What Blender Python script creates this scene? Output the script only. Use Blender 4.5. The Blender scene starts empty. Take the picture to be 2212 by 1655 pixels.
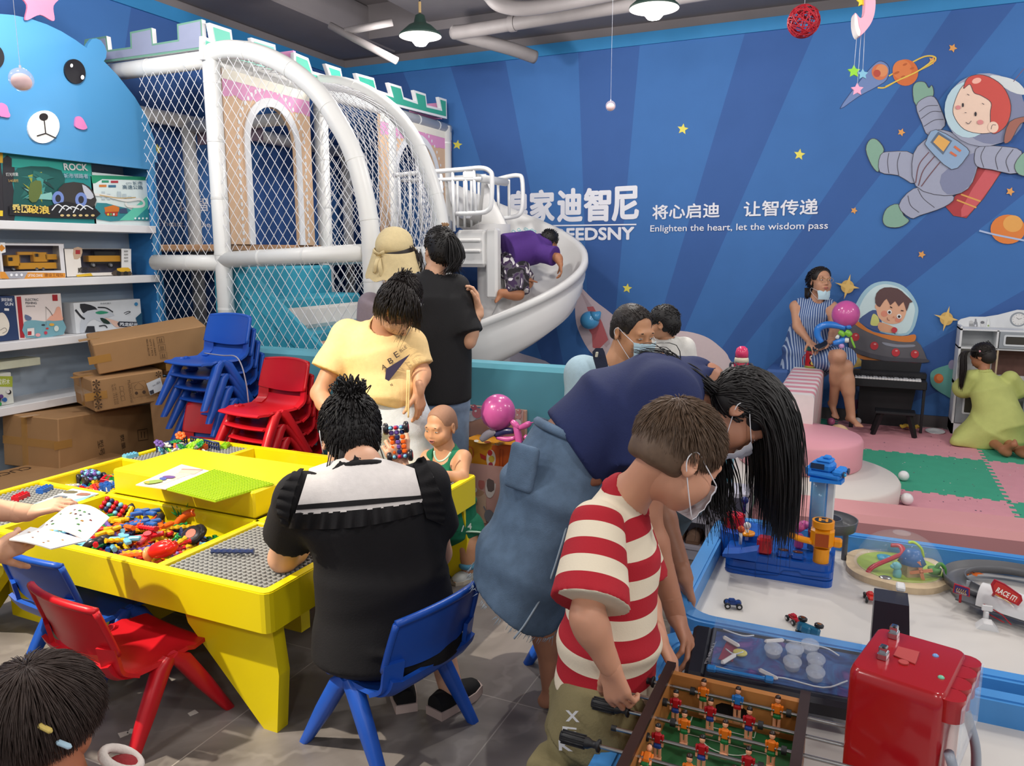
import bpy,math,random
import numpy as np
from math import sin,cos,pi,radians
from mathutils import Vector,Matrix,Euler
from mathutils.geometry import tessellate_polygon
random.seed(7); rng = np.random.default_rng(7)
SC = bpy.context.scene
COL = SC.collection
# ------------------------------------------------------------------ camera
IW,IH,F = 2212,1655,1660.0
YAW,PIT,CH = radians(24.5),radians(9.62),1.5
_c = bpy.data.cameras.new('camera'); cam = bpy.data.objects.new('camera',_c); COL.objects.link(cam)
cam.location = (0,0,CH); cam.rotation_euler = (pi/2-PIT,0,YAW)
_c.sensor_fit = 'HORIZONTAL'; _c.sensor_width = 36; _c.lens = 36*F/IW; _c.clip_start = .05
SC.camera = cam
# ------------------------------------------------------------------ world, lamps, exposure
w = bpy.data.worlds.new('world'); SC.world = w; w.use_nodes = True
w.node_tree.nodes['Background'].inputs[0].default_value = (.93,.96,1,1)
w.node_tree.nodes['Background'].inputs[1].default_value = .62
def lamp(kind,loc,energy,col=(1,.97,.93),size=.12,rot=None,**kw):
    l = bpy.data.lights.new('lamp',kind); l.energy = energy; l.color = col
    if kind == 'AREA': l.size = size
    else: l.shadow_soft_size = size
    for k,v in kw.items(): setattr(l,k,v)
    o = bpy.data.objects.new('lamp',l); COL.objects.link(o); o.location = loc
    if rot is not None: o.rotation_euler = Vector(rot).to_track_quat('-Z','Y').to_euler()
    return o
# rows of pendant lamps hang over the whole shop (the two in the picture get their shades further down)
PEND = [(-3.4,.4),(-2.0,1.0),(.9,1.0),(3.2,1.6),(3.3,3.9),(-4.0,3.0),
        (2.6,6.0),(-1.2,3.4),(1.2,3.6),(-2.5,-1.4),(.6,-1.6),(3.2,-1.2)]
for x,y in PEND: lamp('POINT',(x,y,3.05),78,size=.14)
# ceiling spot aimed at the building-block table, and a second one over the aisle
lamp('SPOT',(-3.3,.35,3.5),1000,(1,.9,.72),.03,rot=(.85,1.75,-3.0),spot_size=radians(40),spot_blend=.25)
lamp('SPOT',(-1.6,4.9,3.6),150,(1,.95,.88),.03,rot=(.35,-1.9,-3.3),spot_size=radians(50),spot_blend=.3)
SC.view_settings.view_transform = 'Standard'; SC.view_settings.look = 'None'
SC.view_settings.exposure = -0.28; SC.view_settings.gamma = 1.0
SC.view_settings.use_curve_mapping = False
SC.cycles.max_bounces = 6; SC.cycles.diffuse_bounces = 3; SC.cycles.glossy_bounces = 2
SC.cycles.transmission_bounces = 6; SC.cycles.transparent_max_bounces = 12
SC.cycles.caustics_reflective = False; SC.cycles.caustics_refractive = False
SC.cycles.sample_clamp_indirect = 6
SC.cycles.use_denoising = True
# ------------------------------------------------------------------ measuring: a point of the photograph onto a real plane
_fw = np.array([-sin(YAW)*cos(PIT),cos(YAW)*cos(PIT),-sin(PIT)])
_rt = np.array([cos(YAW),sin(YAW),0.]); _up = np.cross(_rt,_fw); _C = np.array([0,0,CH])
def ray(x,y): return _fw+_rt*(x-IW/2)/F-_up*(y-IH/2)/F
def Zp(x,y,z=0.): d = ray(x,y); return _C+d*(z-CH)/d[2]
def Yp(x,y,v): d = ray(x,y); return _C+d*v/d[1]
def Xp(x,y,v): d = ray(x,y); return _C+d*v/d[0]
def Dp(x,y,v): return _C+ray(x,y)*v
def PLp(x,y,o,n):
    d = ray(x,y); n = np.asarray(n,float); return _C+d*(np.dot(np.asarray(o)-_C,n)/np.dot(d,n))
def V(*a): return np.array(a,float)
def nrm(v): v = np.asarray(v,float); return v/(np.linalg.norm(v)+1e-12)
# ------------------------------------------------------------------ materials
def lin(c):
    if isinstance(c,str): c = tuple(int(c[i:i+2],16) for i in (0,2,4))
    return tuple((v/255/12.92 if v/255 <= .04045 else ((v/255+.055)/1.055)**2.4) for v in c[:3])+(1.,)
MATS = {}
def mat(name,col='808080',rough=.5,metal=0.,var=.08,scale=14.,bump=0.,bscale=60.,trans=0.,coat=0.,alpha=1.,sheen=0.,emit=None,estr=1.,ior=1.45,sss=0.,stretch=None):
    if name in MATS: return MATS[name]
    m = bpy.data.materials.new(name); m.use_nodes = True; MATS[name] = m
    nt = m.node_tree; b = nt.nodes['Principled BSDF']; N = nt.nodes.new; L = nt.links.new
    c = lin(col)
    tc = N('ShaderNodeTexCoord'); mp = N('ShaderNodeMapping'); L(tc.outputs['Object'],mp.inputs['Vector'])
    if stretch: mp.inputs['Scale'].default_value = stretch
    if var > 0:
        nz = N('ShaderNodeTexNoise'); nz.inputs['Scale'].default_value = scale; nz.inputs['Detail'].default_value = 3
        L(mp.outputs[0],nz.inputs['Vector'])
        mx = N('ShaderNodeMix'); mx.data_type = 'RGBA'
        mx.inputs[6].default_value = tuple(max(0,v*(1-var)) for v in c[:3])+(1,)
        mx.inputs[7].default_value = tuple(min(1,v*(1+var)+var*.004) for v in c[:3])+(1,)
        L(nz.outputs['Fac'],mx.inputs[0]); L(mx.outputs[2],b.inputs['Base Color'])
    else: b.inputs['Base Color'].default_value = c
    b.inputs['Roughness'].default_value = rough; b.inputs['Metallic'].default_value = metal; b.inputs['IOR'].default_value = ior
    if trans: b.inputs['Transmission Weight'].default_value = trans
    if coat: b.inputs['Coat Weight'].default_value = coat; b.inputs['Coat Roughness'].default_value = .08
    if sheen: b.inputs['Sheen Weight'].default_value = sheen
    if sss: b.inputs['Subsurface Weight'].default_value = sss; b.inputs['Subsurface Radius'].default_value = (.012,.004,.002)
    if alpha < 1: b.inputs['Alpha'].default_value = alpha
    if emit: b.inputs['Emission Color'].default_value = lin(emit); b.inputs['Emission Strength'].default_value = estr
    if bump:
        n2 = N('ShaderNodeTexNoise'); n2.inputs['Scale'].default_value = bscale; n2.inputs['Detail'].default_value = 2
        L(mp.outputs[0],n2.inputs['Vector'])
        bp = N('ShaderNodeBump'); bp.inputs['Strength'].default_value = bump; bp.inputs['Distance'].default_value = .004
        L(n2.outputs['Fac'],bp.inputs['Height']); L(bp.outputs[0],b.inputs['Normal'])
    return m
def flat(col,rough=.55): return mat('print_'+col,col,rough,var=.03,scale=40)
def plastic(col,rough=.32): return mat('plastic_'+col,col,rough,var=.03,scale=8)
def cloth(col,bump=.25): return mat('cloth_'+col,col,.85,var=.10,scale=55,bump=bump,bscale=220)
# ------------------------------------------------------------------ mesh builder
class MB:
    def __init__(s): s.v = []; s.f = []; s.m = []; s.sm = []; s.n = 0; s.att = []
    def add(s,v,f,mi=0,smooth=True,att=None):
        v = np.asarray(v,float).reshape(-1,3); o = s.n
        s.v.append(v); s.n += len(v)
        s.att.append(np.zeros(len(v)) if att is None else np.asarray(att,float))
        for q in f: s.f.append(tuple(int(i)+o for i in q))
        s.m += ([mi]*len(f) if np.isscalar(mi) else list(mi)); s.sm += [smooth]*len(f)
        return s
    def box(s,c,size,R=None,b=.0,mi=0):
        h = np.array(size,float)/2; c = np.asarray(c,float); b = min(b,*(h*.95)) if b else 0
        if not b:
            v = np.array([(x,y,z) for x in (-1,1) for y in (-1,1) for z in (-1,1)])*h
            f = [(0,1,3,2),(4,6,7,5),(0,4,5,1),(2,3,7,6),(0,2,6,4),(1,5,7,3)]
        else:
            v = []; ix = {}
            for sx in (-1,1):
                for sy in (-1,1):
                    for sz in (-1,1):
                        sg = np.array((sx,sy,sz))
                        for a in range(3):
                            d = h-b; d = d.copy(); d[a] = h[a]; ix[(sx,sy,sz,a)] = len(v); v.append(sg*d)
            f = []
            for a in range(3):
                o1,o2 = [(1,2),(2,0),(0,1)][a]
                for sg in (-1,1):
                    q = []
                    for p1,p2 in ((-1,-1),(1,-1),(1,1),(-1,1)):
                        k = [0,0,0]; k[a] = sg; k[o1] = p1; k[o2] = p2; q.append(ix[(*k,a)])
                    f.append(q if sg > 0 else q[::-1])
            for a in range(3):
                o1,o2 = [(1,2),(2,0),(0,1)][a]
                for p1 in (-1,1):
                    for p2 in (-1,1):
                        k0 = [0,0,0]; k0[a] = -1; k0[o1] = p1; k0[o2] = p2; k1 = list(k0); k1[a] = 1
                        q = [ix[(*k0,o1)],ix[(*k0,o2)],ix[(*k1,o2)],ix[(*k1,o1)]]
                        f.append(q if p1*p2 > 0 else q[::-1])
            for sx in (-1,1):
                for sy in (-1,1):
                    for sz in (-1,1):
                        q = [ix[(sx,sy,sz,a)] for a in range(3)]; f.append(q if sx*sy*sz > 0 else q[::-1])
            v = np.array(v)
        if R is not None: v = v@np.array(R).T
        return s.add(v+c,f,mi,False)
    def tube(s,path,r,n=10,mi=0,cap=True,closed=False,smooth=True,flat=None):
        P = np.asarray(path,float); k = len(P); r = np.full(k,r) if np.isscalar(r) else np.asarray(r,float)
        T = np.gradient(P,axis=0) if not closed else np.roll(P,-1,0)-np.roll(P,1,0)
        T /= np.linalg.norm(T,axis=1)[:,None]+1e-12
        up = V(0,0,1) if abs(T[0][2]) < .9 else V(1,0,0)
        u = nrm(np.cross(T[0],up)); rings = []
        a = np.arange(n)*2*pi/n
        for i in range(k):
            u = nrm(u-T[i]*np.dot(u,T[i])); w = np.cross(T[i],u)
            fl = 1 if flat is None else flat
            rings.append(P[i]+r[i]*(np.cos(a)[:,None]*u+fl*np.sin(a)[:,None]*w))
        v = np.concatenate(rings); f = []
        for i in range(k if closed else k-1):
            j = (i+1) % k
            for q in range(n): f.append((i*n+q,i*n+(q+1) % n,j*n+(q+1) % n,j*n+q))
        if cap and not closed:
            f.append(tuple(range(n))[::-1]); f.append(tuple(range((k-1)*n,k*n)))
        return s.add(v,f,mi,smooth)
    def cyl(s,a,b,r,r2=None,n=20,mi=0,smooth=True):
        a = np.asarray(a,float); b = np.asarray(b,float); r2 = r if r2 is None else r2
        t = nrm(b-a); u = nrm(np.cross(t,V(0,0,1) if abs(t[2]) < .9 else V(1,0,0))); w = np.cross(t,u)
        an = np.arange(n)*2*pi/n; ci = np.cos(an)[:,None]*u+np.sin(an)[:,None]*w
        v = np.concatenate([a+ci*r,b+ci*r2])
        f = [(q,(q+1) % n,n+(q+1) % n,n+q) for q in range(n)]
        s.add(v,f,mi,smooth)
        s.add(a+ci*r,[tuple(range(n))[::-1]],mi,False)
        return s.add(b+ci*r2,[tuple(range(n))],mi,False)
    def lathe(s,prof,c=(0,0,0),R=None,n=24,mi=0,sq=(1,1),smooth=True):
        k = len(prof); an = np.arange(n)*2*pi/n
        v = np.concatenate([np.stack([np.cos(an)*r*sq[0],np.sin(an)*r*sq[1],np.full(n,z)],1) for r,z in prof])
        f = [(i*n+q,i*n+(q+1) % n,(i+1)*n+(q+1) % n,(i+1)*n+q) for i in range(k-1) for q in range(n)]
        if prof[0][0] > 1e-6: f.append(tuple(range(n))[::-1])
        if prof[-1][0] > 1e-6: f.append(tuple(range((k-1)*n,k*n)))
        if R is not None: v = v@np.array(R).T
        return s.add(v+np.asarray(c,float),f,mi,smooth)
    def ball(s,c,r,R=None,n=16,mi=0):
        r = (r,r,r) if np.isscalar(r) else r; k = max(6,n*2//3)
        th = np.linspace(0,pi,k); an = np.arange(n)*2*pi/n
        v = np.concatenate([np.stack([np.cos(an)*sin(t)*r[0],np.sin(an)*sin(t)*r[1],np.full(n,-cos(t)*r[2])],1) for t in th])
        f = [(i*n+q,i*n+(q+1) % n,(i+1)*n+(q+1) % n,(i+1)*n+q) for i in range(k-1) for q in range(n)]
        if R is not None: v = v@np.array(R).T
        return s.add(v+np.asarray(c,float),f,mi,True)
    def prism(s,poly,o,ax,ay,depth,mi=0,smi=None,holes=()):
        """poly (2-d) laid out at o along ax/ay and pushed by depth against the normal ax x ay"""
        o,ax,ay = (np.asarray(q,float) for q in (o,ax,ay)); nn = np.cross(ax,ay)
        loops = [list(poly)]+[list(h) for h in holes]
        pts = [p for l in loops for p in l]
        tri = tessellate_polygon([[Vector((p[0],p[1],0)) for p in l] for l in loops])
        A = np.array([o+ax*p[0]+ay*p[1] for p in pts]); Bk = A-nn*depth
        tf = []
        for t in tri:
            p0,p1,p2 = (np.array(pts[i]) for i in t)
            cr = (p1[0]-p0[0])*(p2[1]-p0[1])-(p1[1]-p0[1])*(p2[0]-p0[0])
            tf.append(tuple(t) if cr > 0 else tuple(t[::-1]))
        s.add(A,tf,mi,False)
        if depth:
            s.add(Bk,[t[::-1] for t in tf],mi if smi is None else smi,False)
            st = 0
            for li,l in enumerate(loops):
                n = len(l); ar = sum(l[i][0]*l[(i+1) % n][1]-l[(i+1) % n][0]*l[i][1] for i in range(n))
                va = A[st:st+n]; vb = Bk[st:st+n]; st += n
                f = [(i,n+i,n+(i+1) % n,(i+1) % n) for i in range(n)]
                if (ar < 0) != (li > 0): f = [q[::-1] for q in f]
                s.add(np.concatenate([va,vb]),f,mi if smi is None else smi,False)
        return s
    def sheet(s,G,mi=0,closed=False,thick=0.):
        """G: grid of points [i][j]"""
        G = np.asarray(G,float); a,b = G.shape[:2]
        f = [(i*b+j,i*b+(j+1) % b,(i+1)*b+(j+1) % b,(i+1)*b+j) for i in range(a-1) for j in range(b if closed else b-1)]
        s.add(G.reshape(-1,3),f,mi,True)
        if thick:
            du = np.gradient(G,axis=0); dv = np.gradient(G,axis=1); n = np.cross(du,dv); n /= np.linalg.norm(n,axis=2)[...,None]+1e-9
            s.add((G+n*thick).reshape(-1,3),[q[::-1] for q in f],mi,True)
            rim = [(i,0) for i in range(a)]+[(a-1,j) for j in range(1,b)]+[(i,b-1) for i in range(a-2,-1,-1)]+[(0,j) for j in range(b-2,0,-1)]
            H = G+n*thick; k = len(rim)
            vv = np.array([G[i,j] for i,j in rim]+[H[i,j] for i,j in rim])
            s.add(vv,[(i,(i+1) % k,k+(i+1) % k,k+i) for i in range(k)],mi,False)
        return s
    def build(s,name,mats,parent=None,loc=None,rot=None,att=None):
        me = bpy.data.meshes.new(name)
        v = np.concatenate(s.v) if s.v else np.zeros((0,3))
        off = np.zeros(3)
        if loc is not None: off = np.asarray(loc,float)
        me.from_pydata((v-off).tolist(),[],s.f)
        mats = mats if isinstance(mats,(list,tuple)) else [mats]
        for m in mats: me.materials.append(m)
        me.polygons.foreach_set('material_index',np.array(s.m,np.int32))
        me.polygons.foreach_set('use_smooth',np.array(s.sm,bool))
        if att:
            a = me.attributes.new(att,'FLOAT','POINT'); a.data.foreach_set('value',np.concatenate(s.att).astype(np.float32))
        me.update()
        o = bpy.data.objects.new(name,me); COL.objects.link(o)
        if loc is not None: o.location = off
        if parent is not None:
            o.parent = parent
            if loc is None: o.matrix_parent_inverse = parent_mat(parent).inverted()
            else: o.location = off; o.matrix_parent_inverse = parent_mat(parent).inverted()
        return o
def parent_mat(p):
    m = p.matrix_basis.copy()
    if p.parent is not None: m = parent_mat(p.parent)@p.matrix_parent_inverse@m
    return m
def tag(o,label,cat,group=None,kind=None):
    o['label'] = label; o['category'] = cat
    if group: o['group'] = group
    if kind: o['kind'] = kind
    return o
def thing(name,label,cat,loc=(0,0,0),rz=0.,group=None):
    o = bpy.data.objects.new(name,None); COL.objects.link(o); o.empty_display_size = .05
    o.location = tuple(float(q) for q in loc); o.rotation_euler = (0,0,rz)
    return tag(o,label,cat,group)
def dup(root,loc=None,rz=None,label=None,group=None,rot=None):
    def cp(o,par):
        c = o.copy(); COL.objects.link(c)
        if par is not None: c.parent = par
        for ch in o.children: cp(ch,c)
        return c
    r = cp(root,None)
    if loc is not None: r.location = tuple(float(q) for q in loc)
    if rz is not None: r.rotation_euler = (0,0,rz)
    if rot is not None: r.rotation_euler = rot
    if label: r['label'] = label
    if group: r['group'] = group
    return r
def local_part(name,mb,mats,parent):
    """a part whose mesh is written in its thing's own coordinates"""
    o = mb.build(name,mats); o.parent = parent; return o
def struct(name,mb,mats,parent=None):
    o = mb.build(name,mats,parent)
    if parent is None: o['kind'] = 'structure'
    return o
def rotm(rx=0,ry=0,rz=0): return np.array(Euler((rx,ry,rz)).to_matrix())
def frame(y,z=(0,0,1)):
    """rotation whose local y points along y and local z leans to z"""
    y = nrm(y); x = nrm(np.cross(y,z)); z = np.cross(x,y); return np.stack([x,y,z],1)
def smooth_path(pts,n=6,closed=False):
    P = [np.asarray(p,float) for p in pts]; k = len(P); out = []
    for i in range(k if closed else k-1):
        p0 = P[(i-1) % k] if closed or i > 0 else P[0]*2-P[1]; p1 = P[i]; p2 = P[(i+1) % k]
        p3 = P[(i+2) % k] if closed or i+2 < k else P[-1]*2-P[-2]
        for t in np.arange(n)/n:
            out.append(.5*(2*p1+(p2-p0)*t+(2*p0-5*p1+4*p2-p3)*t*t+(3*p1-p0-3*p2+p3)*t**3))
    if not closed: out.append(P[-1])
    return np.array(out)
# ------------------------------------------------------------------ flat prints: outlines laid on a real plane
class Art:
    def __init__(s,o,n,step=.0008):
        s.o = np.asarray(o,float); s.n = nrm(n); s.l = 1; s.step = step; s.mb = MB(); s.mats = []; s.fr = (0,0,1.)
        zz = V(0,0,1) if abs(s.n[2]) < .9 else V(0,1,0)
        s.ax = nrm(np.cross(zz,s.n)); s.ay = np.cross(s.n,s.ax)
    def at(s,ox,oy,k): s.fr = (ox,oy,k); return s
    def px(s,p): return (s.fr[0]+p[0]/s.fr[2],s.fr[1]+p[1]/s.fr[2])
    def p3(s,p): return PLp(*s.px(p),s.o,s.n)
    def uv(s,p): q = s.p3(p)-s.o; return (float(q@s.ax),float(q@s.ay))
    def mi(s,col):
        m = col if not isinstance(col,str) else flat(col)
        if m not in s.mats: s.mats.append(m)
        return s.mats.index(m)
    def raw(s,uv,col):
        s.mb.prism(uv,s.o+s.n*s.step*s.l,s.ax,s.ay,0,s.mi(col)); s.l += 1; return s
    def poly(s,pts,col,sm=4,line=None,lw=2.):
        if sm: pts = smooth_path([V(*p) for p in pts],sm,True)
        uv = [s.uv(p) for p in pts]; s.raw(uv,col)
        if line: s.stroke(list(pts)+[pts[0]],line,lw,0)
        return s
    def stroke(s,pts,col,lw=2.,sm=5):
        if sm: pts = smooth_path([V(*p) for p in pts],sm)
        q = np.array([s.uv(p) for p in pts]); sc = np.linalg.norm(np.array(s.uv((pts[0][0]+1,pts[0][1])))-np.array(s.uv(tuple(pts[0]))))
        hw = lw*sc/2; d = np.gradient(q,axis=0); d /= np.linalg.norm(d,axis=1)[:,None]+1e-9
        nn = np.stack([-d[:,1],d[:,0]],1)*hw; a = q+nn; b = q-nn; k = len(q)
        P = [s.o+s.n*s.step*s.l+s.ax*p[0]+s.ay*p[1] for p in np.concatenate([a,b])]
        s.mb.add(P,[(k+i,k+i+1,i+1,i) for i in range(k-1)],s.mi(col),False); s.l += 1; return s
    def disc(s,c,r,col,ang=0,n=24):
        r = (r,r) if np.isscalar(r) else r; ca,sa = cos(ang),sin(ang); pts = []
        for i in range(n):
            x,y = r[0]*cos(2*pi*i/n),r[1]*sin(2*pi*i/n); pts.append((c[0]+x*ca-y*sa,c[1]+x*sa+y*ca))
        return s.poly(pts,col,0)
    def star(s,c,r,col,n=5,inner=.45,ang=0,sm=0):
        pts = [(c[0]+(r if i % 2 == 0 else r*inner)*sin(ang+pi*i/n),c[1]-(r if i % 2 == 0 else r*inner)*cos(ang+pi*i/n)) for i in range(2*n)]
        return s.poly(pts,col,sm)
    def fat(s,body,a,b,h,col,r):
        for k in range(8): dx,dy = r*cos(k*pi/4),r*sin(k*pi/4); s.text(body,(a[0]+dx,a[1]+dy),(b[0]+dx,b[1]+dy),h,col)
        return s.text(body,a,b,h,col)
    def text(s,body,a,b,h,col,bold=0.,extra=0.):
        """one line of lettering from point a (baseline left) to b (baseline right), h tall (photo units of the frame)"""
        A = np.array(s.uv(a)); B = np.array(s.uv(b)); hh = abs(s.uv((a[0],a[1]-h))[1]-A[1])
        v,f = text_mesh(body,bold)
        lo,hi = v.min(0),v.max(0); ax = (B-A)/max(hi[0]-lo[0],1e-6); ay = np.array([-(B-A)[1],(B-A)[0]])/np.linalg.norm(B-A)*hh/max(hi[1]-lo[1],1e-6)
        uv = A+(v[:,:1]-lo[0])*ax+(v[:,1:2]-lo[1])*ay
        P = s.o+s.n*s.step*s.l+uv[:,:1]*s.ax+uv[:,1:2]*s.ay
        s.mb.add(P,f,s.mi(col),False); s.l += 1; return s
    def build(s,name,parent): return s.mb.build(name,s.mats,parent)
_tc = {}
def text_mesh(body,bold=0.):
    if (body,bold) in _tc: return _tc[(body,bold)]
    c = bpy.data.curves.new('t','FONT'); c.body = body; c.offset = bold; c.resolution_u = 3
    o = bpy.data.objects.new('t',c); COL.objects.link(o)
    me = bpy.data.meshes.new_from_object(o.evaluated_get(bpy.context.evaluated_depsgraph_get()))
    v = np.array([q.co[:2] for q in me.vertices]) if len(me.vertices) else np.array([[0,0],[1,0],[1,1.]])
    f = [tuple(p.vertices) for p in me.polygons]
    bpy.data.objects.remove(o); bpy.data.curves.remove(c); bpy.data.meshes.remove(me)
    _tc[(body,bold)] = (v,f); return v,f
def pxprism(mb,pts,o,n,depth,mi=0,smi=None,holes=(),fr=(0,0,1.),sm=0,hsm=0):
    """outline read in the photograph, cut out of a board of real thickness standing on plane (o, n)"""
    a = Art(o,n).at(*fr)
    def cv(q,k): q = smooth_path([V(*p) for p in q],k,True) if k else q; return [a.uv(p) for p in q]
    mb.prism(cv(pts,sm),a.o,a.ax,a.ay,depth,mi,smi,[cv(h,hsm) for h in holes]); return mb
def net(mb,S,inside,u0,u1,v0,v1,du=.076,dv=.104,r=.0024,step=None):
    """diamond netting over the patch S(u,v): two families of slanting cords, cut where inside(u,v) is false"""
    L = v1-v0; sl = du/dv
    for sg in (1,-1):
        lo,hi = (u0-L*sl,u1) if sg > 0 else (u0,u1+L*sl)
        for c in np.arange(lo,hi,du):
            run = []
            for v in np.arange(v0,v1+1e-6,.03):
                u = c+sg*sl*(v-v0)
                if u0 <= u <= u1 and inside(u,v): run.append((u,v))
                else:
                    if len(run) > 1: net_cord(mb,S,run,r,step)
                    run = []
            if len(run) > 1: net_cord(mb,S,run,r,step)
def net_cord(mb,S,run,r,step):
    k = 1 if step is None else max(1,int(step/.03))
    q = [run[0],run[-1]] if step is None else run[::k]+([run[-1]] if (len(run)-1) % k else [])
    if len(q) > 1: mb.tube([S(*p) for p in q],r,4,cap=False,smooth=False)
# ------------------------------------------------------------------ room shell
YW,XW,ZC = 7.5,-5.48,3.95
# floor: grey stone tiles with light veins
def floor_mat():
    m = bpy.data.materials.new('floor_stone'); m.use_nodes = True; nt = m.node_tree; N = nt.nodes.new; L = nt.links.new
    b = nt.nodes['Principled BSDF']; tc = N('ShaderNodeTexCoord')
    mp = N('ShaderNodeMapping'); mp.inputs['Rotation'].default_value = (0,0,radians(0)); L(tc.outputs['Object'],mp.inputs[0])
    n1 = N('ShaderNodeTexNoise'); n1.inputs['Scale'].default_value = 2.2; n1.inputs['Detail'].default_value = 8; n1.inputs['Distortion'].default_value = 1.6; L(mp.outputs[0],n1.inputs['Vector'])
    r1 = N('ShaderNodeValToRGB'); e = r1.color_ramp.elements
    e[0].position = .3; e[0].color = lin('68625f'); e[1].position = .72; e[1].color = lin('8e8784'); L(n1.outputs['Fac'],r1.inputs[0])
    w1 = N('ShaderNodeTexWave'); w1.inputs['Scale'].default_value = 1.1; w1.inputs['Distortion'].default_value = 14; w1.inputs['Detail'].default_value = 5; w1.inputs['Detail Roughness'].default_value = .65
    mp2 = N('ShaderNodeMapping'); mp2.inputs['Rotation'].default_value = (0,0,.6); L(tc.outputs['Object'],mp2.inputs[0]); L(mp2.outputs[0],w1.inputs['Vector'])
    r2 = N('ShaderNodeValToRGB'); e = r2.color_ramp.elements; e[0].position = .93; e[0].color = (0,0,0,1); e[1].position = 1.; e[1].color = (.14,.14,.14,1); L(w1.outputs['Fac'],r2.inputs[0])
    mx = N('ShaderNodeMix'); mx.data_type = 'RGBA'; mx.inputs[7].default_value = lin('b5aea8'); L(r1.outputs[0],mx.inputs[6]); L(r2.outputs[0],mx.inputs[0])
    br = N('ShaderNodeTexBrick'); br.offset = 0; br.inputs['Scale'].default_value = 1; br.inputs['Brick Width'].default_value = .8; br.inputs['Row Height'].default_value = .8
    br.inputs['Mortar Size'].default_value = .0022; br.inputs['Color1'].default_value = (0,0,0,1); br.inputs['Color2'].default_value = (0,0,0,1); br.inputs['Mortar'].default_value = (1,1,1,1)
    mp3 = N('ShaderNodeMapping'); mp3.inputs['Location'].default_value = (.17,.23,0); L(tc.outputs['Object'],mp3.inputs[0]); L(mp3.outputs[0],br.inputs['Vector'])
    m3 = N('ShaderNodeMix'); m3.data_type = 'RGBA'; m3.inputs[7].default_value = lin('a59e98'); L(mx.outputs[2],m3.inputs[6]); L(br.outputs['Color'],m3.inputs[0])
    L(m3.outputs[2],b.inputs['Base Color']); b.inputs['Roughness'].default_value = .34
    return m
struct('floor',MB().box((-.5,3,-.05),(11,10.4,.1)),floor_mat())
MGREY = mat('ceiling_paint','767072',.9,var=.12,scale=3)
struct('ceiling',MB().box((-.5,3,ZC+.05),(11,10.4,.1)),MGREY)
mb = MB()
mb.box((-.5,7.2,3.79),(10,.62,.33))          # soffit over the mural
mb.box((-3.3,5.0,3.83),(1.5,5.2,.24),b=.02)  # duct
mb.box((.2,4.6,3.86),(1.0,5.6,.18),b=.02)
mb.box((-5.1,4.6,3.78),(.75,5.6,.34),b=.02)
struct('trim_3',mb,MGREY)
MPIPE = mat('pipe_paint','807a7a',.6,var=.12,scale=8)
wall_m = mat('mural_blue','3b6cab',.75,var=.06,scale=5)
wall_d = mat('mural_dark_blue','355b9a',.75,var=.06,scale=5)
wb = MB().box((-.5,YW+.06,ZC/2),(10,.12,ZC))
wall_back = struct('wall_back',wb,MGREY)
wall_left = struct('wall_left',MB().box((XW-.06,3,ZC/2),(.12,9.2,ZC)),MGREY)
MTRIM = mat('trim_blue','2f80b8',.6,var=.12,scale=4)
struct('trim_1',MB().box((-.5,YW-.012,3.485),(10,.024,.11)),MTRIM)
struct('trim_2',MB().box((XW+.012,3,3.485),(.024,9,.11)),MTRIM)
struct('baseboard_back',MB().box((-.5,YW-.01,.05),(10,.02,.1)),mat('baseboard_stone','4a4546',.5,var=.2,scale=9))
# mural rays: wedges round a centre, cut by the wall rectangle
def clip(poly,ax,lim,keep_less):
    out = []
    for i in range(len(poly)):
        a,b = poly[i],poly[(i+1) % len(poly)]; ia = (a[ax] <= lim) == keep_less; ib = (b[ax] <= lim) == keep_less
        if ia: out.append(a)
        if ia != ib:
            t = (lim-a[ax])/(b[ax]-a[ax]); out.append(tuple(a[k]+t*(b[k]-a[k]) for k in (0,1)))
    return out
def rays(cx,cz,x0,x1,z0,z1,angs,place,mb,light_first=True):
    for i in range(len(angs)-1):
        a,b = radians(angs[i]),radians(angs[i+1]); R = 14
        p = [(cx,cz),(cx+R*sin(a),cz+R*cos(a)),(cx+R*sin(b),cz+R*cos(b))]
        for ax,lim,kl in ((0,x0,False),(0,x1,True),(1,z0,False),(1,z1,True)):
            p = clip(p,ax,lim,kl)
            if len(p) < 3: break
        if len(p) >= 3: place(mb,p,i % 2)
ANG = [-90,-82,-74,-67,-60,-52,-44.5,-37,-30,-25,-19.1,-12.2,-3.2,4,14.9,21.3,30.8,34.5,41.2,46,53.7,60,67,75,84,90]
mb = MB()
rays(-2.433,-1.462,XW,4.5,.1,3.43,ANG,lambda m,p,i: m.prism(p,(0,YW-.002,0),(1,0,0),(0,0,1),0,i),mb)
for f in range(len(mb.m)): mb.m[f] = 1-mb.m[f] if ANG[0] else mb.m[f]
mural = mb.build('mural_panel',[wall_m,wall_d],wall_back)
mb = MB()
rays(3.4,-1.4,-1.6,YW,.1,3.43,[-80,-66,-52,-44,-34,-24,-15,-5,6,15,25,35,47,60,75],lambda m,p,i: m.prism(p,(XW+.002,0,0),(0,1,0),(0,0,1),0,i),mb)
mb.build('mural_panel',[wall_m,wall_d],wall_left)
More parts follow.
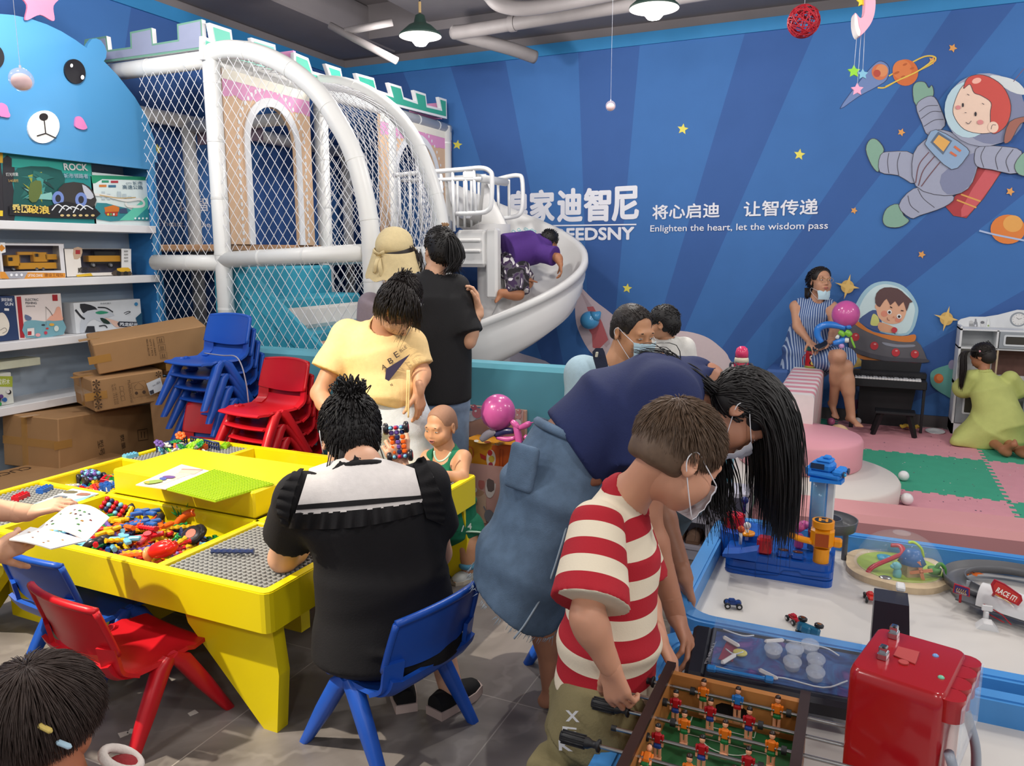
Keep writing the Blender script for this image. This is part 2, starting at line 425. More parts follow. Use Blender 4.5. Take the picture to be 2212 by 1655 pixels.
# ---- painted pictures on the back wall (outlines measured on the wall plane)
A = Art((0,YW-.003,0),(0,-1,0))
WHT = 'e4e4ec'
for x,y,r in ((988,313,11),(1475,279,12.5),(1727,334,13),(1355,623,11)): A.star((x,y),r,'e3d65a',ang=.15)
for x,y,r in ((2058,104,10),(1947,286,9),(2014,131,9),(1845,455,8),(1991,550,9),(2182,414,10)): A.star((x,y),r,'dc9a52',inner=.5,ang=.4,sm=2)
A.build('mural_stars',wall_back)
A = Art((0,YW-.004,0),(0,-1,0),.00012)
A.fat('皇',(1101,487),(1140,486),72,WHT,2.6)
A.fat('家',(1146,479),(1196,478),66,WHT,2.6); A.fat('迪',(1206,478),(1256,477),68,WHT,2.6)
A.fat('智',(1263,477),(1317,476),68,WHT,2.6); A.fat('尼',(1324,476),(1378,474),70,WHT,2.6)
A.stroke([(1100,489),(1375,485)],WHT,2.5,0)
A.fat('ROYAL DEEDSNY',(1066,521),(1369,517),24,WHT,1.3)
A.fat('将心启迪',(1410,474),(1554,469),30,WHT,.7)
A.fat('让智传递',(1607,468),(1766,463),32,WHT,.7)
A.text('Enlighten the heart, let the wisdom pass',(1405,505),(1788,499),18,WHT,.006)
A.build('mural_lettering',wall_back)
# comet and ringed planets
A = Art((0,YW-.003,0),(0,-1,0)).at(1550,0,3.31)
A.poly([(875,778),(1000,600),(1110,470),(1170,437),(1225,480),(1210,570),(1130,625),(1010,690)],'6f86b8',3,'2b3a6b',4)
A.disc((1160,515),58,'d2744c'); A.disc((1175,505),44,'dc8f5f'); A.disc((1140,525),26,'b8493a')
A.stroke([(1225,545),(1350,470),(1480,405),(1555,410),(1540,450),(1430,510),(1300,570),(1200,625),(1145,628)],'dcb94a',11)
A.disc((1343,520),(92,95),'cf6a34'); A.disc((1320,500),(68,70),'d97a42')
for c,r in (((1340,462),(18,8)),((1280,522),(22,8)),((1325,550),(16,7)),((1390,490),(15,7))): A.disc(c,r,'b65a2c',-.4,12)
A.stroke([(1545,432),(1430,512),(1300,572),(1200,622)],'e0c050',11)
A.disc((2075,1640),(125,105),'d97a33'); A.disc((2110,1600),(70,60),'e0a050')
A.stroke([(1870,1650),(1990,1680),(2190,1720)],'a8b8d8',14)
A.build('mural_planets',wall_back)
# boy in a space suit
A = Art((0,YW-.003,0),(0,-1,0)).at(1550,0,3.31)
SU,SD,LN,GN = '9b9fb4','7a809e','3a3540','7fa592'
A.poly([(1860,1190),(2040,1180),(2010,1260),(1780,1560),(1630,1480),(1700,1400)],'a83238',2,LN,4)
A.poly([(1930,1190),(2030,1190),(1960,1330),(1790,1540),(1740,1500)],'c7545a',2)
A.stroke([(1740,1390),(1880,1440)],'d89a4e',12); A.stroke([(1710,1430),(1850,1485)],'d89a4e',12)
A.poly([(1395,640),(1420,590),(1480,588),(1510,630),(1530,610),(1545,650),(1530,700),(1420,755)],GN,3,LN,4)
A.poly([(1420,760),(1480,700),(1550,695),(1600,790),(1625,900),(1510,970),(1460,880)],SU,3,LN,4)
for p in ([(1440,800),(1500,760),(1575,755)],[(1455,850),(1530,800),(1600,800)],[(1475,905),(1550,860),(1615,855)]): A.stroke(p,LN,4)
A.poly([(1060,1070),(1090,1000),(1140,1000),(1190,1070),(1160,1140),(1150,1230),(1100,1180)],GN,3,LN,4)
A.poly([(1165,1110),(1240,1085),(1400,1105),(1410,1310),(1290,1255),(1160,1230)],SU,3,LN,4)
for p in ([(1225,1095),(1215,1160),(1225,1240)],[(1305,1092),(1285,1170),(1295,1255)]): A.stroke(p,LN,4)
A.poly([(1180,1570),(1210,1490),(1290,1460),(1330,1540),(1370,1580),(1300,1625),(1210,1620)],GN,3,LN,4)
A.poly([(1295,1470),(1400,1350),(1560,1340),(1690,1410),(1620,1480),(1450,1540),(1380,1560)],SU,3,LN,4)
for p in ([(1430,1350),(1470,1420),(1550,1485)],[(1360,1400),(1380,1470),(1440,1520)]): A.stroke(p,LN,4)
A.poly([(1580,930),(1700,960),(1870,1040),(1860,1180),(1790,1350),(1620,1400),(1415,1330),(1400,1100),(1510,980)],SU,3,LN,4)
A.poly([(1600,1250),(1850,1090),(1800,1330),(1640,1390)],SD,3)
for p in ([(1510,1090),(1440,1180),(1415,1310)],[(1550,1120),(1470,1220),(1435,1330)],[(1590,1160),(1510,1260),(1455,1335)]): A.stroke(p,'6b4148',7)
A.poly([(1835,1110),(1870,1050),(2030,1050),(2170,1085),(2140,1240),(1960,1215),(1850,1190)],SU,3,LN,4)
for p in ([(1910,1050),(1880,1120),(1900,1200)],[(2030,1055),(1985,1130),(2000,1215)],[(2110,1070),(2060,1150),(2080,1230)]): A.stroke(p,LN,4)
A.poly([(2120,1180),(2190,1090),(2260,1120),(2240,1250),(2150,1250)],GN,3,LN,4)
A.poly([(1490,1010),(1560,930),(1780,1060),(1775,1130),(1670,1215),(1500,1060)],'8aa5c4',3,LN,4)
A.poly([(1520,1020),(1575,945),(1675,1010),(1610,1110)],'58687e',0); A.poly([(1540,1020),(1580,968),(1660,1018),(1612,1088)],'e0a858',0)
A.stroke([(1690,1050),(1735,1085)],'d06a45',16,0); A.stroke([(1660,1090),(1705,1120)],'d06a45',16,0)
A.disc((1905,790),(285,260),SU,-.15); A.disc((1960,800),(235,235),SD,0)
A.poly([(2060,560),(2150,600),(2200,680),(2090,660),(1940,550)],'cfd4d6',3)
A.stroke([(2110,590),(2200,480)],'6b4f6b',6,0)
A.disc((1790,790),(170,200),'b8d2dc',.0)
A.poly([(1690,740),(1750,620),(1850,590),(2000,650),(2050,800),(1990,930),(1890,960),(1760,930),(1685,830)],'ecccb8',4,LN,4)
A.poly([(1755,640),(1790,560),(1900,545),(2030,620),(2092,760),(2060,900),(1960,960),(1945,820),(1950,740),(1880,690),(1830,670),(1800,610)],'c84a42',4,LN,4)
A.disc((1848,585),(34,20),'f0b0a0',-.3)
A.disc((1965,915),(38,40),'ecccb8'); A.stroke([(1950,930),(1960,900),(1985,900)],LN,4)
A.disc((1750,758),(7,15),'28222a'); A.disc((1840,822),(8,16),'28222a')
A.disc((1716,775),(18,15),'d98a8a'); A.disc((1873,880),(22,17),'d98a8a')
A.stroke([(1770,880),(1790,892),(1810,870)],LN,4); A.stroke([(1780,680),(1795,690)],LN,4); A.stroke([(1885,745),(1900,755)],LN,4); A.stroke([(1762,812),(1775,814)],LN,4)
A.poly([(2040,1020),(2080,880),(2200,840),(2260,860),(2160,890),(2090,1010)],'9a5f52',3,LN,4)
A.build('mural_space_child',wall_back)
# boy driving a round space ship, with two sparkling stars
A = Art((0,YW-.003,0),(0,-1,0)).at(1640,540,3.85)
A.poly([(780,830),(740,990),(880,960)],'c9a95c',0); A.poly([(760,820),(860,880),(1080,915),(1050,930),(880,915),(800,880)],'d08040',3)
A.poly([(790,560),(830,400),(930,290),(1060,260),(1200,300),(1300,420),(1320,540),(1240,705),(1000,680)],'9cc0d0',4)
A.poly([(830,560),(860,420),(950,315),(1060,285),(1190,330),(1280,440),(1290,540),(1220,690),(1000,660)],'c8dde0',4)
A.poly([(830,600),(890,530),(970,500),(1020,600),(1000,680)],'44588a',3)
A.poly([(930,580),(950,530),(990,560),(995,625),(930,625)],'cfd07a',3)
A.poly([(1000,600),(1120,640),(1150,660),(1120,690),(1000,670)],'d9a07c',3)
A.poly([(975,480),(1010,400),(1150,400),(1225,470),(1190,590),(1090,615),(1000,570)],'e0ac8c',4)
A.disc((985,470),(22,26),'e0ac8c'); A.disc((1040,530),(28,26),'d98a72'); A.disc((1155,580),(26,22),'d98a72')
A.poly([(965,440),(975,360),(1040,312),(1150,320),(1215,370),(1275,430),(1250,440),(1225,510),(1200,430),(1160,470),(1130,425),(1090,460),(1060,405),(1020,450),(1000,475)],'5a3f3f',2)
for c,r in (((1083,516),19),((1163,552),20)): A.disc(c,r,'e8e8e8'); A.disc((c[0],c[1]+2),11,'2a2022')
A.stroke([(1088,470),(1105,482)],'3a2426',9,0); A.stroke([(1178,502),(1200,506)],'3a2426',9,0)
A.stroke([(1065,560),(1068,580),(1085,585)],'7a3a32',4); A.disc((1118,558),(6,8),'c98468')
A.stroke([(1120,660),(1130,700)],'3a3a40',6,0); A.disc((1123,665),24,'c23a44')
A.poly([(790,600),(850,630),(1000,720),(1290,740),(1390,900),(1380,935),(1100,930),(850,870),(745,800),(760,640)],'5f5c62',3)
A.poly([(760,800),(900,850),(1100,890),(1385,905),(1380,935),(1100,930),(850,870)],'4c4a52',3)
A.poly([(785,590),(820,590),(950,680),(1180,715),(1290,700),(1300,740),(1260,765),(1100,750),(900,680),(800,620)],'d37c38',3)
A.poly([(1025,765),(1150,785),(1285,785),(1280,805),(1150,808),(1050,790)],'8a8c98',3)
for c in ((800,722),(957,795),(1135,850),(1293,863)): A.disc(c,34,'c0343c'); A.disc((c[0]+6,c[1]-14),(11,7),'e09a98')
for c in ((735,305),(1555,570)):
    A.disc(c,55,'caa45c')
    A.poly([(c[0]+25,c[1]-105),(c[0]+20,c[1]-20),(c[0]+100,c[1]+12),(c[0]+15,c[1]+18),(c[0]-30,c[1]+105),(c[0]-18,c[1]+12),(c[0]-105,c[1]-35),(c[0]-15,c[1]-20)],'dcb66a',0)
A.poly([(1420,1050),(1440,1000),(1540,960),(1640,960),(1640,1230),(1540,1200),(1440,1130)],'5f9f96',4)
A.disc((1490,1065),40,'c4632f'); A.disc((1500,1058),26,'d87a42'); A.disc((1600,950),(30,40),'8a86a0',.2)
A.poly([(800,1110),(900,1110),(900,1340),(770,1330)],'5a78a8',3); A.poly([(770,1260),(820,1240),(820,1320),(760,1330)],'6a3f6a',3); A.disc((850,1325),(40,16),'7fb4bc')
A.build('mural_space_ship',wall_back)
# big pale ears and rounded backs painted low on the wall
A = Art((0,YW-.003,0),(0,-1,0)).at(1200,560,3.678)
A.poly([(170,225),(200,220),(300,320),(490,480),(480,620),(430,720),(300,760),(180,560),(155,380)],'d9c4c8',4)
A.poly([(190,240),(320,420),(430,640),(400,700),(330,560),(230,330)],'c5adb2',4)
A.poly([(250,380),(300,375),(370,500),(420,640),(340,720),(295,700),(290,600),(265,560),(280,470)],'c96a6e',1)
A.poly([(390,720),(560,620),(800,590),(1000,570),(1180,610),(1300,690),(1380,790),(1380,960),(380,960)],'d9c4c6',4)
A.at(0,0,1.)
A.poly([(985,790),(1060,748),(1130,765),(1195,790),(1200,840),(980,840)],'b9b4c4',3)
A.poly([(1090,745),(1120,715),(1128,735),(1108,755)],'c9b0b8',3); A.poly([(1095,735),(1112,732),(1108,752),(1118,728),(1104,722)],'d5a84a',3)
A.build('mural_clouds',wall_back)
# repeated lettering on the left wall, seen through the netting
A = Art((XW+.004,0,0),(1,0,0))
A.text('让智传递',(385,458),(520,455),32,WHT,.01); A.text('Enlighten the heart, let the wisdom pass',(232,490),(545,497),18,WHT,.006)
A.star((338,322),12,'e3d65a',ang=.1); A.star((340,322),10,'e3d65a')
A.build('mural_lettering',wall_left)
# ------------------------------------------------------------------ pipes under the ceiling
mb = MB()
P0,P1 = Yp(1000,68,6.3),Yp(1372,8,6.3); dx = nrm(P1-P0); z = P0[2]+.02
mb.tube(smooth_path([P0+V(.42,.62,-.12),P0+V(.28,.42,-.08),P0+V(-.06,.05,0),P0+V(.12,0,0),P1+dx*.2,P1+dx*2.2],8),.058,16)
mb.cyl(P0+dx*.45,P0+dx*.5,.068); mb.cyl(P1,P1+dx*.05,.068)
pp = thing('ceiling_pipe','bent grey painted pipe under the ceiling ending at the blue trim','pipe',P0)
mb.build('pipe_run',MPIPE,pp)
mb = MB(); q = P0+dx*.47; mb.box((q[0],q[1],(q[2]+3.95)/2+.03),(.015,.015,3.95-q[2]-.06)); mb.build('hanger_rod',MPIPE,pp)
mb = MB(); mb.tube(smooth_path([Dp(1052,-15,6.0),Dp(1085,12,6.0),Dp(1170,15,6.0),Dp(1400,-30,6.0)],6),.055,14)
mb.build('ceiling_pipe',MPIPE)
tag(bpy.data.objects['ceiling_pipe.001'],'upper grey pipe cut by the top edge above the long bent pipe','pipe')
mb = MB()
for a,b in ((((712,55)),(858,132)),((745,68),(848,48))):
    mb.tube([Dp(*a,6.2),Dp(*b,6.2)],.03,8)
o = mb.build('ceiling_conduit',MPIPE); tag(o,'thin grey conduit slanting under the ceiling left of the hanging lamp','pipe')
# ------------------------------------------------------------------ soft-play castle in the corner
XA,YA,YB,YE,ZT = -4.09,4.11,5.25,7.36,2.80
MPAD = mat('white_padding','dcdcda',.38,var=.05,scale=6,bump=.25,bscale=18)
MNET = mat('net_cord','d8d8dc',.8,var=.05)
MTEAL = mat('castle_green','78d8bf',.5,var=.05,scale=4); MTEAL2 = mat('castle_deep_green','3fa68e',.5,var=.05)
MLAV = mat('castle_lavender','9096ae',.6,var=.05); MEDGE = mat('castle_white_edge','e8e8ea',.5,var=.03)
MPEACH = mat('castle_peach','ddb896',.6,var=.05,scale=4); MPINK = mat('castle_pink','e29ac4',.6,var=.05,scale=4)
MCREAM = mat('castle_cream','efe8d8',.6,var=.04); MTURQ = mat('foam_turquoise','3a9fb8',.5,var=.06,scale=5,bump=.1,bscale=10)
MWHF = mat('foam_white','d6d2cc',.5,var=.06,scale=5,bump=.1,bscale=10); MPEF = mat('foam_peach','c89e8a',.55,var=.06)
castle = thing('play_castle','white tube soft play castle with battlements, arches and netting in the corner','play structure',(XA,YA,0))
def pad(pts,r=.057,name='padded_tube',n=14,joints=True):
    mb = MB(); P = np.asarray(pts,float); mb.tube(P,r,n)
    L = np.cumsum(np.r_[0,np.linalg.norm(np.diff(P,axis=0),axis=1)])
    if joints and L[-1] > .5:      # seams of the foam sleeves
        for t in np.arange(.35,L[-1]-.1,.38):
            c = np.array([np.interp(t,L,P[:,k]) for k in range(3)]); d = nrm(np.array([np.interp(t+.01,L,P[:,k]) for k in range(3)])-c)
            mb.cyl(c-d*.008,c+d*.008,r*1.035,n=n)
    return mb.build(name,MPAD,castle)
for x,y,z1 in ((XA,YA,ZT),(XA,YB,ZT),(XA,YE-.06,ZT),(-5.33,YB-.2,2.62),(-5.33,YE-.1,2.62),(-2.87,YA,.9),(XA,6.25,ZT)):
    pad([(x,y,0),(x,y,z1)],name='post')
pad([(-5.4,YA,ZT-.02),(XA,YA,ZT-.02)]); pad([(XA,YA,ZT-.02),(XA,YE,ZT-.02)],.05)
pad([(-4.75,YA,1.43),(XA,YA,1.43)]); pad([(XA,YA,1.45),(-2.9,YA,1.5)])
pad([(-5.36,YA,2.6),(-5.36,YE,2.6)]); pad([(-5.3,YB-.2,2.55),(XA,YB-.2,2.55)],.05); pad([(XA,YB,1.45),(-3.0,YB,1.5)])
pad([(-5.36,YB-.2,1.45),(-5.36,YE,1.45)])
def arc(Y,pxs): return smooth_path([Yp(x,y,Y) for x,y in pxs],6)
T1 = arc(YA,[(447,116),(500,107),(560,117),(625,148),(684,198),(728,262),(762,330),(785,410),(799,490),(803,570)])
T1 = np.concatenate([T1,[T1[-1]+V(0.01,0,-.5),T1[-1]+V(.01,0,-T1[-1][2]+.02)]])
T2 = arc(YB,[(690,178),(745,184),(800,205),(850,243),(890,295),(922,365),(945,440),(955,500)])
T2 = np.concatenate([T2,[T2[-1]+V(.02,0,-.6),T2[-1]+V(.02,0,-T2[-1][2]+.02)]])
pad(T1,.06,'arched_tube',16); pad(T2,.06,'arched_tube',16)
# deck and valance inside
mb = MB(); mb.box(((-5.42+XA)/2,(YA+YE)/2+.05,1.535),(XA+5.42,YE-YA-.1,.05),b=.01); mb.build('deck',mat('deck_wood','b98f6c',.6,var=.15,scale=6),castle)
mb = MB(); mb.box((-4.95,YB-.12,2.5),(.7,.03,.17)); mb.build('valance',mat('castle_mauve','8f7c8c',.7),castle)
# battlements: front (lavender face, green rim) and long side (green face, white rim)
fr1 = (0,0,3.94); fb = [(700,560),(720,335),(905,305),(920,425),(1110,400),(1105,272),(1290,236),(1302,372),(1512,337),(1505,205),(1715,163),(1728,414)]
mb = MB(); pxprism(mb,fb,(0,YA-.02,0),(0,-1,0),.035,0,1,fr=fr1)
cx_,cy_ = 1215,380
fi = [(712,535),(738,350),(892,324),(908,443),(1124,414),(1119,286),(1278,253),(1291,390),(1525,352),(1519,219),(1703,180),(1715,398)]
pxprism(mb,fi,(0,YA-.023,0),(0,-1,0),.004,2,fr=fr1)
mb.build('battlement',[mat('castle_dull_green','6d9a86',.6),MEDGE,MLAV],castle)
fr2 = (400,0,3.678)
def battle(outer,col,ox=XA+.01):
    mb = MB(); pxprism(mb,outer,(ox,0,0),(1,0,0),.035,0,fr=fr2)
    a = Art((ox,0,0),(1,0,0)).at(*fr2); q = np.array([a.uv(p) for p in outer]); n = len(q); ins = []
    ar = sum(q[i][0]*q[(i+1) % n][1]-q[(i+1) % n][0]*q[i][1] for i in range(n)); sg = 1 if ar > 0 else -1
    for i in range(n):      # the face colour sits inside a white margin
        d1 = nrm(q[i]-q[i-1]); d2 = nrm(q[(i+1) % n]-q[i]); n1 = sg*V(-d1[1],d1[0]); n2 = sg*V(-d2[1],d2[0]); b = nrm(n1+n2); ins.append(q[i]+b*.022/max(.35,b@n1))
    mb.prism(ins,a.o+a.n*.003,a.ax,a.ay,.002,1)
    return mb.build('battlement',[MEDGE,col],castle)
battle([(140,470),(143,285),(222,320),(195,180),(367,237),(382,352),(540,405),(525,298),(716,356),(728,470),(740,620)],MTEAL)
battle([(868,640),(866,415),(978,462),(1012,566),(1150,606),(1115,505),(1236,545),(1255,640),(1385,680),(1355,580),(1500,620),(1522,712),(1640,752),(1612,655),(1717,687),(1737,772),(1836,806),(1816,715),(1912,746),(1922,836),(2030,862),(2012,770),(2077,790),(2080,945),(1500,800)],MTEAL2)
mb = MB(); p0 = PLp(*(400+868/3.678,415/3.678),(XA,0,0),(1,0,0)); mb.box((XA-.11,p0[1],p0[2]-.14),(.22,.03,.3)); p1 = PLp(*(400+2040/3.678,800/3.678),(XA,0,0),(1,0,0)); mb.box((XA-.2,p1[1],p1[2]-.1),(.38,.03,.16))
mb.build('battlement',MPINK,castle)
# arch panels
def arch_panel(y0,y1,ya,yb,zb,zs,zt,zspring):
    """panel from y0 to y1, opening ya..yb with a round top, bottom zb, cream above zs"""
    ym,ra = (ya+yb)/2,(yb-ya)/2; ax,ay = V(0,1,0),V(0,0,1)
    def arch(r,h=0): return [(ym-r,zb+h)]+[(ym-r*cos(t),zspring+r*1.12*sin(t)) for t in np.linspace(0,pi,17)]+[(ym+r,zb+h)]
    mb = MB()
    outer = [(y0,zb),(y0,zt),(y1,zt),(y1,zb)]
    poly = [(y0,zb),(ym-ra,zb)]+arch(ra)[1:-1]+[(ym+ra,zb),(y1,zb),(y1,zt),(y0,zt)]
    o = (XA+.02,0,0)
    mb.prism(poly,o,ax,ay,.03,0,0)
    tr = arch(ra+.055)+arch(ra)[::-1]
    mb.prism(tr,(XA+.032,0,0),ax,ay,.012,1,1)
    # pink frosting with a wavy lower rim, cream strip on top
    n = 36; wav = [(y0+(y1-y0)*t,zt-.21+.03*abs(sin(t*n/2.2))*(1 if int(t*10) % 2 else .5)) for t in np.linspace(0,1,n)]
    mb.prism([(y0,zt),]+wav+[(y1,zt)],(XA+.022,0,0),ax,ay,.001,2)
    mb.prism([(y0,zt-.09),(y1,zt-.09),(y1,zt),(y0,zt)],(XA+.024,0,0),ax,ay,.001,3)
    for t in np.linspace(.05,pi-.05,24):
        r = ra+.11; c = (ym-r*cos(t),zspring+r*1.12*sin(t)); 
        mb.prism([(c[0]+.012*cos(q),c[1]+.016*sin(q)) for q in np.arange(8)*pi/4],(XA+.0225,0,0),ax,ay,.001,1)
    for z in np.arange(zb+.03,zspring,.05):
        for s in (-1,1): mb.prism([(ym+s*(ra+.11)+.012*cos(q),z+.016*sin(q)) for q in np.arange(8)*pi/4],(XA+.0225,0,0),ax,ay,.001,1)
    mb.build('arch_panel',[MPEACH,MEDGE,MPINK,MCREAM],castle)
xp = lambda x,y: Xp(x,y,XA)[1]
arch_panel(xp(482,300),xp(667,300),xp(533,290),xp(633,300),1.56,0,ZT-.04,2.28)
arch_panel(xp(818,300),xp(971,300),xp(853,400),xp(942,400),1.2,0,ZT-.04,2.15)
# steps of foam going down towards the middle
mb = MB(); mbp = MB(); mbw = MB(); mbt = MB()
st = [(-4.02,1.40),(-3.74,1.18),(-3.46,.96),(-3.17,.74),(-2.95,.5)]
for i,(x,z) in enumerate(st):
    mbt.box((x-.14,4.72,z/2),(.29,1.02,z),b=.02)
    if i in (1,2): 
        R = rotm(0,-.32,0); (mbw if i == 1 else mbp).box((x+.065,4.72,z-.15),(.07,.98,.17),R,.03)
mbt.prism([(-4.1,1.5),(-4.1,1.3),(-2.8,.22),(-2.8,.42)],(0,4.19,0),(1,0,0),(0,0,1),.04)
mbt.build('stair',MTURQ,castle); mbw.build('step_pad',MWHF,castle); mbp.build('step_pad',MPEF,castle)
mb = MB(); mb.ball((-3.75,5.7,.45),(.5,.4,.5)); mb.ball((-4.6,5.5,.3),(.5,.4,.55)); mb.build('foam_mound',mat('foam_dusky_pink','a98a96',.6),castle)
# netting: flat front, the curved bay between the two arched tubes, and the flank towards the slide
a1x,a1z = T1[:,0],T1[:,2]
def under(tx,tz,ty):
    def f(u,v): return v < np.interp(u,tx,tz)-.02 if u < tx.max() else False
    return f
i1 = np.argsort(a1x,kind='stable')
hull1 = lambda u,v: u < np.interp(-v,-T1[:,2],T1[:,0])
mb = MB(); net(mb,lambda u,v: V(u,YA-.03,v),lambda u,v: True,-4.75,XA-.05,.55,ZT-.06); mb.build('netting',MNET,castle)
mb = MB(); net(mb,lambda u,v: V(u,YA-.03,v),hull1,XA+.05,-2.8,.55,ZT-.02); mb.build('netting',MNET,castle)
mb = MB(); net(mb,lambda u,v: V(u,YB-.03,v),lambda u,v: u < np.interp(-v,-T2[:,2],T2[:,0]),XA+.05,-2.9,.9,ZT-.02); mb.build('netting',MNET,castle)
L1 = np.cumsum(np.r_[0,np.linalg.norm(np.diff(T1,axis=0),axis=1)]); L2 = np.cumsum(np.r_[0,np.linalg.norm(np.diff(T2,axis=0),axis=1)])
def bay(u,v):
    t = v/3.0; w = u/(YB-YA)
    p = np.array([np.interp(t*L1[-1],L1,T1[:,k]) for k in range(3)]); q = np.array([np.interp(t*L2[-1],L2,T2[:,k]) for k in range(3)])
    return p*(1-w)+q*w+V(0,0,-.05*sin(pi*w))
mb = MB(); net(mb,bay,lambda u,v: True,0,YB-YA,.1,2.5,step=.06); mb.build('netting',MNET,castle)
def flank(u,v):
    q = np.array([np.interp(v/3.0*L2[-1],L2,T2[:,k]) for k in range(3)])
    return q+V((XA+.2-q[0])*u/1.1,u,0)
mb = MB(); net(mb,flank,lambda u,v: True,0,.95,.7,2.6,step=.09); mb.build('netting',MNET,castle)
# ------------------------------------------------------------------ spiral slide with its landing and railings
MSLD = mat('slide_white','dcdad8',.34,var=.03,scale=4)
slide = thing('spiral_slide','white plastic spiral slide beside the play castle','slide',(-3.05,6.3,0))
scx,scy = -3.06,6.32
def sl(th,r,dz): return V(scx+r*cos(th),scy+r*sin(th),1.33+.50*th/(pi/2)+dz)
prof = [(.20,.0),(.215,-.17),(.27,-.29),(.40,-.345),(.56,-.34),(.68,-.27),(.755,-.15),(.785,0),(.80,.035),(.845,.03),(.85,-.02),(.83,-.03),(.815,-.1),(.825,-.12),(.80,-.2),(.805,-.23),(.755,-.31),(.755,-.34),(.66,-.40),(.4,-.43),(.2,-.38),(.15,-.1),(.15,.02)]
mb = MB(); ths = np.linspace(radians(150),radians(-205),60)
mb.sheet([[sl(t,r,dz) for r,dz in prof] for t in ths],0,True)
mb.build('chute',MSLD,slide)
mb = MB(); mb.cyl((scx,scy,0),(scx,scy,1.75),.15,n=24); mb.build('column',MSLD,slide)
mb = MB(); mb.cyl((-3.2,5.75,.0),(-3.2,5.75,.62),.22,n=28); mb.build('foot',mat('slide_pinkish','d8c2c0',.5),slide)
mb = MB()
q = Yp(1021,537,6.05)
mb.box((q[0],6.3,q[2]),(.30,.6,.32),b=.03); mb.box((q[0],5.99,q[2]+.07),(.22,.03,.03),b=.01); mb.box((q[0],5.99,q[2]-.02),(.22,.03,.03),b=.01)
q2 = Yp(1066,570,6.05); mb.box((q2[0],6.05,q2[2]),(.11,.1,.6),b=.02)
mb.box((-3.75,6.5,1.42),(.6,.8,.08),b=.02)
mb.build('landing',MSLD,slide)
MRAIL = mat('rail_white','e4e4e4',.3,var=.02)
def rail(pts,Y,r=.016,closed=False):
    return smooth_path([Yp(x,y,Y) for x,y in pts],5,closed)
mb = MB(); mb.tube(rail([(850,379),(900,374),(1000,366),(1040,363),(1058,370),(1063,385),(1061,440),(1053,455),(1035,460),(986,462)],5.95),.02,10)
mb.tube([Yp(868,390,5.95),Yp(1040,386,5.95)],.016,8)
for x in (862,885,908,930,953,978,1006,1024): mb.tube([Yp(x,376 if x < 960 else 368,5.95),Yp(x+3,500 if x < 985 else 460,5.95)],.014,8)
q = Yp(1013,378,5.95); mb.box(q,(.11,.03,.06),b=.008)
mb.build('railing',MRAIL,slide)
mb = MB(); mb.tube(rail([(1062,391),(1095,382),(1118,379),(1128,388),(1129,440),(1122,463),(1100,470),(1066,473)],6.6),.02,10)
for x in (1076,1099): mb.tube([Yp(x,388,6.6),Yp(x+1,472,6.6)],.014,8)
mb.tube([Yp(1057,395,6.6),Yp(1059,492,6.6)],.018,8)
mb.build('railing',MRAIL,slide)
mb = MB(); mb.tube([Yp(1030,384,5.97),Yp(1092,394,6.58)],.035,12); mb.build('railing',MPAD,slide)
mb = MB()
for x in (988,1003,1018,1034): mb.tube([Yp(x,385,6.55),Yp(x+1,492,6.55)],.014,8)
mb.tube([Yp(975,384,6.55),Yp(1050,380,6.55)],.018,8); mb.build('railing',MRAIL,slide)
# ------------------------------------------------------------------ bear-faced toy shelf on the left
XS,XB,YR,YL = -4.80,-5.10,4.187,2.1
MSB = mat('shelf_blue','4a8fc2',.45,var=.04,scale=3); MSI = mat('shelf_inner_blue','2f78b8',.5,var=.04)
MSW = mat('shelf_white','dfdfe2',.4,var=.03); MSL = mat('shelf_back_slats','aebccb',.6,var=.05,stretch=(1,.3,9))
shelf = thing('toy_shelf','sky blue toy shelf topped with a large bear face board','shelf',(XS,3.3,0))
fr = (0,0,3.94)
a = Art((XS,0,0),(1,0,0)).at(*fr)
half = [(0,134),(120,138),(260,160),(400,208),(520,265),(640,338),(738,408),(752,372),(785,330),(820,326),(860,345),(893,392),(908,440),(903,492),(884,520),(1000,640),(1150,830),(1250,1000),(1312,1180),(1336,1310),(1345,1412)]
uv = [a.uv(p) for p in half]; uc = a.uv((330,900))[0]; zb = 2.155
uv = [(u-.0,max(z,zb)) for u,z in uv]
right = [(u,z) for u,z in uv if u > uc]; poly = [(2*uc-u,z) for u,z in right[::-1]]+right
poly = [(2*uc-right[-1][0],zb)]+[p for p in poly if p[1] > zb+.001]+[(right[-1][0],zb)]
poly = [(p[0],p[1]) for p in poly]
mb = MB(); mb.prism(poly[::1],a.o,a.ax,a.ay,.03,0)
mb.build('bear_head',MSB,shelf)
A = Art((XS+.001,0,0),(1,0,0)).at(*fr)
def board(pts,col,name,sm=0,dep=.014):
    mb = MB(); mb2 = Art((XS+dep,0,0),(1,0,0)).at(*fr)
    q = smooth_path([V(*p) for p in pts],4,True) if sm else pts
    mb.prism([mb2.uv(p) for p in q],mb2.o,mb2.ax,mb2.ay,dep-.001); return mb.build(name,flat(col,.4),shelf)
def ell(c,rx,ry,ang,n=28): return [(c[0]+rx*cos(t)*cos(ang)-ry*sin(t)*sin(ang),c[1]+rx*cos(t)*sin(ang)+ry*sin(t)*cos(ang)) for t in np.arange(n)*2*pi/n]
eye = board(ell((640,608),86,108,-.35),'17151b','eye')
board(ell((-50,480),86,108,-.3),'17151b','eye')
A.disc((594,560),(12,16),'f0f0f0'); A.disc((686,660),(15,19),'f0f0f0'); A.l = 22; A.disc((594,560),(12,16),'f0f0f0'); A.disc((686,660),(15,19),'f0f0f0')
board(ell((373,1080),132,142,.5),'ece9e4','muzzle')
A.build('eye_highlight',shelf)
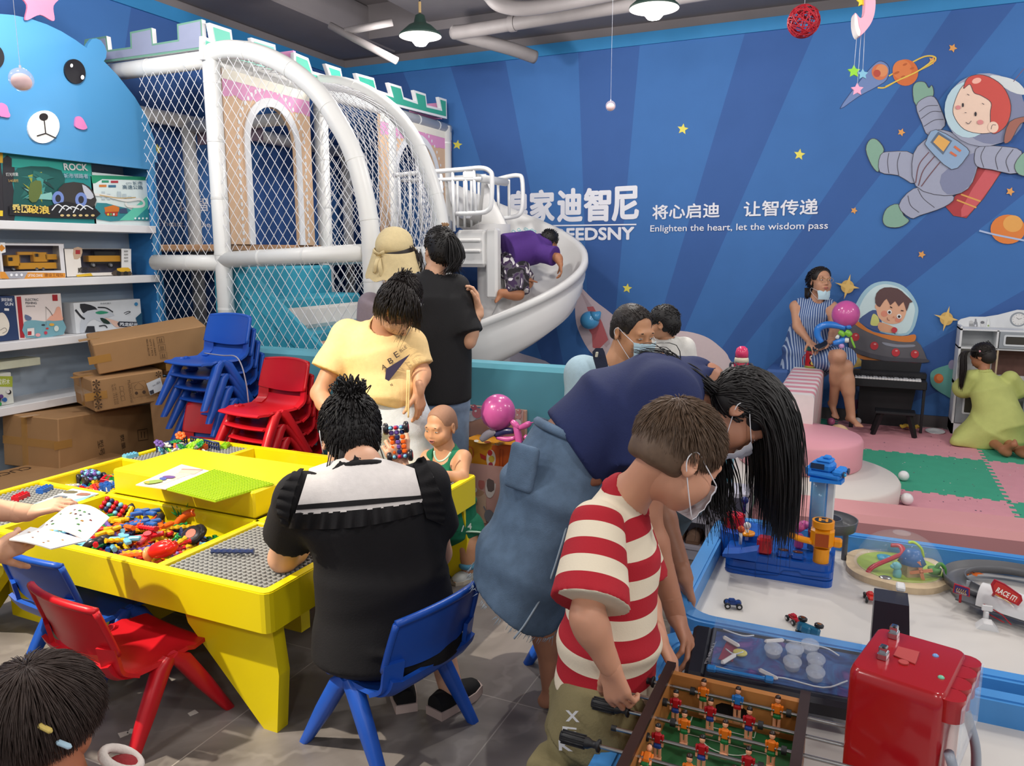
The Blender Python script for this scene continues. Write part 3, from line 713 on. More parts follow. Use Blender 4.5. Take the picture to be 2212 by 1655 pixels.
A = Art((XS+.016,0,0),(1,0,0)).at(*fr); A.disc((371,995),(38,32),'1b1316'); A.stroke([(375,1020),(388,1135)],'1b1316',9,0); A.stroke([(312,1158),(388,1135),(478,1177)],'1b1316',9,0)
A.build('nose_and_mouth',shelf)
for pts in ([(648,1000),(675,990),(705,1010),(735,1065),(742,1090),(715,1104),(680,1098),(645,1080),(640,1050)],[(-5,885),(30,880),(62,905),(75,950),(88,980),(75,1000),(30,995),(0,980)]):
    board(pts,'d77cb4','cheek_heart',4)
mb = MB(); mb.box(((XS+XB)/2,YR+.014,1.08),(XS-XB,.028,2.15)); mb.box(((XS+XB)/2,YL,1.08),(XS-XB,.03,2.15)); mb.box(((XS+XB)/2,(YR+YL)/2,2.145),(XS-XB,YR-YL,.04))
mb.box((XS-.006,YR-.005,1.08),(.02,.05,2.15)); mb.box((XS-.01,(YR+YL)/2,2.135),(.03,YR-YL,.075)); mb.build('body',MSB,shelf)
mb = MB(); mb.box((XB+.16,YR-.002,1.05),(.3,.006,2.0)); mb.build('side_lining',MSI,shelf)
mb = MB(); mb.box((XB-.01,(YR+YL)/2,1.08),(.02,YR-YL,2.14)); mb.build('back_panel',MSL,shelf)
SZ = [1.668,1.311,.928,.530]
for z in SZ:
    mb = MB(); mb.box(((XS+XB)/2+.004,(YR+YL)/2-.01,z),(XS-XB+.03,YR-YL-.02,.052),b=.003); mb.build('shelf_board',MSW,shelf)
# ---- boxed toys: front faces printed, some with a window and the toy behind it
MWIN = mat('box_window','e8eef2',.06,var=0,trans=1.,alpha=.28)
def toybox(name,label,x0,y0,x1,y1,z,col,dep=.12,xf=XS-.06,side=None):
    """carton whose front fills the photographed rectangle, standing at height z"""
    p0 = Xp(x0,(y0+y1)/2,xf); p1 = Xp(x1,(y0+y1)/2,xf); zt = Xp((x0+x1)/2,y0,xf)[2]
    t = thing(name,label,'toy box',(xf,(p0[1]+p1[1])/2,z),group=None)
    mb = MB(); mb.box((xf-dep/2,(p0[1]+p1[1])/2,(z+zt)/2),(dep,p1[1]-p0[1],zt-z),b=.002); mb.build('carton',mat('card_'+col,col,.45,var=.05,scale=20),t)
    return t,Art((xf+.0006,0,0),(1,0,0),.0004)
t,A = toybox('toy_car_box','big teal and black toy box with a blue-wheeled monster truck on the top shelf',8,338,202,474,1.696,'1c7f80')
A.at(0,0,3.94)
A.poly([(25,1350),(100,1350),(130,1480),(105,1560),(135,1700),(120,1880),(60,1880),(25,1700)],'25252b',2)
A.poly([(100,1350),(770,1395),(780,1500),(100,1420)],'2aa093',0)
A.poly([(150,1430),(520,1450),(530,1700),(480,1790),(140,1800),(120,1600)],'12504d',3)
for i in range(16): A.poly([(170+rng.uniform(0,300),1450+rng.uniform(0,280)) for _ in range(3)],['3f8f88','20615c','7fb7b0','8a9436','1a3a3a'][i % 5],0)
A.poly([(250,1560),(340,1540),(345,1640),(300,1720),(240,1700)],'5a6a34',2)
A.text('ROCK',(540,1450),(745,1455),60,'d8d8d8',.03); A.text('城市领路者',(540,1515),(745,1520),40,'99aabb',.01)
A.text('灯光喷雾',(45,1500),(150,1500),30,'c8c8c8'); A.text('2.4G遥控',(65,1550),(150,1550),24,'c8a050')
A.poly([(540,1560),(700,1560),(790,1640),(790,1760),(500,1780),(470,1660)],'33302f',2); A.poly([(690,1570),(760,1620),(790,1680),(730,1690)],'b8bcc8',2)
for c in ((485,1690),(680,1700)): A.disc(c,(50,62),'6f86c4'); A.disc(c,(24,32),'2a2a33'); 
A.at(0,400,3.94)
A.poly([(70,175),(430,190),(430,260),(70,255)],'17171d',0); A.poly([(430,170),(560,140),(700,180),(795,190),(795,290),(60,255),(200,240)],'17171d',2)
for k in range(5): A.stroke([(430+k*60,215+k % 2*20),(480+k*60,165+k % 3*10),(540+k*60,205)],'d8dce0',9)
A.text('乘风',(95,235),(235,240),75,'d8c070',.03); A.text('破浪',(225,240),(415,250),75,'d8b850',.03)
for k in range(6): A.disc((515+k*52,258),(16,10),'c8b078')
A.build('box_print',t)
t,A = toybox('toy_box','narrow yellow and black toy box at the left end of the top shelf',-60,328,7,468,1.696,'262329'); A.poly([(-60,328),(6,330),(6,352),(-60,350)],'d9a92a',0); A.poly([(-60,452),(6,455),(6,467),(-60,466)],'d9b92a',0); A.build('box_print',t)
t,A = toybox('city_road_box','white and teal city motorway set box on the top shelf by the end panel',199,378,320,478,1.696,'cfdcdc')
A.at(0,0,3.94); A.poly([(775,1490),(1240,1505),(1240,1535),(870,1525),(810,1560),(785,1560)],'1e8a66',0)
for p,c in ((((865,1535),(925,1555)),'2e8a6a'),(((942,1538),(1005,1558)),'a83a44'),(((842,1572),(905,1592)),'c87a3a'),(((920,1575),(985,1595)),'3a6a8a')): A.poly([p[0],(p[1][0],p[0][1]),p[1],(p[0][0],p[1][1])],c,0)
A.text('城市',(1130,1575),(1212,1575),32,'4a6678',.01); A.text('高速公路',(1042,1610),(1215,1612),36,'4a6678',.01); A.text('CITY',(1070,1570),(1120,1570),16,'4a6678')
for k in range(6): A.poly([(860+k*45,1700),(860+k*45,1630+k % 3*20),(890+k*45,1630+k % 3*20),(890+k*45,1700)],'aebdc4',0)
A.at(0,400,3.94); A.poly([(820,150),(1000,180),(1130,220),(1060,300),(820,290)],'2f7f88',2); A.poly([(1010,300),(1250,90),(1260,300)],'5fc0a8',0); A.poly([(1130,300),(1260,180),(1262,302)],'2f8a8f',0)
A.stroke([(800,80),(900,90),(1060,130),(1180,120),(1220,150),(1200,180),(1090,180),(1060,150)],'d8d8d4',20); A.stroke([(840,85),(1000,110),(1150,105)],'b89a60',7)
A.poly([(880,190),(960,170),(1010,190),(1005,225),(890,230)],'c8702a',0); A.poly([(880,230),(1000,225),(990,265),(900,260)],'a03a2a',0); A.poly([(1010,200),(1070,195),(1080,240),(1010,240)],'3a4a68',0)
for k in range(4): A.poly([(905+k*24,240),(920+k*24,240),(920+k*24,258),(905+k*24,258)],['d8c83a','4aa05a','d0d0d0','c84a3a'][k],0)
for k in range(4): A.disc((1143+k*32,283),9,'d8e4e4')
A.build('box_print',t)
def window_box(name,label,x0,y0,x1,y1,z,col,win):
    xf = XS-.06; dep = .11
    p0 = Xp(x0,(y0+y1)/2,xf); p1 = Xp(x1,(y0+y1)/2,xf); zt = Xp((x0+x1)/2,y0,xf)[2]
    t = thing(name,label,'toy box',(xf,(p0[1]+p1[1])/2,z)); m = mat('card_'+col,col,.45,var=.05,scale=20)
    w0 = Xp(win[0],win[3],xf); w1 = Xp(win[2],win[1],xf)
    mb = MB(); mb.prism([(p0[1],z),(p1[1],z),(p1[1],zt),(p0[1],zt)],(xf,0,0),(0,1,0),(0,0,1),.002,0,holes=[[(w0[1],w0[2]),(w1[1],w0[2]),(w1[1],w1[2]),(w0[1],w1[2])]])
    yc = (p0[1]+p1[1])/2; W = p1[1]-p0[1]; H = zt-z
    mb.box((xf-dep,yc,z+H/2),(.002,W,H),mi=1); mb.box((xf-dep/2,yc,z+.002),(dep,W,.003)); mb.box((xf-dep/2,yc,zt-.002),(dep,W,.003))
    mb.box((xf-dep/2,p0[1],z+H/2),(dep,.002,H)); mb.box((xf-dep/2,p1[1],z+H/2),(dep,.002,H))
    mb.build('carton',[m,mat('card_inner','6b6a80',.6)],t)
    mb = MB(); mb.prism([(w0[1],w0[2]),(w1[1],w0[2]),(w1[1],w1[2]),(w0[1],w1[2])],(xf-.001,0,0),(0,1,0),(0,0,1),0); mb.build('window',MWIN,t)
    return t,Art((xf+.0006,0,0),(1,0,0),.0004),xf
def wheel(mb,c,r,w,ax=(1,0,0),mi=0):
    ax = nrm(ax); c = np.asarray(c,float); mb.tube([c-ax*w/2,c-ax*w*.3,c+ax*w*.3,c+ax*w/2],[r*.8,r,r,r*.8],14,mi); mb.cyl(c+ax*w*.5,c+ax*w*.56,r*.5,n=10,mi=mi+1)
YEL,BLK,GRY = plastic('d89a2e'),plastic('232326'),plastic('8a8a8e')
t,A,xf = window_box('crane_truck_box','toy box with a window showing an orange yellow crane truck',0,525,141,603,1.339,'d5d3d6',(8,531,127,587))
A.poly([(0,587),(141,590),(141,603),(0,602)],'d08a2e',0); A.poly([(10,587),(60,588),(52,602),(20,602)],'9c9ca4',0); A.text('LIFTING CRANE',(60,598),(92,598),6,'f0f0f0'); A.text('建设工程队',(96,598),(137,598),8,'8a4a20'); A.poly([(0,524),(10,524),(12,545),(0,548)],'e8e8e8',0); A.star((3,536),8,'d88a2a',4,.7)
for k in range(3): A.disc((24+k*11,594),3,'e4e4e8')
A.build('box_print',t)
def bx(mb,x0,y0,x1,y1,xr,th,mi=0):
    p = Xp(x0,y1,xr); q = Xp(x1,y0,xr); mb.box((xr,(p[1]+q[1])/2,(p[2]+q[2])/2),(th,abs(q[1]-p[1]),abs(q[2]-p[2])),b=.002,mi=mi)
mb = MB(); xm = xf-.055
bx(mb,12,551,36,575,xm,.05); bx(mb,36,567,116,582,xm,.05); bx(mb,70,545,96,566,xm,.04); bx(mb,94,549,118,561,xm,.04); bx(mb,36,544,76,551,xm,.02); bx(mb,17,556,26,564,xm+.022,.01,1); bx(mb,74,548,82,555,xm+.017,.01,1)
for x in (28,78,92): wheel(mb,Xp(x,582,xm+.02),.013,.014,mi=1)
mb.build('crane_truck',[YEL,BLK,GRY],t)
t,A,xf = window_box('jeep_box','toy box with a window showing a yellow off-road car',140,537,283,600,1.339,'dcd6cf',(177,538,262,590))
A.poly([(159,536),(177,536),(175,555),(160,560)],'b89c84',2); A.poly([(163,540),(173,540),(173,549),(163,549)],'a02a30',0); A.poly([(262,537),(283,538),(283,600),(262,592)],'dcdcdc',0)
A.text('威腾',(168,590),(190,590),13,'2a241c',.02); A.text('遥控越野车',(190,587),(216,587),10,'3a2c1c',.01); A.poly([(164,594),(196,590),(200,596),(166,598)],'d8b02a',0)
A.poly([(240,590),(258,580),(282,586),(281,596),(250,596)],'4a4038',2); A.poly([(252,580),(276,578),(281,586),(258,587)],'d8a82a',2)
for x in (256,271): A.disc((x,591),5,'222222')
for k in range(4): A.text('越野',(267,545+k*7),(276,545+k*7),4,'555555')
A.build('box_print',t)
mb = MB(); xm = xf-.055
bx(mb,186,552,253,566,xm,.06); bx(mb,200,543,246,553,xm,.045,1); bx(mb,190,563,250,570,xm,.05,1)
for x in (200,238): wheel(mb,Xp(x,573,xm+.03),.021,.02,mi=1)
mb.build('toy_jeep',[YEL,BLK,GRY],t)
t,A = toybox('toy_gun_box','dark blue toy gun box cut by the left edge of the photo',-30,640,37,734,.956,'24385e'); A.at(0,400,3.94)
A.text('GUN',(40,1025),(112,1027),28,'d8dce4',.02); A.text('弹软弹枪',(10,990),(105,993),32,'d8dce4',.01)
A.poly([(-30,1120),(20,1085),(60,1130),(80,1200),(50,1270),(-20,1270)],'d5cec2',3); A.stroke([(0,1235),(40,1215),(55,1240),(20,1262)],'8a847c',6); A.poly([(35,1048),(75,1050),(75,1070),(35,1068)],'dddddd',0); A.build('box_print',t)
t,A = toybox('fishing_game_box','pale square fishing game box with a red spine and blue sea print',36,636,136,731,.956,'d9cfcc'); A.at(0,400,3.94)
A.poly([(140,950),(178,948),(210,1300),(172,1300)],'9c1f28',0); A.text('ELECTRIC',(215,985),(326,985),20,'3a3f4c',.012); A.text('FISHING',(217,1013),(312,1013),20,'3a3f4c',.012); A.text('益智电动钓鱼',(220,1037),(298,1037),14,'3a3f4c')
A.poly([(443,932),(487,932),(490,985),(446,985)],'9c1f28',0)
A.poly([(205,1165),(300,1150),(380,1160),(470,1140),(535,1150),(540,1270),(220,1300)],'6f9fac',2); A.poly([(395,1150),(460,1090),(480,1040),(510,1040),(525,1110),(530,1150)],'d8a08c',2); A.poly([(210,1100),(265,1125),(255,1150),(215,1145)],'5a6a8a',2)
A.stroke([(385,1035),(420,1070),(445,1110)],'4a4a48',4); A.stroke([(388,1038),(390,1190)],'6a6a68',2,0)
for c,r,k in (((365,1190),(16,8),'33414e'),((437,1187),(22,12),'d0a040'),((398,1220),(12,8),'c03a3a'),((385,1257),(14,14),'b83a50'),((318,1275),(22,15),'d89a9c'),((475,1220),(20,24),'c9d2cc')): A.disc(c,r,k)
A.poly([(225,1220),(285,1215),(288,1280),(228,1285)],'d8d2d0',0); A.poly([(230,1245),(262,1243),(262,1275),(230,1278)],'a02a30',0); A.build('box_print',t)
t,A = toybox('dinosaur_toy_box','white toy box printed with a black and white robot dinosaur',162,650,306,720,.956,'cfd3d8'); A.at(0,400,3.94)
A.poly([(680,1010),(770,1020),(830,1060),(760,1110),(700,1080)],'26282e',2); A.poly([(700,1100),(800,1060),(920,1070),(975,1110),(900,1130),(960,1180),(880,1180),(800,1140),(740,1180),(720,1250),(680,1250)],'b9bfc8',2)
A.poly([(810,1085),(860,1070),(925,1085),(850,1100)],'2f8a6a',3); A.poly([(850,1130),(900,1140),(940,1180),(880,1175)],'22352e',2); A.poly([(890,1130),(1000,1160),(1060,1200),(990,1210),(930,1160)],'d8b4a4',3)
A.stroke([(640,1060),(690,1120),(720,1140)],'26282e',16); A.stroke([(830,1040),(900,1045),(960,1080)],'26282e',9); A.poly([(740,1200),(800,1200),(810,1255),(720,1255)],'2a2c33',0); A.stroke([(840,1200),(890,1195),(910,1215)],'2a2c33',9)
A.poly([(1010,1160),(1175,1165),(1190,1200),(1165,1215),(1010,1205),(995,1180)],'262a38',0); A.text('恐龙纪元',(1015,1200),(1170,1203),32,'e0e4ea',.02); A.poly([(1150,1130),(1205,1080),(1210,1240),(1040,1250),(1060,1225),(1180,1220)],'1f4a66',0)
A.disc((1155,1012),15,'3a7fb0'); A.stroke([(1050,1090),(1085,1075),(1105,1080),(1065,1100)],'33343a',5); A.text('恐龙机器人',(850,1014),(942,1010),12,'44464e'); A.build('box_print',t)
# lying puzzle boxes below
t,A = toybox('block_set_box','green and white box of building blocks on the lowest visible shelf',-60,810,28,882,.558,'c9ccc4'); A.poly([(-60,812),(27,813),(27,836),(-60,834)],'9aa83a',0); A.text('颗粒积木',(-14,831),(21,831),13,'e0e4d0',.01)
for i in range(26): A.disc((rng.uniform(-30,24),rng.uniform(842,876)),rng.uniform(2,5),['b03030','2a5a9a','2a8a4a','5a3a7a','d0d0d0','222222'][i % 6])
A.build('box_print',t)
mb = MB(); q0,q1 = Xp(-20,800,XS-.08),Xp(92,800,XS-.08); mb.box((XS-.17,(q0[1]+q1[1])/2,.80),(.16,q1[1]-q0[1],.05),b=.003); tag(mb.build('game_box',mat('card_pale_green','c9cdb8',.5,var=.2,scale=12)),'flat pale green game box lying behind the cardboard cartons','toy box')
# ------------------------------------------------------------------ brown shipping cartons
def card_mat():
    m = mat('brown_cardboard','a37c53',.75,var=.10,scale=7,bump=.06,bscale=40); return m
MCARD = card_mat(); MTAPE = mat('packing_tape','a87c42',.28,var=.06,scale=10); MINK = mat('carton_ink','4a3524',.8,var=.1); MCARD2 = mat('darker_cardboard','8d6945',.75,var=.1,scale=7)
def carton(label,N,Lp,Fp,h,m=MCARD,tape=True,ink=None,up=None):
    """N: near top corner, Lp: the corner to its left on the end face, Fp: far top corner of the long side"""
    N,Lp,Fp = (np.asarray(q,float) for q in (N,Lp,Fp)); e2 = Fp-N; e1 = Lp-N
    yv = nrm(e2); e1 = e1-yv*(e1@yv); xv = nrm(e1); zv = nrm(np.cross(yv,xv)); zv = zv if zv[2] > 0 else -zv
    w,l = np.linalg.norm(e1),np.linalg.norm(e2); R = np.stack([xv,yv,zv],1); c = N+e1/2+e2/2-zv*h/2
    if np.linalg.det(R) < 0: R = np.stack([-xv,yv,zv],1)
    t = thing('cardboard_carton',label,'carton',c-zv*h/2)
    mb = MB(); mb.box(c,(w,l,h),R,.006); mb.build('carton_body',m,t)
    if tape:
        mb = MB(); mb.box(c-yv*l/2,(w*1.002,.002,.05),R); mb.box(c-yv*l/2+zv*h*.5,(.05,.12,.003),R); mb.box(c-yv*l/2*.93-xv*(w/2+.0005),(.002,.13,.05),R); mb.box(c-yv*(l/2+.0008)+xv*w*.1,(.045,.002,h*.96),R)
        mb.build('packing_tape',MTAPE,t)
    if ink:
        a = Art(N-xv*.0015,-xv,.0006)
        a2 = ink(a)
        a.mats = [MINK if mm.name.startswith('print_4a3524') else mm for mm in a.mats]; a.build('carton_print',t)
    return t
d2 = lambda x,y,z: Zp(x,y,z)
INK = '4a3524'
def ink1(a):
    a.at(0,660,4.6)
    for k,s in enumerate(('MEAS 81x38x21CM','QTY 1 PCS','COHNO 家居系列')):
        a.text(s,(1450+k*32,335),(1475+k*32,500),15,INK)
    for k in range(3):
        x,y = 1558+k*14,315+k*76
        a.stroke([(x,y),(x+68,y-6),(x+74,y+56),(x+8,y+64),(x,y)],INK,3,0); a.stroke([(x+25,y+12),(x+27,y+42)],INK,6,0); a.stroke([(x+45,y+10),(x+47,y+40)],INK,6,0); a.stroke([(x+15,y+50),(x+60,y+44)],INK,4,0)
def ink2(a):
    a.at(0,660,4.6)
    for k in range(4):
        for q in range(6):
            t = q*pi/3+.3; c = (955+k*6,775+k*72); a.poly([c,(c[0]+40*cos(t),c[1]+40*sin(t)),(c[0]+40*cos(t+.5),c[1]+40*sin(t+.5))],INK,0)
    for k in range(3):
        for q in range(6):
            t = q*pi/3+.3; c = (1565+k*8,680+k*100); a.poly([c,(c[0]+30*cos(t),c[1]+34*sin(t)),(c[0]+30*cos(t+.5),c[1]+34*sin(t+.5))],INK,0)
    a.text('Multifunctional',(1250,740),(1285,960),28,INK); a.text('G.W.: 18.0 KGS',(1115,775),(1150,975),18,INK); a.text('N.W.: 17.0 KGS',(1090,785),(1125,980),18,INK)
    a.stroke([(1290,770),(1420,740),(1480,880),(1310,915),(1290,770)],INK,3,0); a.stroke([(1320,800),(1360,760),(1410,800),(1400,830),(1330,830),(1320,800)],INK,3,0); a.disc((1340,865),16,INK); a.disc((1415,855),18,INK)
    for k in range(3): a.stroke([(1170+k*6,800+k*50),(1205+k*6,795+k*50),(1215+k*6,835+k*50),(1180+k*6,842+k*50),(1170+k*6,800+k*50)],INK,4,0)
    a.poly([(1435,768),(1575,708),(1610,828),(1475,885)],'cfd2d8',0); a.poly([(1465,845),(1505,828),(1515,865),(1478,880)],'3a3a40',0); a.text('300-108-8',(1500,800),(1575,762),12,'6a6a70'); a.text('合格证',(1540,770),(1570,750),14,'8a8a90')
def ink3(a):
    a.at(0,660,4.6); a.text('型号',(965,1350),(990,1500),70,INK); a.text('数量:',(1190,1290),(1215,1450),50,INK)
    a.stroke([(1365,1240),(1460,1225),(1470,1330),(1375,1345),(1365,1240)],INK,5,0)
    for x in (1400,1430): a.stroke([(x,1255),(x+4,1315)],INK,7,0)
c6 = Zp(133,1018,.2)
dd = lambda p: float((np.asarray(p)-_C)@_fw)
D3 = dd(Zp(133,1012,.2))
carton('large plain carton at the bottom of the carton pile, under two others',Dp(125,905,D3),Dp(125,905,D3)+V(-.46,.03,0),Yp(352,868,3.9),.33,ink=ink3)
N2 = Dp(197,822,D3*1.02); F2 = Yp(351,799,3.62)
carton('middle carton of the pile printed with black pinwheels and a white label',N2,N2+V(-.42,-.02,0),F2,.205,ink=ink2)
N1 = Dp(199,745,D3*1.03); F1 = Yp(444,703,3.86)
carton('long topmost carton of the pile with arrow and umbrella shipping marks',N1,N1+V(-.40,-.0,.015),F1,.20,ink=ink1)
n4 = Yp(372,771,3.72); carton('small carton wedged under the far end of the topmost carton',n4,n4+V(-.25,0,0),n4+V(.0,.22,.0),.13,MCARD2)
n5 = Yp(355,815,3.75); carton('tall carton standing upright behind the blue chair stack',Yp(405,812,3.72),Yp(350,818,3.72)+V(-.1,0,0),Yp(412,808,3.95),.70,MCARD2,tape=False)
def ink6(a): pass
t = carton('flat carton lying on the floor below the pile beside the yellow table',V(-3.95,2.35,.19),V(-4.76,2.4,.19),V(-3.85,3.35,.19),.19,tape=False)
A = Art((0,0,.1912),(0,0,1),.0005); A.ax,A.ay = V(1,0,0),V(0,1,0)
def uvz(p): q = Zp(*A.px(p),.1912); return (float(q[0]),float(q[1]))
A.uv = uvz; A.o = V(0,0,.1912)
v,f = text_mesh('CUCHI',.01); lo,hi = v.min(0),v.max(0); a0 = np.array(uvz((58,1008))); a1 = np.array(uvz((-40,1032))); ax2 = (a1-a0)/(hi[0]-lo[0]); ay2 = np.array([ax2[1],-ax2[0]])*-1.1
q = a0+(v[:,:1]-lo[0])*ax2+(v[:,1:2]-lo[1])*ay2; A.mb.add(np.c_[q,np.full(len(q),.1915)],f,0,False); A.mats = [MINK]; A.build('carton_print',t)
# ------------------------------------------------------------------ small plastic chairs
def chair_parts(root,m,k=1.0):
    """local frame: front towards +y, seat .26 high"""
    W = .165
    pr = [(.165,.252),(.15,.262),(.08,.258),(0,.252),(-.07,.252),(-.115,.262),(-.14,.285),(-.152,.315)]
    mb = MB(); xs = np.linspace(-1,1,11)
    G = [[V(W*x*(1-.10*max(0,(y-.1)/.07)),y,z-.006*(1-x*x)+(.012*max(0,abs(x)-.8)*5*(1 if y < .1 else 0))) for x in xs] for y,z in smooth_path([V(*p) for p in pr],3)]
    mb.sheet(G,0,thick=-.013); local_part('seat',mb,m,root)
    # back panel, bowed, with a rolled rim and two arms down to the seat
    mb = MB(); G = []
    for z in np.linspace(.348,.50,9):
        t = (z-.348)/.152; G.append([V(.172*x*(1-.05*t*t),-.165-.045*t+.030*x*x+(.0),z+(-.018*(1-x*x) if t < .12 else 0)+(.010*(1-x*x) if t > .95 else 0)) for x in np.linspace(-1,1,13)])
    mb.sheet(G,0,thick=.012); mb.tube([p+V(0,.002,.0) for p in G[-1]],.0115,8)
    for s in (0,-1): mb.tube([g[s] for g in G],.010,8)
    local_part('backrest',mb,m,root)
    for s in (-1,1):
        mb = MB(); G = []
        for y,z in smooth_path([V(-.10,.262),V(-.142,.29),(-.152,.33),(-.16,.375)],4): G.append([V(s*(.150-.027*q),y+.018*(1-q)*.6,z) for q in np.linspace(-1,1,5)])
        mb.sheet(G,0,thick=.012*s); local_part('back_support',mb,m,root)
    for s in (-1,1):
        for f in (-1,1):
            mb = MB(); a,b = V(s*.158,.028+f*.022,.255),V(s*.185,.028+f*.165,.0)
            P = [a+V(0,-f*.02,.004),a+(b-a)*.08,a+(b-a)*.5,b]
            R4 = [.017,.023,.021,.0165]
            d = nrm(b-a); x_ = V(1,0,0); y_ = np.cross(d,x_); ring = []
            for p,r in zip(P,R4):
                ring.append([p+x_*r*.95*cx_+y_*r*1.1*cy_ for cx_,cy_ in ((-1,-.6),(-.6,-1),(.6,-1),(1,-.6),(1,.6),(.6,1),(-.6,1),(-1,.6))])
            for i,q in enumerate(ring[-1]): q[2] = 0.
            mb.sheet(ring,0,closed=True); mb.add(ring[-1],[tuple(range(8))[::-1]],0,False); mb.add(ring[0],[tuple(range(8))],0,False)
            local_part('leg',mb,m,root)
    return root
PBLUE,PRED = mat('chair_blue','1f53b4',.36,var=.05,scale=6,bump=.03,bscale=300),mat('chair_red','bf1420',.36,var=.05,scale=6,bump=.03,bscale=300)
def face(d): return math.atan2(-d[0],d[1])        # z turn that points local +y along d
blue0 = chair_parts(thing('kids_chair','blue plastic kids chair the woman in black sits on','chair',(-1.245,1.86,0),face((-.97,.22))),PBLUE)
red0 = chair_parts(thing('kids_chair','single red plastic kids chair at the near side of the yellow table','chair',(-2.06,1.57,0),face((.12,.99))),PRED)
for c in (blue0,red0): c.scale = (1.06,1.06,1.0)
dup(blue0,(-2.46,1.73,0),face((.05,1)),'blue plastic kids chair tucked under the table beside the single red chair')
dup(blue0,(-.80,2.37,0),face((.75,.65)),'blue plastic kids chair mostly hidden behind the denim skirt')
dup(blue0,(-3.43,3.17,0),face((.22,-1)),'blue plastic kids chair under the far red chair, almost hidden')
dup(red0,(-3.43,3.16,.105),face((.22,-1)),'red plastic kids chair at the far table side, its backrest in front of the stacks')
ORD = ['topmost','second from top','third from top','fourth from top','fifth from top','sixth from top','bottom']
df = nrm(V(-.08,-1,0))
for k in range(7):
    c = V(-3.54,3.38,.585)-V(0,0,.078*k)-df*.028*k
    dup(blue0,c+V(0,0,.03),face(df),ORD[k]+' blue chair in the tall blue chair stack','stacked blue chairs')
df2 = nrm(V(-.12,-1,0))
for k in range(5):
    c = V(-3.02,3.26,.385)-V(0,0,.078*k)-df2*.028*k
    dup(red0,c,face(df2),(ORD[k] if k < 4 else 'bottom')+' red chair in the red chair stack','stacked red chairs')
mb = MB(); q = [V(-3.68,3.33,.86),V(-3.55,3.38,.84),V(-3.46,3.33,.83),V(-3.41,3.30,.70),V(-3.39,3.29,.45)]
tag(mb.tube(smooth_path([Yp(442,763,3.36),Yp(480,768,3.34),Yp(508,770,3.30),Yp(522,790,3.28),Yp(532,830,3.27),Yp(537,870,3.27)],6),.004,6).build('strap',mat('strap_grey','9a98a6',.5)),'thin grey strap tied over the blue chair stack','strap')
# ------------------------------------------------------------------ yellow building-block table
MY = mat('table_yellow','e2cc10',.34,var=.04,scale=3); MGP = mat('baseplate_grey','8f8f8d',.45,var=.03); MLG = mat('baseplate_lime','a2c21c',.45,var=.03)
TX0,TX1,TX2,TX3 = -3.30,-2.85,-2.03,-1.55; TY0,TY1,TY2,TY3 = 1.647,2.13,2.55,3.02; TZ = .50
tab = thing('block_table','large square yellow building block table with trays and grey corner plates','table',((TX0+TX3)/2,(TY0+TY3)/2,0))
mb = MB()
def rrect(x0,x1,y0,y1,r,n=4):
    return [(cx+r*cos(t),cy+r*sin(t)) for cx,cy,t0 in ((x1-r,y1-r,0),(x0+r,y1-r,pi/2),(x0+r,y0+r,pi),(x1-r,y0+r,3*pi/2)) for t in np.linspace(t0,t0+pi/2,n)]
mb.prism(rrect(TX0,TX3,TY0,TY3,.028),(0,0,.496),(1,0,0),(0,1,0),.126,holes=[rrect(TX0+.036,TX3-.036,TY0+.036,TY3-.036,.01)])
mb.prism(rrect(TX0+.003,TX3-.003,TY0+.003,TY3-.003,.026),(0,0,.500),(1,0,0),(0,1,0),.004,holes=[rrect(TX0+.033,TX3-.033,TY0+.033,TY3-.033,.012)])
mb.build('rim',MY,tab)
mb = MB()
for y in (TY1,TY2): mb.box(((TX0+TX3)/2,y,.445),(TX3-TX0-.06,.026,.11),b=.006)
for x in (TX1,TX2): mb.box((x,(TY0+TY3)/2,.445),(.026,TY3-TY0-.06,.11),b=.006)
mb.build('divider',MY,tab)
mb = MB(); mb.box(((TX0+TX3)/2,(TY0+TY3)/2,.392),(TX3-TX0-.05,TY3-TY0-.05,.016)); mb.build('tray_floor',MY,tab)
mb = MB(); mb.box(((TX1+TX2)/2,(TY1+TY2)/2,.55),(TX2-TX1-.05,TY2-TY1-.03,.11),b=.008); mb.box(((TX1+TX2)/2,(TY1+TY2)/2,.601),(TX2-TX1-.10,TY2-TY1-.08,.004)); mb.build('raised_middle',MY,tab)
def studs(mb,x0,x1,y0,y1,z,pitch,r,h,n=8):
    nx,ny = int((x1-x0)/pitch),int((y1-y0)/pitch); a = np.arange(n)*2*pi/n; ci = np.stack([np.cos(a),np.sin(a)],1)*r
    v1 = np.concatenate([np.c_[ci,np.zeros(n)],np.c_[ci,np.full(n,h)],np.c_[ci*.86,np.full(n,h+.0012)]])
    f1 = [(q,(q+1) % n,n+(q+1) % n,n+q) for q in range(n)]+[(n+q,n+(q+1) % n,2*n+(q+1) % n,2*n+q) for q in range(n)]+[tuple(range(2*n,3*n))]
    ox,oy = x0+((x1-x0)-(nx-1)*pitch)/2,y0+((y1-y0)-(ny-1)*pitch)/2
    for i in range(nx):
        for j in range(ny): mb.add(v1+V(ox+i*pitch,oy+j*pitch,z),f1,0,False)
def plate(parent,x0,x1,y0,y1,z,m,pitch=.0205,name='baseplate'):
    mb = MB(); mb.box(((x0+x1)/2,(y0+y1)/2,z-.003),(x1-x0,y1-y0,.006),b=.001); studs(mb,x0,x1,y0,y1,z,pitch,pitch*.31,pitch*.26); return mb.build(name,m,parent)
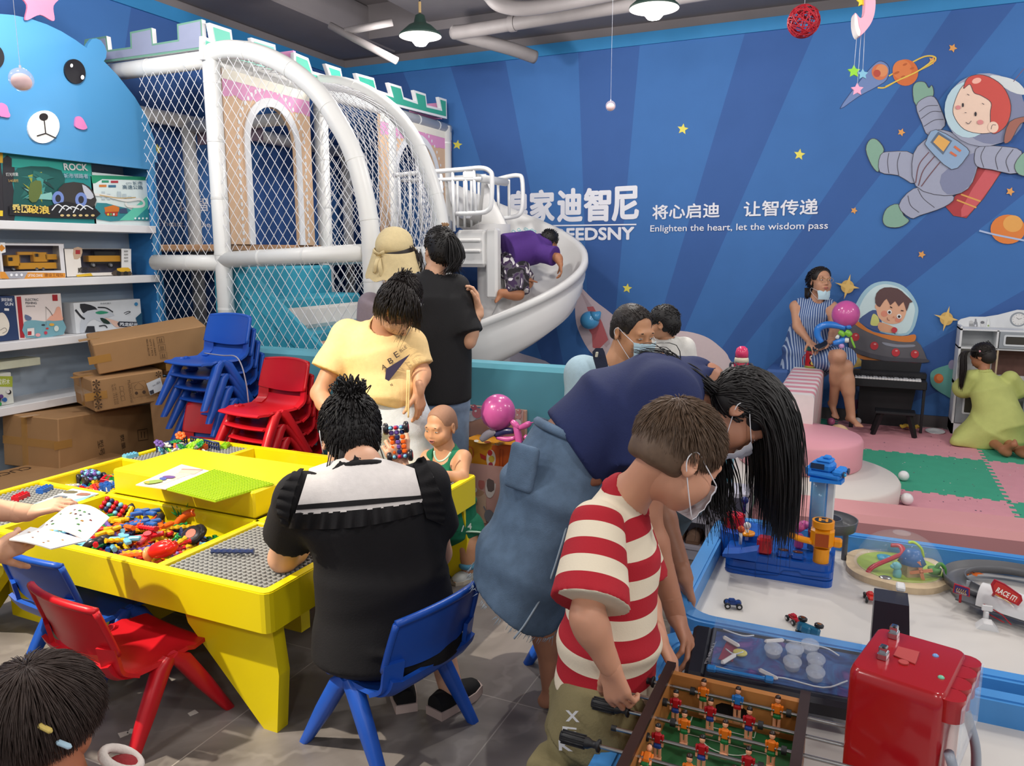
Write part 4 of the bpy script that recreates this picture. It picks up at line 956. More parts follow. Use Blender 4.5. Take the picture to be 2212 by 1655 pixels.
for x0,x1,y0,y1 in ((TX2+.02,TX3-.04,TY0+.04,TY1-.02),(TX0+.04,TX1-.02,TY0+.04,TY1-.02),(TX0+.04,TX1-.02,TY2+.02,TY3-.04),(TX2+.02,TX3-.04,TY2+.02,TY3-.04)):
    plate(tab,x0,x1,y0,y1,.488,MGP)
    mb = MB(); mb.box(((x0+x1)/2,(y0+y1)/2,.44),(x1-x0,y1-y0,.085)); mb.build('plate_bed',MY,tab)
# splayed slab legs: two crossing boards that form star-shaped feet
def leg(x,y,sx,sy):
    mb = MB()
    mb.prism([(0,0),(.055,0),(.075,.2),(.055,.37),(-.32,.37),(-.30,.30)],(x,y,0),(sx,0,0),(0,0,1),.05 if sx > 0 else -.05)
    mb.build('leg',MY,tab)
    if sx > 0: return
    mb = MB(); mb.prism([(0,0),(.05,0),(.06,.2),(.045,.37),(-.55,.37),(-.28,.18),(-.1,.0)][::1],(x+sx*.03,y,0),(0,sy,0),(0,0,1),.045 if sy < 0 else -.045); mb.build('leg',MY,tab)
for sx in (-1,1):
    for sy in (-1,1): leg((TX0+.10 if sx < 0 else TX3-.10),(TY0+.06 if sy < 0 else TY3-.06),sx,sy)
mb = MB(); mb.box(((TX0+TX3)/2,(TY0+TY3)/2-.2,.24),(1.2,.05,.28)); mb.box((-2.42,(TY0+TY3)/2,.24),(.05,1.0,.28)); mb.box((-2.75,TY0+.22,.2),(.7,.05,.34)); mb.build('brace',MY,tab)
# lime plate, booklet and loose leaflets on the raised middle
p = [Zp(*q,.607) for q in ((360,1057),(462,1014),(592,1045),(465,1083))]
def quad_plate(name,label,cat,q,th,m,studded=False,grid=(22,16)):
    q = [np.asarray(v,float) for v in q]; mb = MB(); mb.add(q+[v-V(0,0,th) for v in q],[(0,3,2,1),(4,5,6,7)]+[(i,(i+1) % 4,4+(i+1) % 4,4+i) for i in range(4)],0,False)
    if np.cross(q[1]-q[0],q[2]-q[1])[2] > 0: mb.f = [f[::-1] for f in mb.f]
    if studded:
        for i in range(grid[0]):
            for j in range(grid[1]):
                s,t = (i+.5)/grid[0],(j+.5)/grid[1]; c = (q[0]*(1-s)+q[1]*s)*(1-t)+(q[3]*(1-s)+q[2]*s)*t; mb.cyl(c,c+V(0,0,.004),.0058,n=6)
    return tag(mb.build(name,m,loc=q[0]),label,cat)
quad_plate('baseplate','lime green studded plate lying on the raised yellow middle','baseplate',p,.005,MLG,True,(20,22))
def paper(name,label,pts,z0,base,fill,fold=0.):
    q = [Zp(x,y,z0) for x,y in pts]; t = quad_plate(name,label,'booklet',q,.004,flat(base,.5)); A = Art((0,0,z0+.0005),(0,0,1),.0004); fill(A); A.build('page_print',t); return t
def pg1(A):
    A.poly([(300,1045),(398,1005),(436,1016),(335,1052)],'e6d5b6',0); A.poly([(395,1012),(440,1014),(420,1025),(385,1022)],'d8b0a0',0); A.stroke([(392,1014),(438,1016)],'8a3a3a',2.5,0)
    for i in range(5): A.stroke([(380-i*3,1024+i*3),(418-i*6,1028+i*3)],'c9a08a',1,0)
    A.disc((365,1032),(14,3),'6a4a8a'); A.disc((352,1036),(8,3),'4a5aa0'); A.poly([(310,1043),(345,1038),(350,1043),(320,1048)],'8aa04a',2); A.disc((318,1044),(5,2.5),'c8a03a')
paper('booklet','open picture booklet lying on the raised yellow middle of the table',[(293,1047),(392,1003),(452,1017),(358,1056)],.608,'e4dccb',pg1)
def pg2(A):
    A.poly([(75,1088),(112,1078),(160,1080),(210,1066),(160,1090)],'86b4c4',0)
    for c,k in (((152,1063),'6a6248'),((180,1068),'9a6a5a'),((130,1074),'6a7078'),((115,1082),'7a8088')): A.poly([(c[0]-16,c[1]+2),(c[0]-4,c[1]-3),(c[0]+16,c[1]-1),(c[0]+8,c[1]+3)],k,2)
paper('leaflet','flat instruction leaflet on the grey plate beside the reading hands',[(70,1090),(165,1052),(224,1062),(150,1090)],.497,'d6d8d4',pg2)
# ---- bricks and pieces
BC = dict(red='c01522',blue='2a5fae',navy='23325e',green='0f7a36',yellow='e3b21c',orange='e8621c',sky='6fb4d0',purple='6a4f9a',white='dcd8cc',pink='d8408a',black='26242a',lime='8cc41e')
def BM(c): return plastic(BC[c],.3)
def brick_mb(nx,ny,h=.019,p=.016):
    mb = MB(); mb.box((0,0,h/2),(nx*p-.0004,ny*p-.0004,h),b=.0008)
    for i in range(nx):
        for j in range(ny): mb.cyl(((i-(nx-1)/2)*p,(j-(ny-1)/2)*p,h),((i-(nx-1)/2)*p,(j-(ny-1)/2)*p,h+.0045),p*.3,n=8)
    return mb
_pm = {}
def piece(kind,colr,loc,rz,label,cat,group,rx=0.,ry=0.):
    key = (kind,colr)
    if key not in _pm:
        mb = MB()
        if kind.startswith('brick'): nx,ny = int(kind[5]),int(kind[6]); mb = brick_mb(nx,ny,.02,.017)
        elif kind == 'stick':
            n = 15; x = np.linspace(-.055,.055,n); r = np.where(np.arange(n) % 2 == 0,.0075,.0048); mb.tube(np.c_[x,0*x,np.full(n,.0075)],r,6,smooth=False)
        elif kind == 'stickl':
            n = 21; x = np.linspace(-.08,.08,n); r = np.where(np.arange(n) % 2 == 0,.008,.005); mb.tube(np.c_[x,0*x,np.full(n,.008)],r,6,smooth=False)
        elif kind == 'wheel': wheel(mb,(0,0,.03),.03,.022,(0,1,0)); 
        elif kind == 'cross':
            for a in (.5,-.5): mb.box((0,0,.008),(.085,.016,.012),rotm(0,0,a),.003)
            mb.cyl((0,0,.0),(0,0,.018),.012,n=10)
        elif kind == 'flower':
            for k in range(6): mb.ball((.013*cos(k*pi/3),.013*sin(k*pi/3),.006),(.009,.009,.004),n=8)
            mb.ball((0,0,.008),.006,n=8)
        me = mb.build('p',[BM(colr),plastic('c8421e')]); _pm[key] = me.data; bpy.data.objects.remove(me)
    nm = {'brick': 'toy_brick','stick': 'toothed_stick','wheel': 'axle_roller','cross': 'cross_connector','flowe': 'toy_flower'}[kind[:5]]
    o = bpy.data.objects.new(nm,_pm[key]); COL.objects.link(o); o.location = tuple(float(v) for v in loc); o.scale = (1.0 if kind == 'brick24' else 1.3,)*3; o.rotation_euler = (rx,ry,rz); return tag(o,label,cat,group)
def heap(n,x0,x1,y0,y1,kinds,cols,where,zf=.402,hmax=.07,edge=.035):
    for i in range(n):
        k = kinds[rng.integers(len(kinds))]; c = cols[rng.integers(len(cols))]; u,v = rng.uniform(0,1,2); x,y = x0+edge+(x1-x0-2*edge)*u,y0+edge+(y1-y0-2*edge)*v
        a_ = rng.uniform(0,pi); hl_ = {'stick': .075 if k == 'stick' else .105,'cross': .055}.get(k[:5],.03)
        x = min(max(x,x0+.03+abs(cos(a_))*hl_),x1-.03-abs(cos(a_))*hl_); y = min(max(y,y0+.03+abs(sin(a_))*hl_),y1-.03-abs(sin(a_))*hl_)
        bump = max(0,1-((u-.42)**2+(v-.5)**2)*3.2); z = zf+hmax*bump*rng.uniform(0,1)
        kind = {'brick': 'brick','stick': 'toothed stick','wheel': 'wheel','cross': 'cross connector','flowe': 'toy flower'}[k[:5]]
        piece(k,c,(x,y,z),a_,f'{c} {kind} lying loose in the {where}',kind,f'{c} {kind}s in the {where}',rng.uniform(-.25,.25),rng.uniform(-.3,.3))
heap(190,TX1,TX2,TY0,TY1,['stick','stickl','stick','stickl','stick','cross','brick22'],['red','navy','yellow','orange','navy','red','green','blue','sky','purple','yellow'],'front tray of the yellow table',hmax=.085)
heap(100,TX0,TX1,TY1,TY2,['brick22','brick24','brick42','brick22','stick'],['green','red','orange','blue','green','white','yellow'],'left tray of the yellow table',hmax=.05,edge=.035)
heap(40,TX1,TX2,TY2,TY3,['brick22','stick','brick24','flower'],['green','yellow','blue','orange','pink','white','purple'],'far tray of the yellow table',hmax=.03)
for i,(x,y) in enumerate(((228,1160),(193,1170),(268,1095),(318,1125),(408,1155),(405,1160))):
    q = Zp(x,y,.46); piece('wheel','black',q-V(0,0,.03),.9+i*.5,['black wheel with red hub nearest the open booklet','black wheel half hidden under the booklet edge','black wheel on the left heap beside the blocks','black wheel topping the navy stick heap','black wheel near the strawberry toy','black wheel beside the strawberry toy, lower one'][i],'wheel','black toy wheels',rx=.9)
for (x,y),c in (((315,1112),'blue'),((315,1135),'blue'),((270,1170),'sky')): piece('cross',c,Zp(x,y,.47),.5+x*.01,f'{c} cross connector piece on the front tray heap','cross connector',f'{c} cross connectors on the heap')
piece('stick','navy',Zp(503,1197,.498),radians(24),'navy toothed stick alone on the near grey plate','toothed stick',None)
piece('brick24','red',Zp(45,1078,.49),.35,'red long brick on the left grey plate','brick',None); piece('brick24','blue',Zp(97,1062,.49),.35,'blue long brick on the left grey plate','brick',None)
piece('brick24','sky',Zp(282,989,.492),-.1,'pale blue brick on the far plate corner','brick',None); piece('brick22','orange',Zp(437,972,.492),.3,'orange brick on the far grey plate','brick',None)
piece('brick24','lime',Zp(487,967,.492),.5,'lime brick on the far plate near the tray edge','brick',None); piece('brick24','green',Zp(427,998,.495),.4,'large green brick beside the flower heap','brick',None)
for i in range(34):
    c = ['white','lime','orange','sky','green','purple','white','lime','navy'][i % 9]; q = Zp(392+rng.normal(0,22),985+rng.normal(0,9),.495)
    piece('flower',c,q+V(0,0,abs(rng.normal(.025,.025))),rng.uniform(0,3),f'{c} plastic flower piece in the heap on the far grey plate','toy flower',f'{c} flower pieces',rng.uniform(-1,1),rng.uniform(-1,1))
def lattice_car(label,loc,R,cols,wheels=True,s=1.):
    t = thing('block_car',label,'block toy',loc); mbs = {}
    for i in range(5):
        for j in range(3):
            for k in range(2):
                c = cols[(i+2*j+k) % len(cols)]; mbs.setdefault(c,MB()).ball(V(loc)[0]*0+np.asarray(loc)+R@(V(i-2,j-1,k)*.019*s),.0105*s,n=8)
    for c,m in mbs.items(): m.build('body_blocks',BM(c),t)
    if wheels:
        for i in (-1,1):
            for j in (-1,1):
                mb = MB(); wheel(mb,np.asarray(loc)+R@(V(i*.036,j*.042,-.006)*s),.024*s,.018*s,R@V(0,1,0)); mb.build('wheel',[BM('black'),plastic('c02a24')],t)
    return t
lattice_car('toy car of blue and purple blocks with black wheels in the left tray',Zp(196,1030,.47),rotm(0,0,-.2),['sky','purple','navy'])
lattice_car('tall cluster of sky blue and red knobbly blocks in the front tray',Zp(246,1098,.48),rotm(.9,.5,.5),['sky','red','navy','red'],False)
# strawberry shaped toy
q = Zp(352,1186,.485); t = thing('strawberry_toy','red strawberry shaped toy lying in the front tray by the grey plate','toy',q)
R = rotm(0,-.25,.45); mb = MB(); mb.ball(q,(.055,.035,.03),R); mb.build('fruit_body',plastic('d8221c',.2),t)
mb = MB(); mb.ball(q-R@V(.055,0,.005),(.014,.03,.026),R); mb.build('fruit_end',plastic('e89a62'),t)
mb = MB(); [mb.ball(q+R@V(.05,0,.02)+V(rng.normal(0,.008),rng.normal(0,.008),.008),(.012,.005,.004),rotm(0,-.6,k),8) for k in range(5)]; mb.build('leaf',BM('green'),t)
mb = MB()
for i in range(26):
    a,b = rng.uniform(-1.2,1.2),rng.uniform(.2,1.3); d = V(cos(a)*cos(b)*.056,sin(a)*cos(b)*.036,sin(b)*.031); mb.ball(q+R@d,.0016,n=6)
mb.build('seed',plastic('f0d8b0'),t)
# orange curved piece and pineapple leaves
q = Zp(408,1128,.45); o = MB().tube(smooth_path([q+V(-.05,-.03,-.02),q+V(-.01,0,.03),q+V(.03,.02,.03),q+V(.05,.03,-.02)],6),[.016]*18+[.012],10).build('orange_toy',BM('orange')); tag(o,'orange curved toy piece arching over the front tray heap','toy')
q = Zp(391,1120,.46); mb = MB()
for k in range(9): mb.tube([q,q+V(cos(k*.7)*.02,sin(k*.7)*.02,.02),q+V(cos(k*.7)*.035,sin(k*.7)*.035,.035+.01*(k % 3))],[.005,.004,.0005],5)
tag(mb.build('leaf_toy',BM('green')),'spiky green leaf crown toy in the front tray','toy')
q = Zp(600,1017,.45); o = MB().box(q,(.10,.05,.03),rotm(0,.2,.3),.012).build('pink_toy',plastic('d8307a')); tag(o,'bright pink toy piece in the far tray beside the seated woman','toy')
# little blue fences at the far corner
for (a,b),l in ((((338,962),(403,944)),'left'),(((412,944),(472,958)),'right')):
    p0,p1 = Zp(*a,.53),Zp(*b,.53); mb = MB(); mb.tube([p0,p1],.006,6); mb.tube([p0-V(0,0,.02),p1-V(0,0,.02)],.004,6)
    for k in range(13): c = p0+(p1-p0)*k/12; mb.box(c-V(0,0,.018),(.006,.006,.04))
    tag(mb.build('toy_fence',BM('navy')),f'small blue toy fence on the {l} rim of the far grey plate','toy fence')
# white paper scraps on the floor
for i,(x,y) in enumerate(((415,1540),(268,1585),(300,1597),(285,1578))):
    q = Zp(x,y,.002); mb = MB(); a = rng.uniform(0,3); pts = [q+V(cos(a+k*1.57+rng.uniform(-.3,.3)),sin(a+k*1.57),0)*rng.uniform(.012,.022) for k in range(4)]
    mb.add(pts+[p_-V(0,0,.0015) for p_ in pts],[(0,1,2,3),(7,6,5,4)]+[(k,4+k,4+(k+1) % 4,(k+1) % 4) for k in range(4)],0,False); tag(mb.build('paper_scrap',flat('d8d2c8')),['small white paper scrap alone under the red chair front leg','white paper scrap left of the red chair rear foot','white paper scrap right beside the red chair rear foot','topmost paper scrap of the three by the red chair rear foot'][i],'paper scrap')
# ------------------------------------------------------------------ two white-floored play tables with blue rims
TBL = mat('rim_blue','4489ca',.35,var=.05,scale=4); TWH = mat('tray_white','c8c4bf',.4,var=.04,scale=4)
def rim_table(label,x0,x1,y0,y1,zr,zf,r=.12):
    t = thing('play_table',label,'table',((x0+x1)/2,(y0+y1)/2,0))
    o,i = rrect(x0,x1,y0,y1,r,8),rrect(x0+.055,x1-.055,y0+.055,y1-.055,r-.03,8)
    mb = MB(); mb.prism(o,(0,0,zr-.004),(1,0,0),(0,1,0),.125,holes=[i]); i2 = rrect(x0+.012,x1-.012,y0+.012,y1-.012,r-.01,8)
    mb.prism(i2,(0,0,zr),(1,0,0),(0,1,0),.01,holes=[rrect(x0+.045,x1-.045,y0+.045,y1-.045,r-.025,8)]); mb.build('rim',TBL,t)
    mb = MB(); mb.prism(rrect(x0+.03,x1-.03,y0+.03,y1-.03,r-.02,8),(0,0,zf),(1,0,0),(0,1,0),.03); mb.build('tray_floor',TWH,t)
    for x in (x0+.1,x1-.1):
        for y in (y0+.1,y1-.1): mb = MB(); mb.cyl((x,y,0),(x,y,zf-.03),.035,n=16); mb.build('leg',TBL,t)
    return t
T1_ = rim_table('white play table with blue rim holding the dome toy and race track',-.475,1.75,2.115,3.09,.45,.385)
T2_ = rim_table('second blue rimmed white play table, nearer, under the table football',-.455,1.75,.72,2.06,.45,.385)
ZF = .385
BL1,BL2 = plastic('1550a8',.25),plastic('2a7fd6',.28); ORG = plastic('e8930f',.25); RED = plastic('b8141c',.25); WHP = plastic('d8d8d8',.3)
# ---- blue rescue adventure toy with tower, car on top and orange lift
st = thing('adventure_toy','blue rescue adventure track toy with a glassy tower and car on top','toy',(-.2,2.75,ZF))
mb = MB()
for h0,h1,e in ((0,.022,.0),(.022,.026,-.006),(.026,.05,-.002),(.05,.075,-.008)):
    mb.prism([(x*(1),y) for x,y in rrect(-.385-e*0,-.03+e,2.655-e,2.80+e,.03,5)],(0,0,ZF+h1),(1,0,0),(0,1,0),h1-h0)
mb.build('front_body',BL1,st)
mb = MB(); mb.prism([(-.385,ZF+.075),(-.27,ZF+.075),(-.27,ZF+.115),(-.33,ZF+.095),(-.385,ZF+.085)],(0,2.665,0),(1,0,0),(0,0,1),-.06); mb.build('corner_body',BL1,st); mb = MB(); mb.prism(rrect(-.43,-.27,2.78,2.93,.05,6),(0,0,ZF+.10),(1,0,0),(0,1,0),.10); mb.prism(rrect(-.27,-.03,2.80,2.93,.02,4),(0,0,ZF+.06),(1,0,0),(0,1,0),.06); mb.build('rear_body',BL1,st)
mb = MB(); mb.stroke = None
A = Art((0,2.6545,0),(0,-1,0)); A.stroke([(1632,1240),(1680,1243),(1692,1233),(1725,1236),(1732,1243),(1792,1250)],'103c80',1.6,0); A.stroke([(1565,1226),(1630,1240)],'103c80',1.2,0); A.stroke([(1632,1205),(1632,1258)],'103c80',1.2,0); A.build('moulded_line',st)
mb = MB(); q = V(-.385,2.865,ZF+.10); mb.cyl(q,q+V(0,0,.045),.038,n=20); mb.cyl(q+V(0,0,.045),q+V(0,0,.047),.03,n=20); mb.build('red_drum',RED,st)
mb = MB(); mb.ball(q+V(.03,.03,.095),.014); mb.tube([q+V(.03,.03,.045),q+V(.03,.03,.095)],.006,8); mb.build('blue_lever',plastic('12246a'),st)
for (dx,dy),c in (((-.34,2.71),'c8501a'),((-.325,2.76),'d8d8d8')):
    b = V(dx,dy,ZF+.09); mb = MB(); mb.tube([b,b+V(0,0,.05)],.006,8,1); mb.ball(b+V(0,0,.055),.013); mb.build('lever',[plastic(c),WHP],st)
mb = MB(); mb.lathe([(.0,0),(.028,0),(.028,.008),(0,.008)],(-.325,2.76,ZF+.112)); mb.build('turntable',ORG,st)
mb = MB(); q = Yp(1650,1185,2.68); mb.box((q[0],2.70,ZF+.105),(.05,.05,.06),b=.008); mb.build('red_block',RED,st)
for x in (1690,1722):
    q = Yp(x,1205,2.68); mb = MB(); mb.box((q[0],2.70,ZF+.085),(.042,.045,.022),b=.006); mb.lathe([(0,.0),(.014,0),(.014,.002),(0,.002)],(q[0],2.70,ZF+.096),mi=1,sq=(1.2,.8)); mb.build('socket',[BL1,plastic('5a2a20')],st)
# glassy tower, its white spine, red cup and the car on top
TG = mat('tower_clear','5a9cc4',.04,var=0,alpha=.5)
tx,ty = -.088,2.80
mb = MB(); mb.lathe([(.026,.0),(.026,.285)],(tx-.008,ty,ZF+.08),n=18); mb.lathe([(.020,.285),(.020,0.)],(tx-.008,ty,ZF+.08),n=18); mb.build('tower_tube',TG,st)
mb = MB(); mb.box((tx+.03,ty+.03,ZF+.22),(.028,.03,.30),b=.004); mb.build('tower_spine',WHP,st)
mb = MB()
for s in (-1,1): mb.box((tx-.008+s*.024,ty+.012,ZF+.22),(.006,.01,.29))
mb.build('tower_rail',BL2,st)
mb = MB(); mb.lathe([(0,0),(.022,0),(.027,.03),(.02,.03),(0,.01)],(tx-.008,ty-.005,ZF+.12),n=18); mb.build('red_cup',plastic('7a1420'),st)
mb = MB(); z0 = ZF+.365; R = rotm(0,0,-.25)
c = V(tx+.012,ty-.02,z0)
mb.box(c,(.115,.085,.022),R,.008); mb.box(c+R@V(-.012,0,.025),(.075,.07,.035),R,.010); mb.box(c+R@V(-.005,0,.047),(.05,.055,.012),R,.005); mb.box(c+R@V(0,-.0,.057),(.024,.03,.012),R,.004)
mb.box(c+R@V(.045,0,.014),(.035,.08,.024),R,.008); mb.box(c+R@V(-.05,0,.01),(.02,.08,.03),R,.006); mb.prism([(-.05,-.045),(.05,-.045),(.06,0),(.05,.04),(-.05,.04)],c-V(0,0,.011),(1,0,0),(0,1,0),.012); mb.build('rescue_car',BL2,st)
mb = MB()
for y in (-.028,.028): q = c+R@V(.063,y,.012); mb.cyl(q,q+R@V(.004,0,0),.011,n=14)
q = c+R@V(-.02,-.036,.03); mb.box(q,(.045,.003,.018),R); mb.box(c+R@V(-.055,-.02,.01),(.012,.03,.02),R,mi=1); mb.build('headlamp',[plastic('2a3a55'),WHP],st)
q = c+R@V(.068,-.028,.012); mb = MB(); mb.ball(q,.006); mb.build('headlamp',plastic('2f9ad0',.15),st)
# orange lift with ramp
ox,oy = Yp(1775,1180,2.70)[0],2.70
mb = MB(); mb.cyl((ox,oy,ZF+.075),(ox,oy,ZF+.125),.026,n=18); mb.box((ox,oy,ZF+.165),(.075,.06,.075),b=.014); mb.cyl((ox,oy,ZF+.20),(ox,oy,ZF+.222),.036,n=22); mb.box((ox+.048,oy,ZF+.15),(.03,.035,.028),b=.006)
G = smooth_path([V(ox-.03,oy-.01,ZF+.145),V(ox-.08,oy-.005,ZF+.150),V(ox-.13,oy+.01,ZF+.165)],5); mb.tube(G,.019,8,flat=.5); mb.build('orange_lift',ORG,st)
mb = MB(); mb.box((ox,oy-.031,ZF+.16),(.042,.002,.045)); mb.build('lift_opening',plastic('a8480c'),st)
mb = MB(); mb.cyl((ox,oy,ZF+.2222),(ox,oy,ZF+.2232),.028,n=22); mb.build('helipad',plastic('2a2622'),st)
A = Art((ox,oy,ZF+.2236),(0,0,1)); v,f = text_mesh('H',.04); v = (v-v.mean(0))*.045; mb = MB(); mb.add(np.c_[v[:,0]+ox,v[:,1]+oy,np.full(len(v),ZF+.2237)],f,0,False); mb.build('helipad_letter',ORG,st)
mb = MB()
for k,(x,y) in enumerate(((-.16,2.85),(-.14,2.86),(-.15,2.80))): mb.ball((x,y,ZF+.13+.012*k),(.02,.02,.016))
mb.box((-.15,2.80,ZF+.10),(.03,.04,.05),b=.008); mb.build('pink_figure',plastic('d05a9a'),st)
MGT = mat('track_grey','57585c',.4,var=.05)
mb = MB(); th = np.linspace(-1.3,1.5,24); mb.sheet([[V(-.07+r*cos(t),2.93+r*sin(t)*.9,ZF+.13+dz) for r,dz in ((.055,.03),(.06,0),(.10,-.004),(.105,.03))] for t in th],thick=.004); mb.cyl((-.0,2.95,ZF),(-.0,2.95,ZF+.13),.01); mb.build('curved_track',MGT,st)
# ---- clear dome marble toy
DM = thing('dome_toy','wooden based marble toy under a clear dome with windmill and red chute','toy',(.178,2.90,ZF))
MWOOD = mat('pale_wood','cbb594',.5,var=.10,scale=20,stretch=(1,8,1))
dc = V(.178,2.90,ZF)
mb = MB(); pts = [((.168+.012*abs(cos(2.5*t)))*cos(t),(.168+.012*abs(cos(2.5*t)))*sin(t)) for t in np.linspace(0,2*pi,60)[:-1]]; mb.prism(pts,dc+V(0,0,.022),(1,0,0),(0,1,0),.022); mb.build('wooden_base',MWOOD,DM)
mb = MB(); mb.cyl(dc+V(0,0,.022),dc+V(0,0,.0235),.135,n=40); mb.build('green_ground',plastic('9ab52a',.4),DM)
zt = Yp(1940,1150,2.9)[2]-ZF
MDM = mat('dome_clear','ffffff',.03,var=0,alpha=.07)
mb = MB(); th = np.linspace(0,pi/2,14); mb.lathe([(.140*cos(t)**.85 if t < 1.57 else 0,.026+(zt-.026)*sin(t)) for t in th],dc,n=40); mb.build('dome',MDM,DM)
mb = MB(); mb.tube([dc+V(.142*cos(t),.142*sin(t),.027) for t in np.linspace(0,2*pi,41)[:-1]],.005,6,closed=True); mb.ball(dc+V(0,0,zt),(.03,.03,.006),n=16); mb.build('dome_rim',MDM,DM)
ty_ = 2.86
mb = MB(); mb.tube(smooth_path([Yp(*p,y) for p,y in (((1870,1245),2.80),((1885,1225),2.82),((1930,1205),2.86),((1950,1195),2.88),((1945,1180),2.92),((1925,1178),2.93))],6),.010,8,flat=.6); mb.build('red_chute',plastic('b01c30'),DM)
mb = MB(); q = Yp(1910,1215,2.95); mb.lathe([(.05,-.07),(.045,-.04),(.03,-.035),(.028,-.01),(.018,0),(.026,.022),(.02,.022),(.0,.0)],q,n=16); mb.build('blue_fountain',plastic('2f9ac0'),DM)
q = Yp(1968,1232,2.84); R = rotm(0,0,.5); mb = MB(); mb.box(q+V(0,0,0),(.055,.05,.06),R,.003); mb.build('mill_house',plastic('b89c78'),DM)
mb = MB(); mb.lathe([(.045,0),(.03,.03),(.022,.045)],q+V(0,0,.028),n=8); mb.build('mill_roof',plastic('2463a0'),DM)
mb = MB(); s_ = q+V(.028,-.03,.012)
for k in range(4): a = k*pi/2+.3; mb.box(s_+V(cos(a)*.018,-sin(a)*.0,sin(a)*.018),(.034,.004,.011),rotm(0,-a,0))
mb.ball(s_,.006); mb.build('mill_sail',plastic('d8835a'),DM)
mb = MB(); mb.tube(smooth_path([Yp(*p,2.92) for p in ((1962,1172),(1975,1172),(1990,1185),(1995,1203))],5),.009,8,flat=.5); mb.build('lime_chute',plastic('a8c81e'),DM)
q = Yp(1938,1240,2.80); mb = MB(); mb.ball(q,(.014,.012,.024)); mb.ball(q+V(-.004,0,.028),(.016,.013,.014)); mb.ball(q+V(-.016,-.004,.026),(.008,.008,.007)); mb.build('little_dinosaur',plastic('6fb8c0'),DM)
q = Yp(1913,1252,2.78); mb = MB(); mb.ball(q,(.026,.02,.013)); mb.build('marble_dish',mat('chrome_part','c0c0c4',.12,1.),DM)
mb = MB(); q = Yp(2018,1238,2.86); mb.lathe([(.02,0),(.022,.018),(.016,.02)],q,n=12); mb.tube(smooth_path([q+V(0,.0,.01),q+V(.015,0,.035),q+V(.03,0,.02),q+V(.03,0,-.01)],4),.007,6); mb.build('green_spout',plastic('4a8a3a'),DM)
A = Art(dc+V(0,0,.0238),(0,0,1),.0003)
# ---- race track with tunnel and signs
RT = thing('race_track','grey toy race track with a white tunnel and a red RACE IT sign','toy',(.5,2.78,ZF))
rc = V(.52,2.83,ZF)
mb = MB(); mb.sheet([[rc+V(r*cos(t),r*.86*sin(t),.035+dz) for r,dz in ((.150,.022),(.155,0),(.205,0),(.210,.022),(.214,.022),(.209,-.005),(.151,-.005),(.146,.022),(.150,.022))] for t in np.linspace(.4,2*pi-1.25,50)]); mb.build('track',MGT,RT)
for k,(x,y) in enumerate(((2092,1238),(2110,1240))):
    q = Zp(x,y,ZF+.037); mb = MB(); mb.prism([(-.02,-.012),(0,-.004),(.02,-.012),(.02,.004),(0,.012),(-.02,.004)],q,nrm(V(.6,.8,0)),nrm(V(-.8,.6,0)),.0005); mb.build('arrow_mark',plastic('c8601e'),RT)
p0,p1 = Yp(2118,1300,2.66),Yp(2260,1378,2.58); d = nrm(V(*(p1-p0)[:2],0)); n_ = V(-d[1],d[0],0); L = np.linalg.norm((p1-p0)[:2]); zb = ZF+.04
mb = MB(); mb.sheet([[V(p0[0],p0[1],zb)+d*s+n_*.042*cos(a)+V(0,0,.062*sin(a)) for a in np.linspace(0,pi,14)] for s in np.linspace(0,L,6)],thick=.003); mb.build('tunnel',WHP,RT)
mb = MB(); mb.box(V(p0[0],p0[1],zb-.004)+d*L*.5,(L+.12,.07,.006),np.stack([d,n_,V(0,0,1)],1)); mb.build('track',MGT,RT)
A = Art(V(p0[0],p0[1],zb)-n_*.0428,-n_); A.stroke([(2125,1305),(2165,1328),(2185,1350)],'b01c28',2.5,0); A.stroke([(2125,1320),(2170,1345)],'b01c28',2.5,0); A.stroke([(2125,1305),(2125,1320)],'b01c28',2.5,0); A.build('stripe',RT)
mb = MB(); q = Yp(2128,1345,2.60); mb.box((q[0],q[1],ZF+.02),(.012,.03,.04),b=.003); mb.prism([(-.03,0),(.03,0),(.012,.02),(-.012,.02)],(q[0],q[1]-.02,ZF),(1,0,0),(0,0,1),-.04); mb.box((q[0]-.0,q[1]-.01,ZF+.05),(.03,.006,.02),b=.004); mb.build('track_stand',WHP,RT)
def sign(pts,Y,name,col,rim,txt):
    o,n = (0,Y,0),(-.12,-1,0); q = PLp(*pts[0],o,n) if False else Yp(*pts[0],Y); A = Art((q[0],Y,q[2]),n)
    uv = [A.uv(p) for p in pts]; mb = MB(); mb.prism(uv,A.o,A.ax,A.ay,.006); mb.build(name,rim,RT)
    c = np.mean(uv,0); B_ = Art(A.o+A.n*.0005,n,.0004); B_.raw([tuple(c+(np.array(u)-c)*.84) for u in uv],col); txt(B_); B_.build(name+'_print',RT)
def tx1(A): A.text('RACE IT!',(2150,1278),(2192,1300),12,'f0e4d8',.03); A.stroke([(2155,1290),(2175,1297),(2190,1312)],'f0e4d8',2); A.stroke([(2150,1283),(2165,1292),(2185,1305)],'d8a030',1.5)
sign([(2140,1263),(2148,1252),(2170,1262),(2207,1288),(2209,1298),(2200,1309),(2146,1284)],2.575,'race_sign','c02a24',plastic('a81420'),tx1)
def tx2(A):
    for k in range(5): A.stroke([(2069+k*4.5,1270+k*1.3),(2066+k*4.5,1274+k*1.3),(2069+k*4.5,1279+k*1.3)],'d8b04a',1.4,0)
    A.text('TO THE SPEEDWAY',(2064,1279),(2088,1287),3.5,'e4dccc')
sign([(2061,1261),(2095,1272),(2095,1290),(2058,1280)],2.62,'arrow_sign','3a2a6a',plastic('a81420'),tx2)
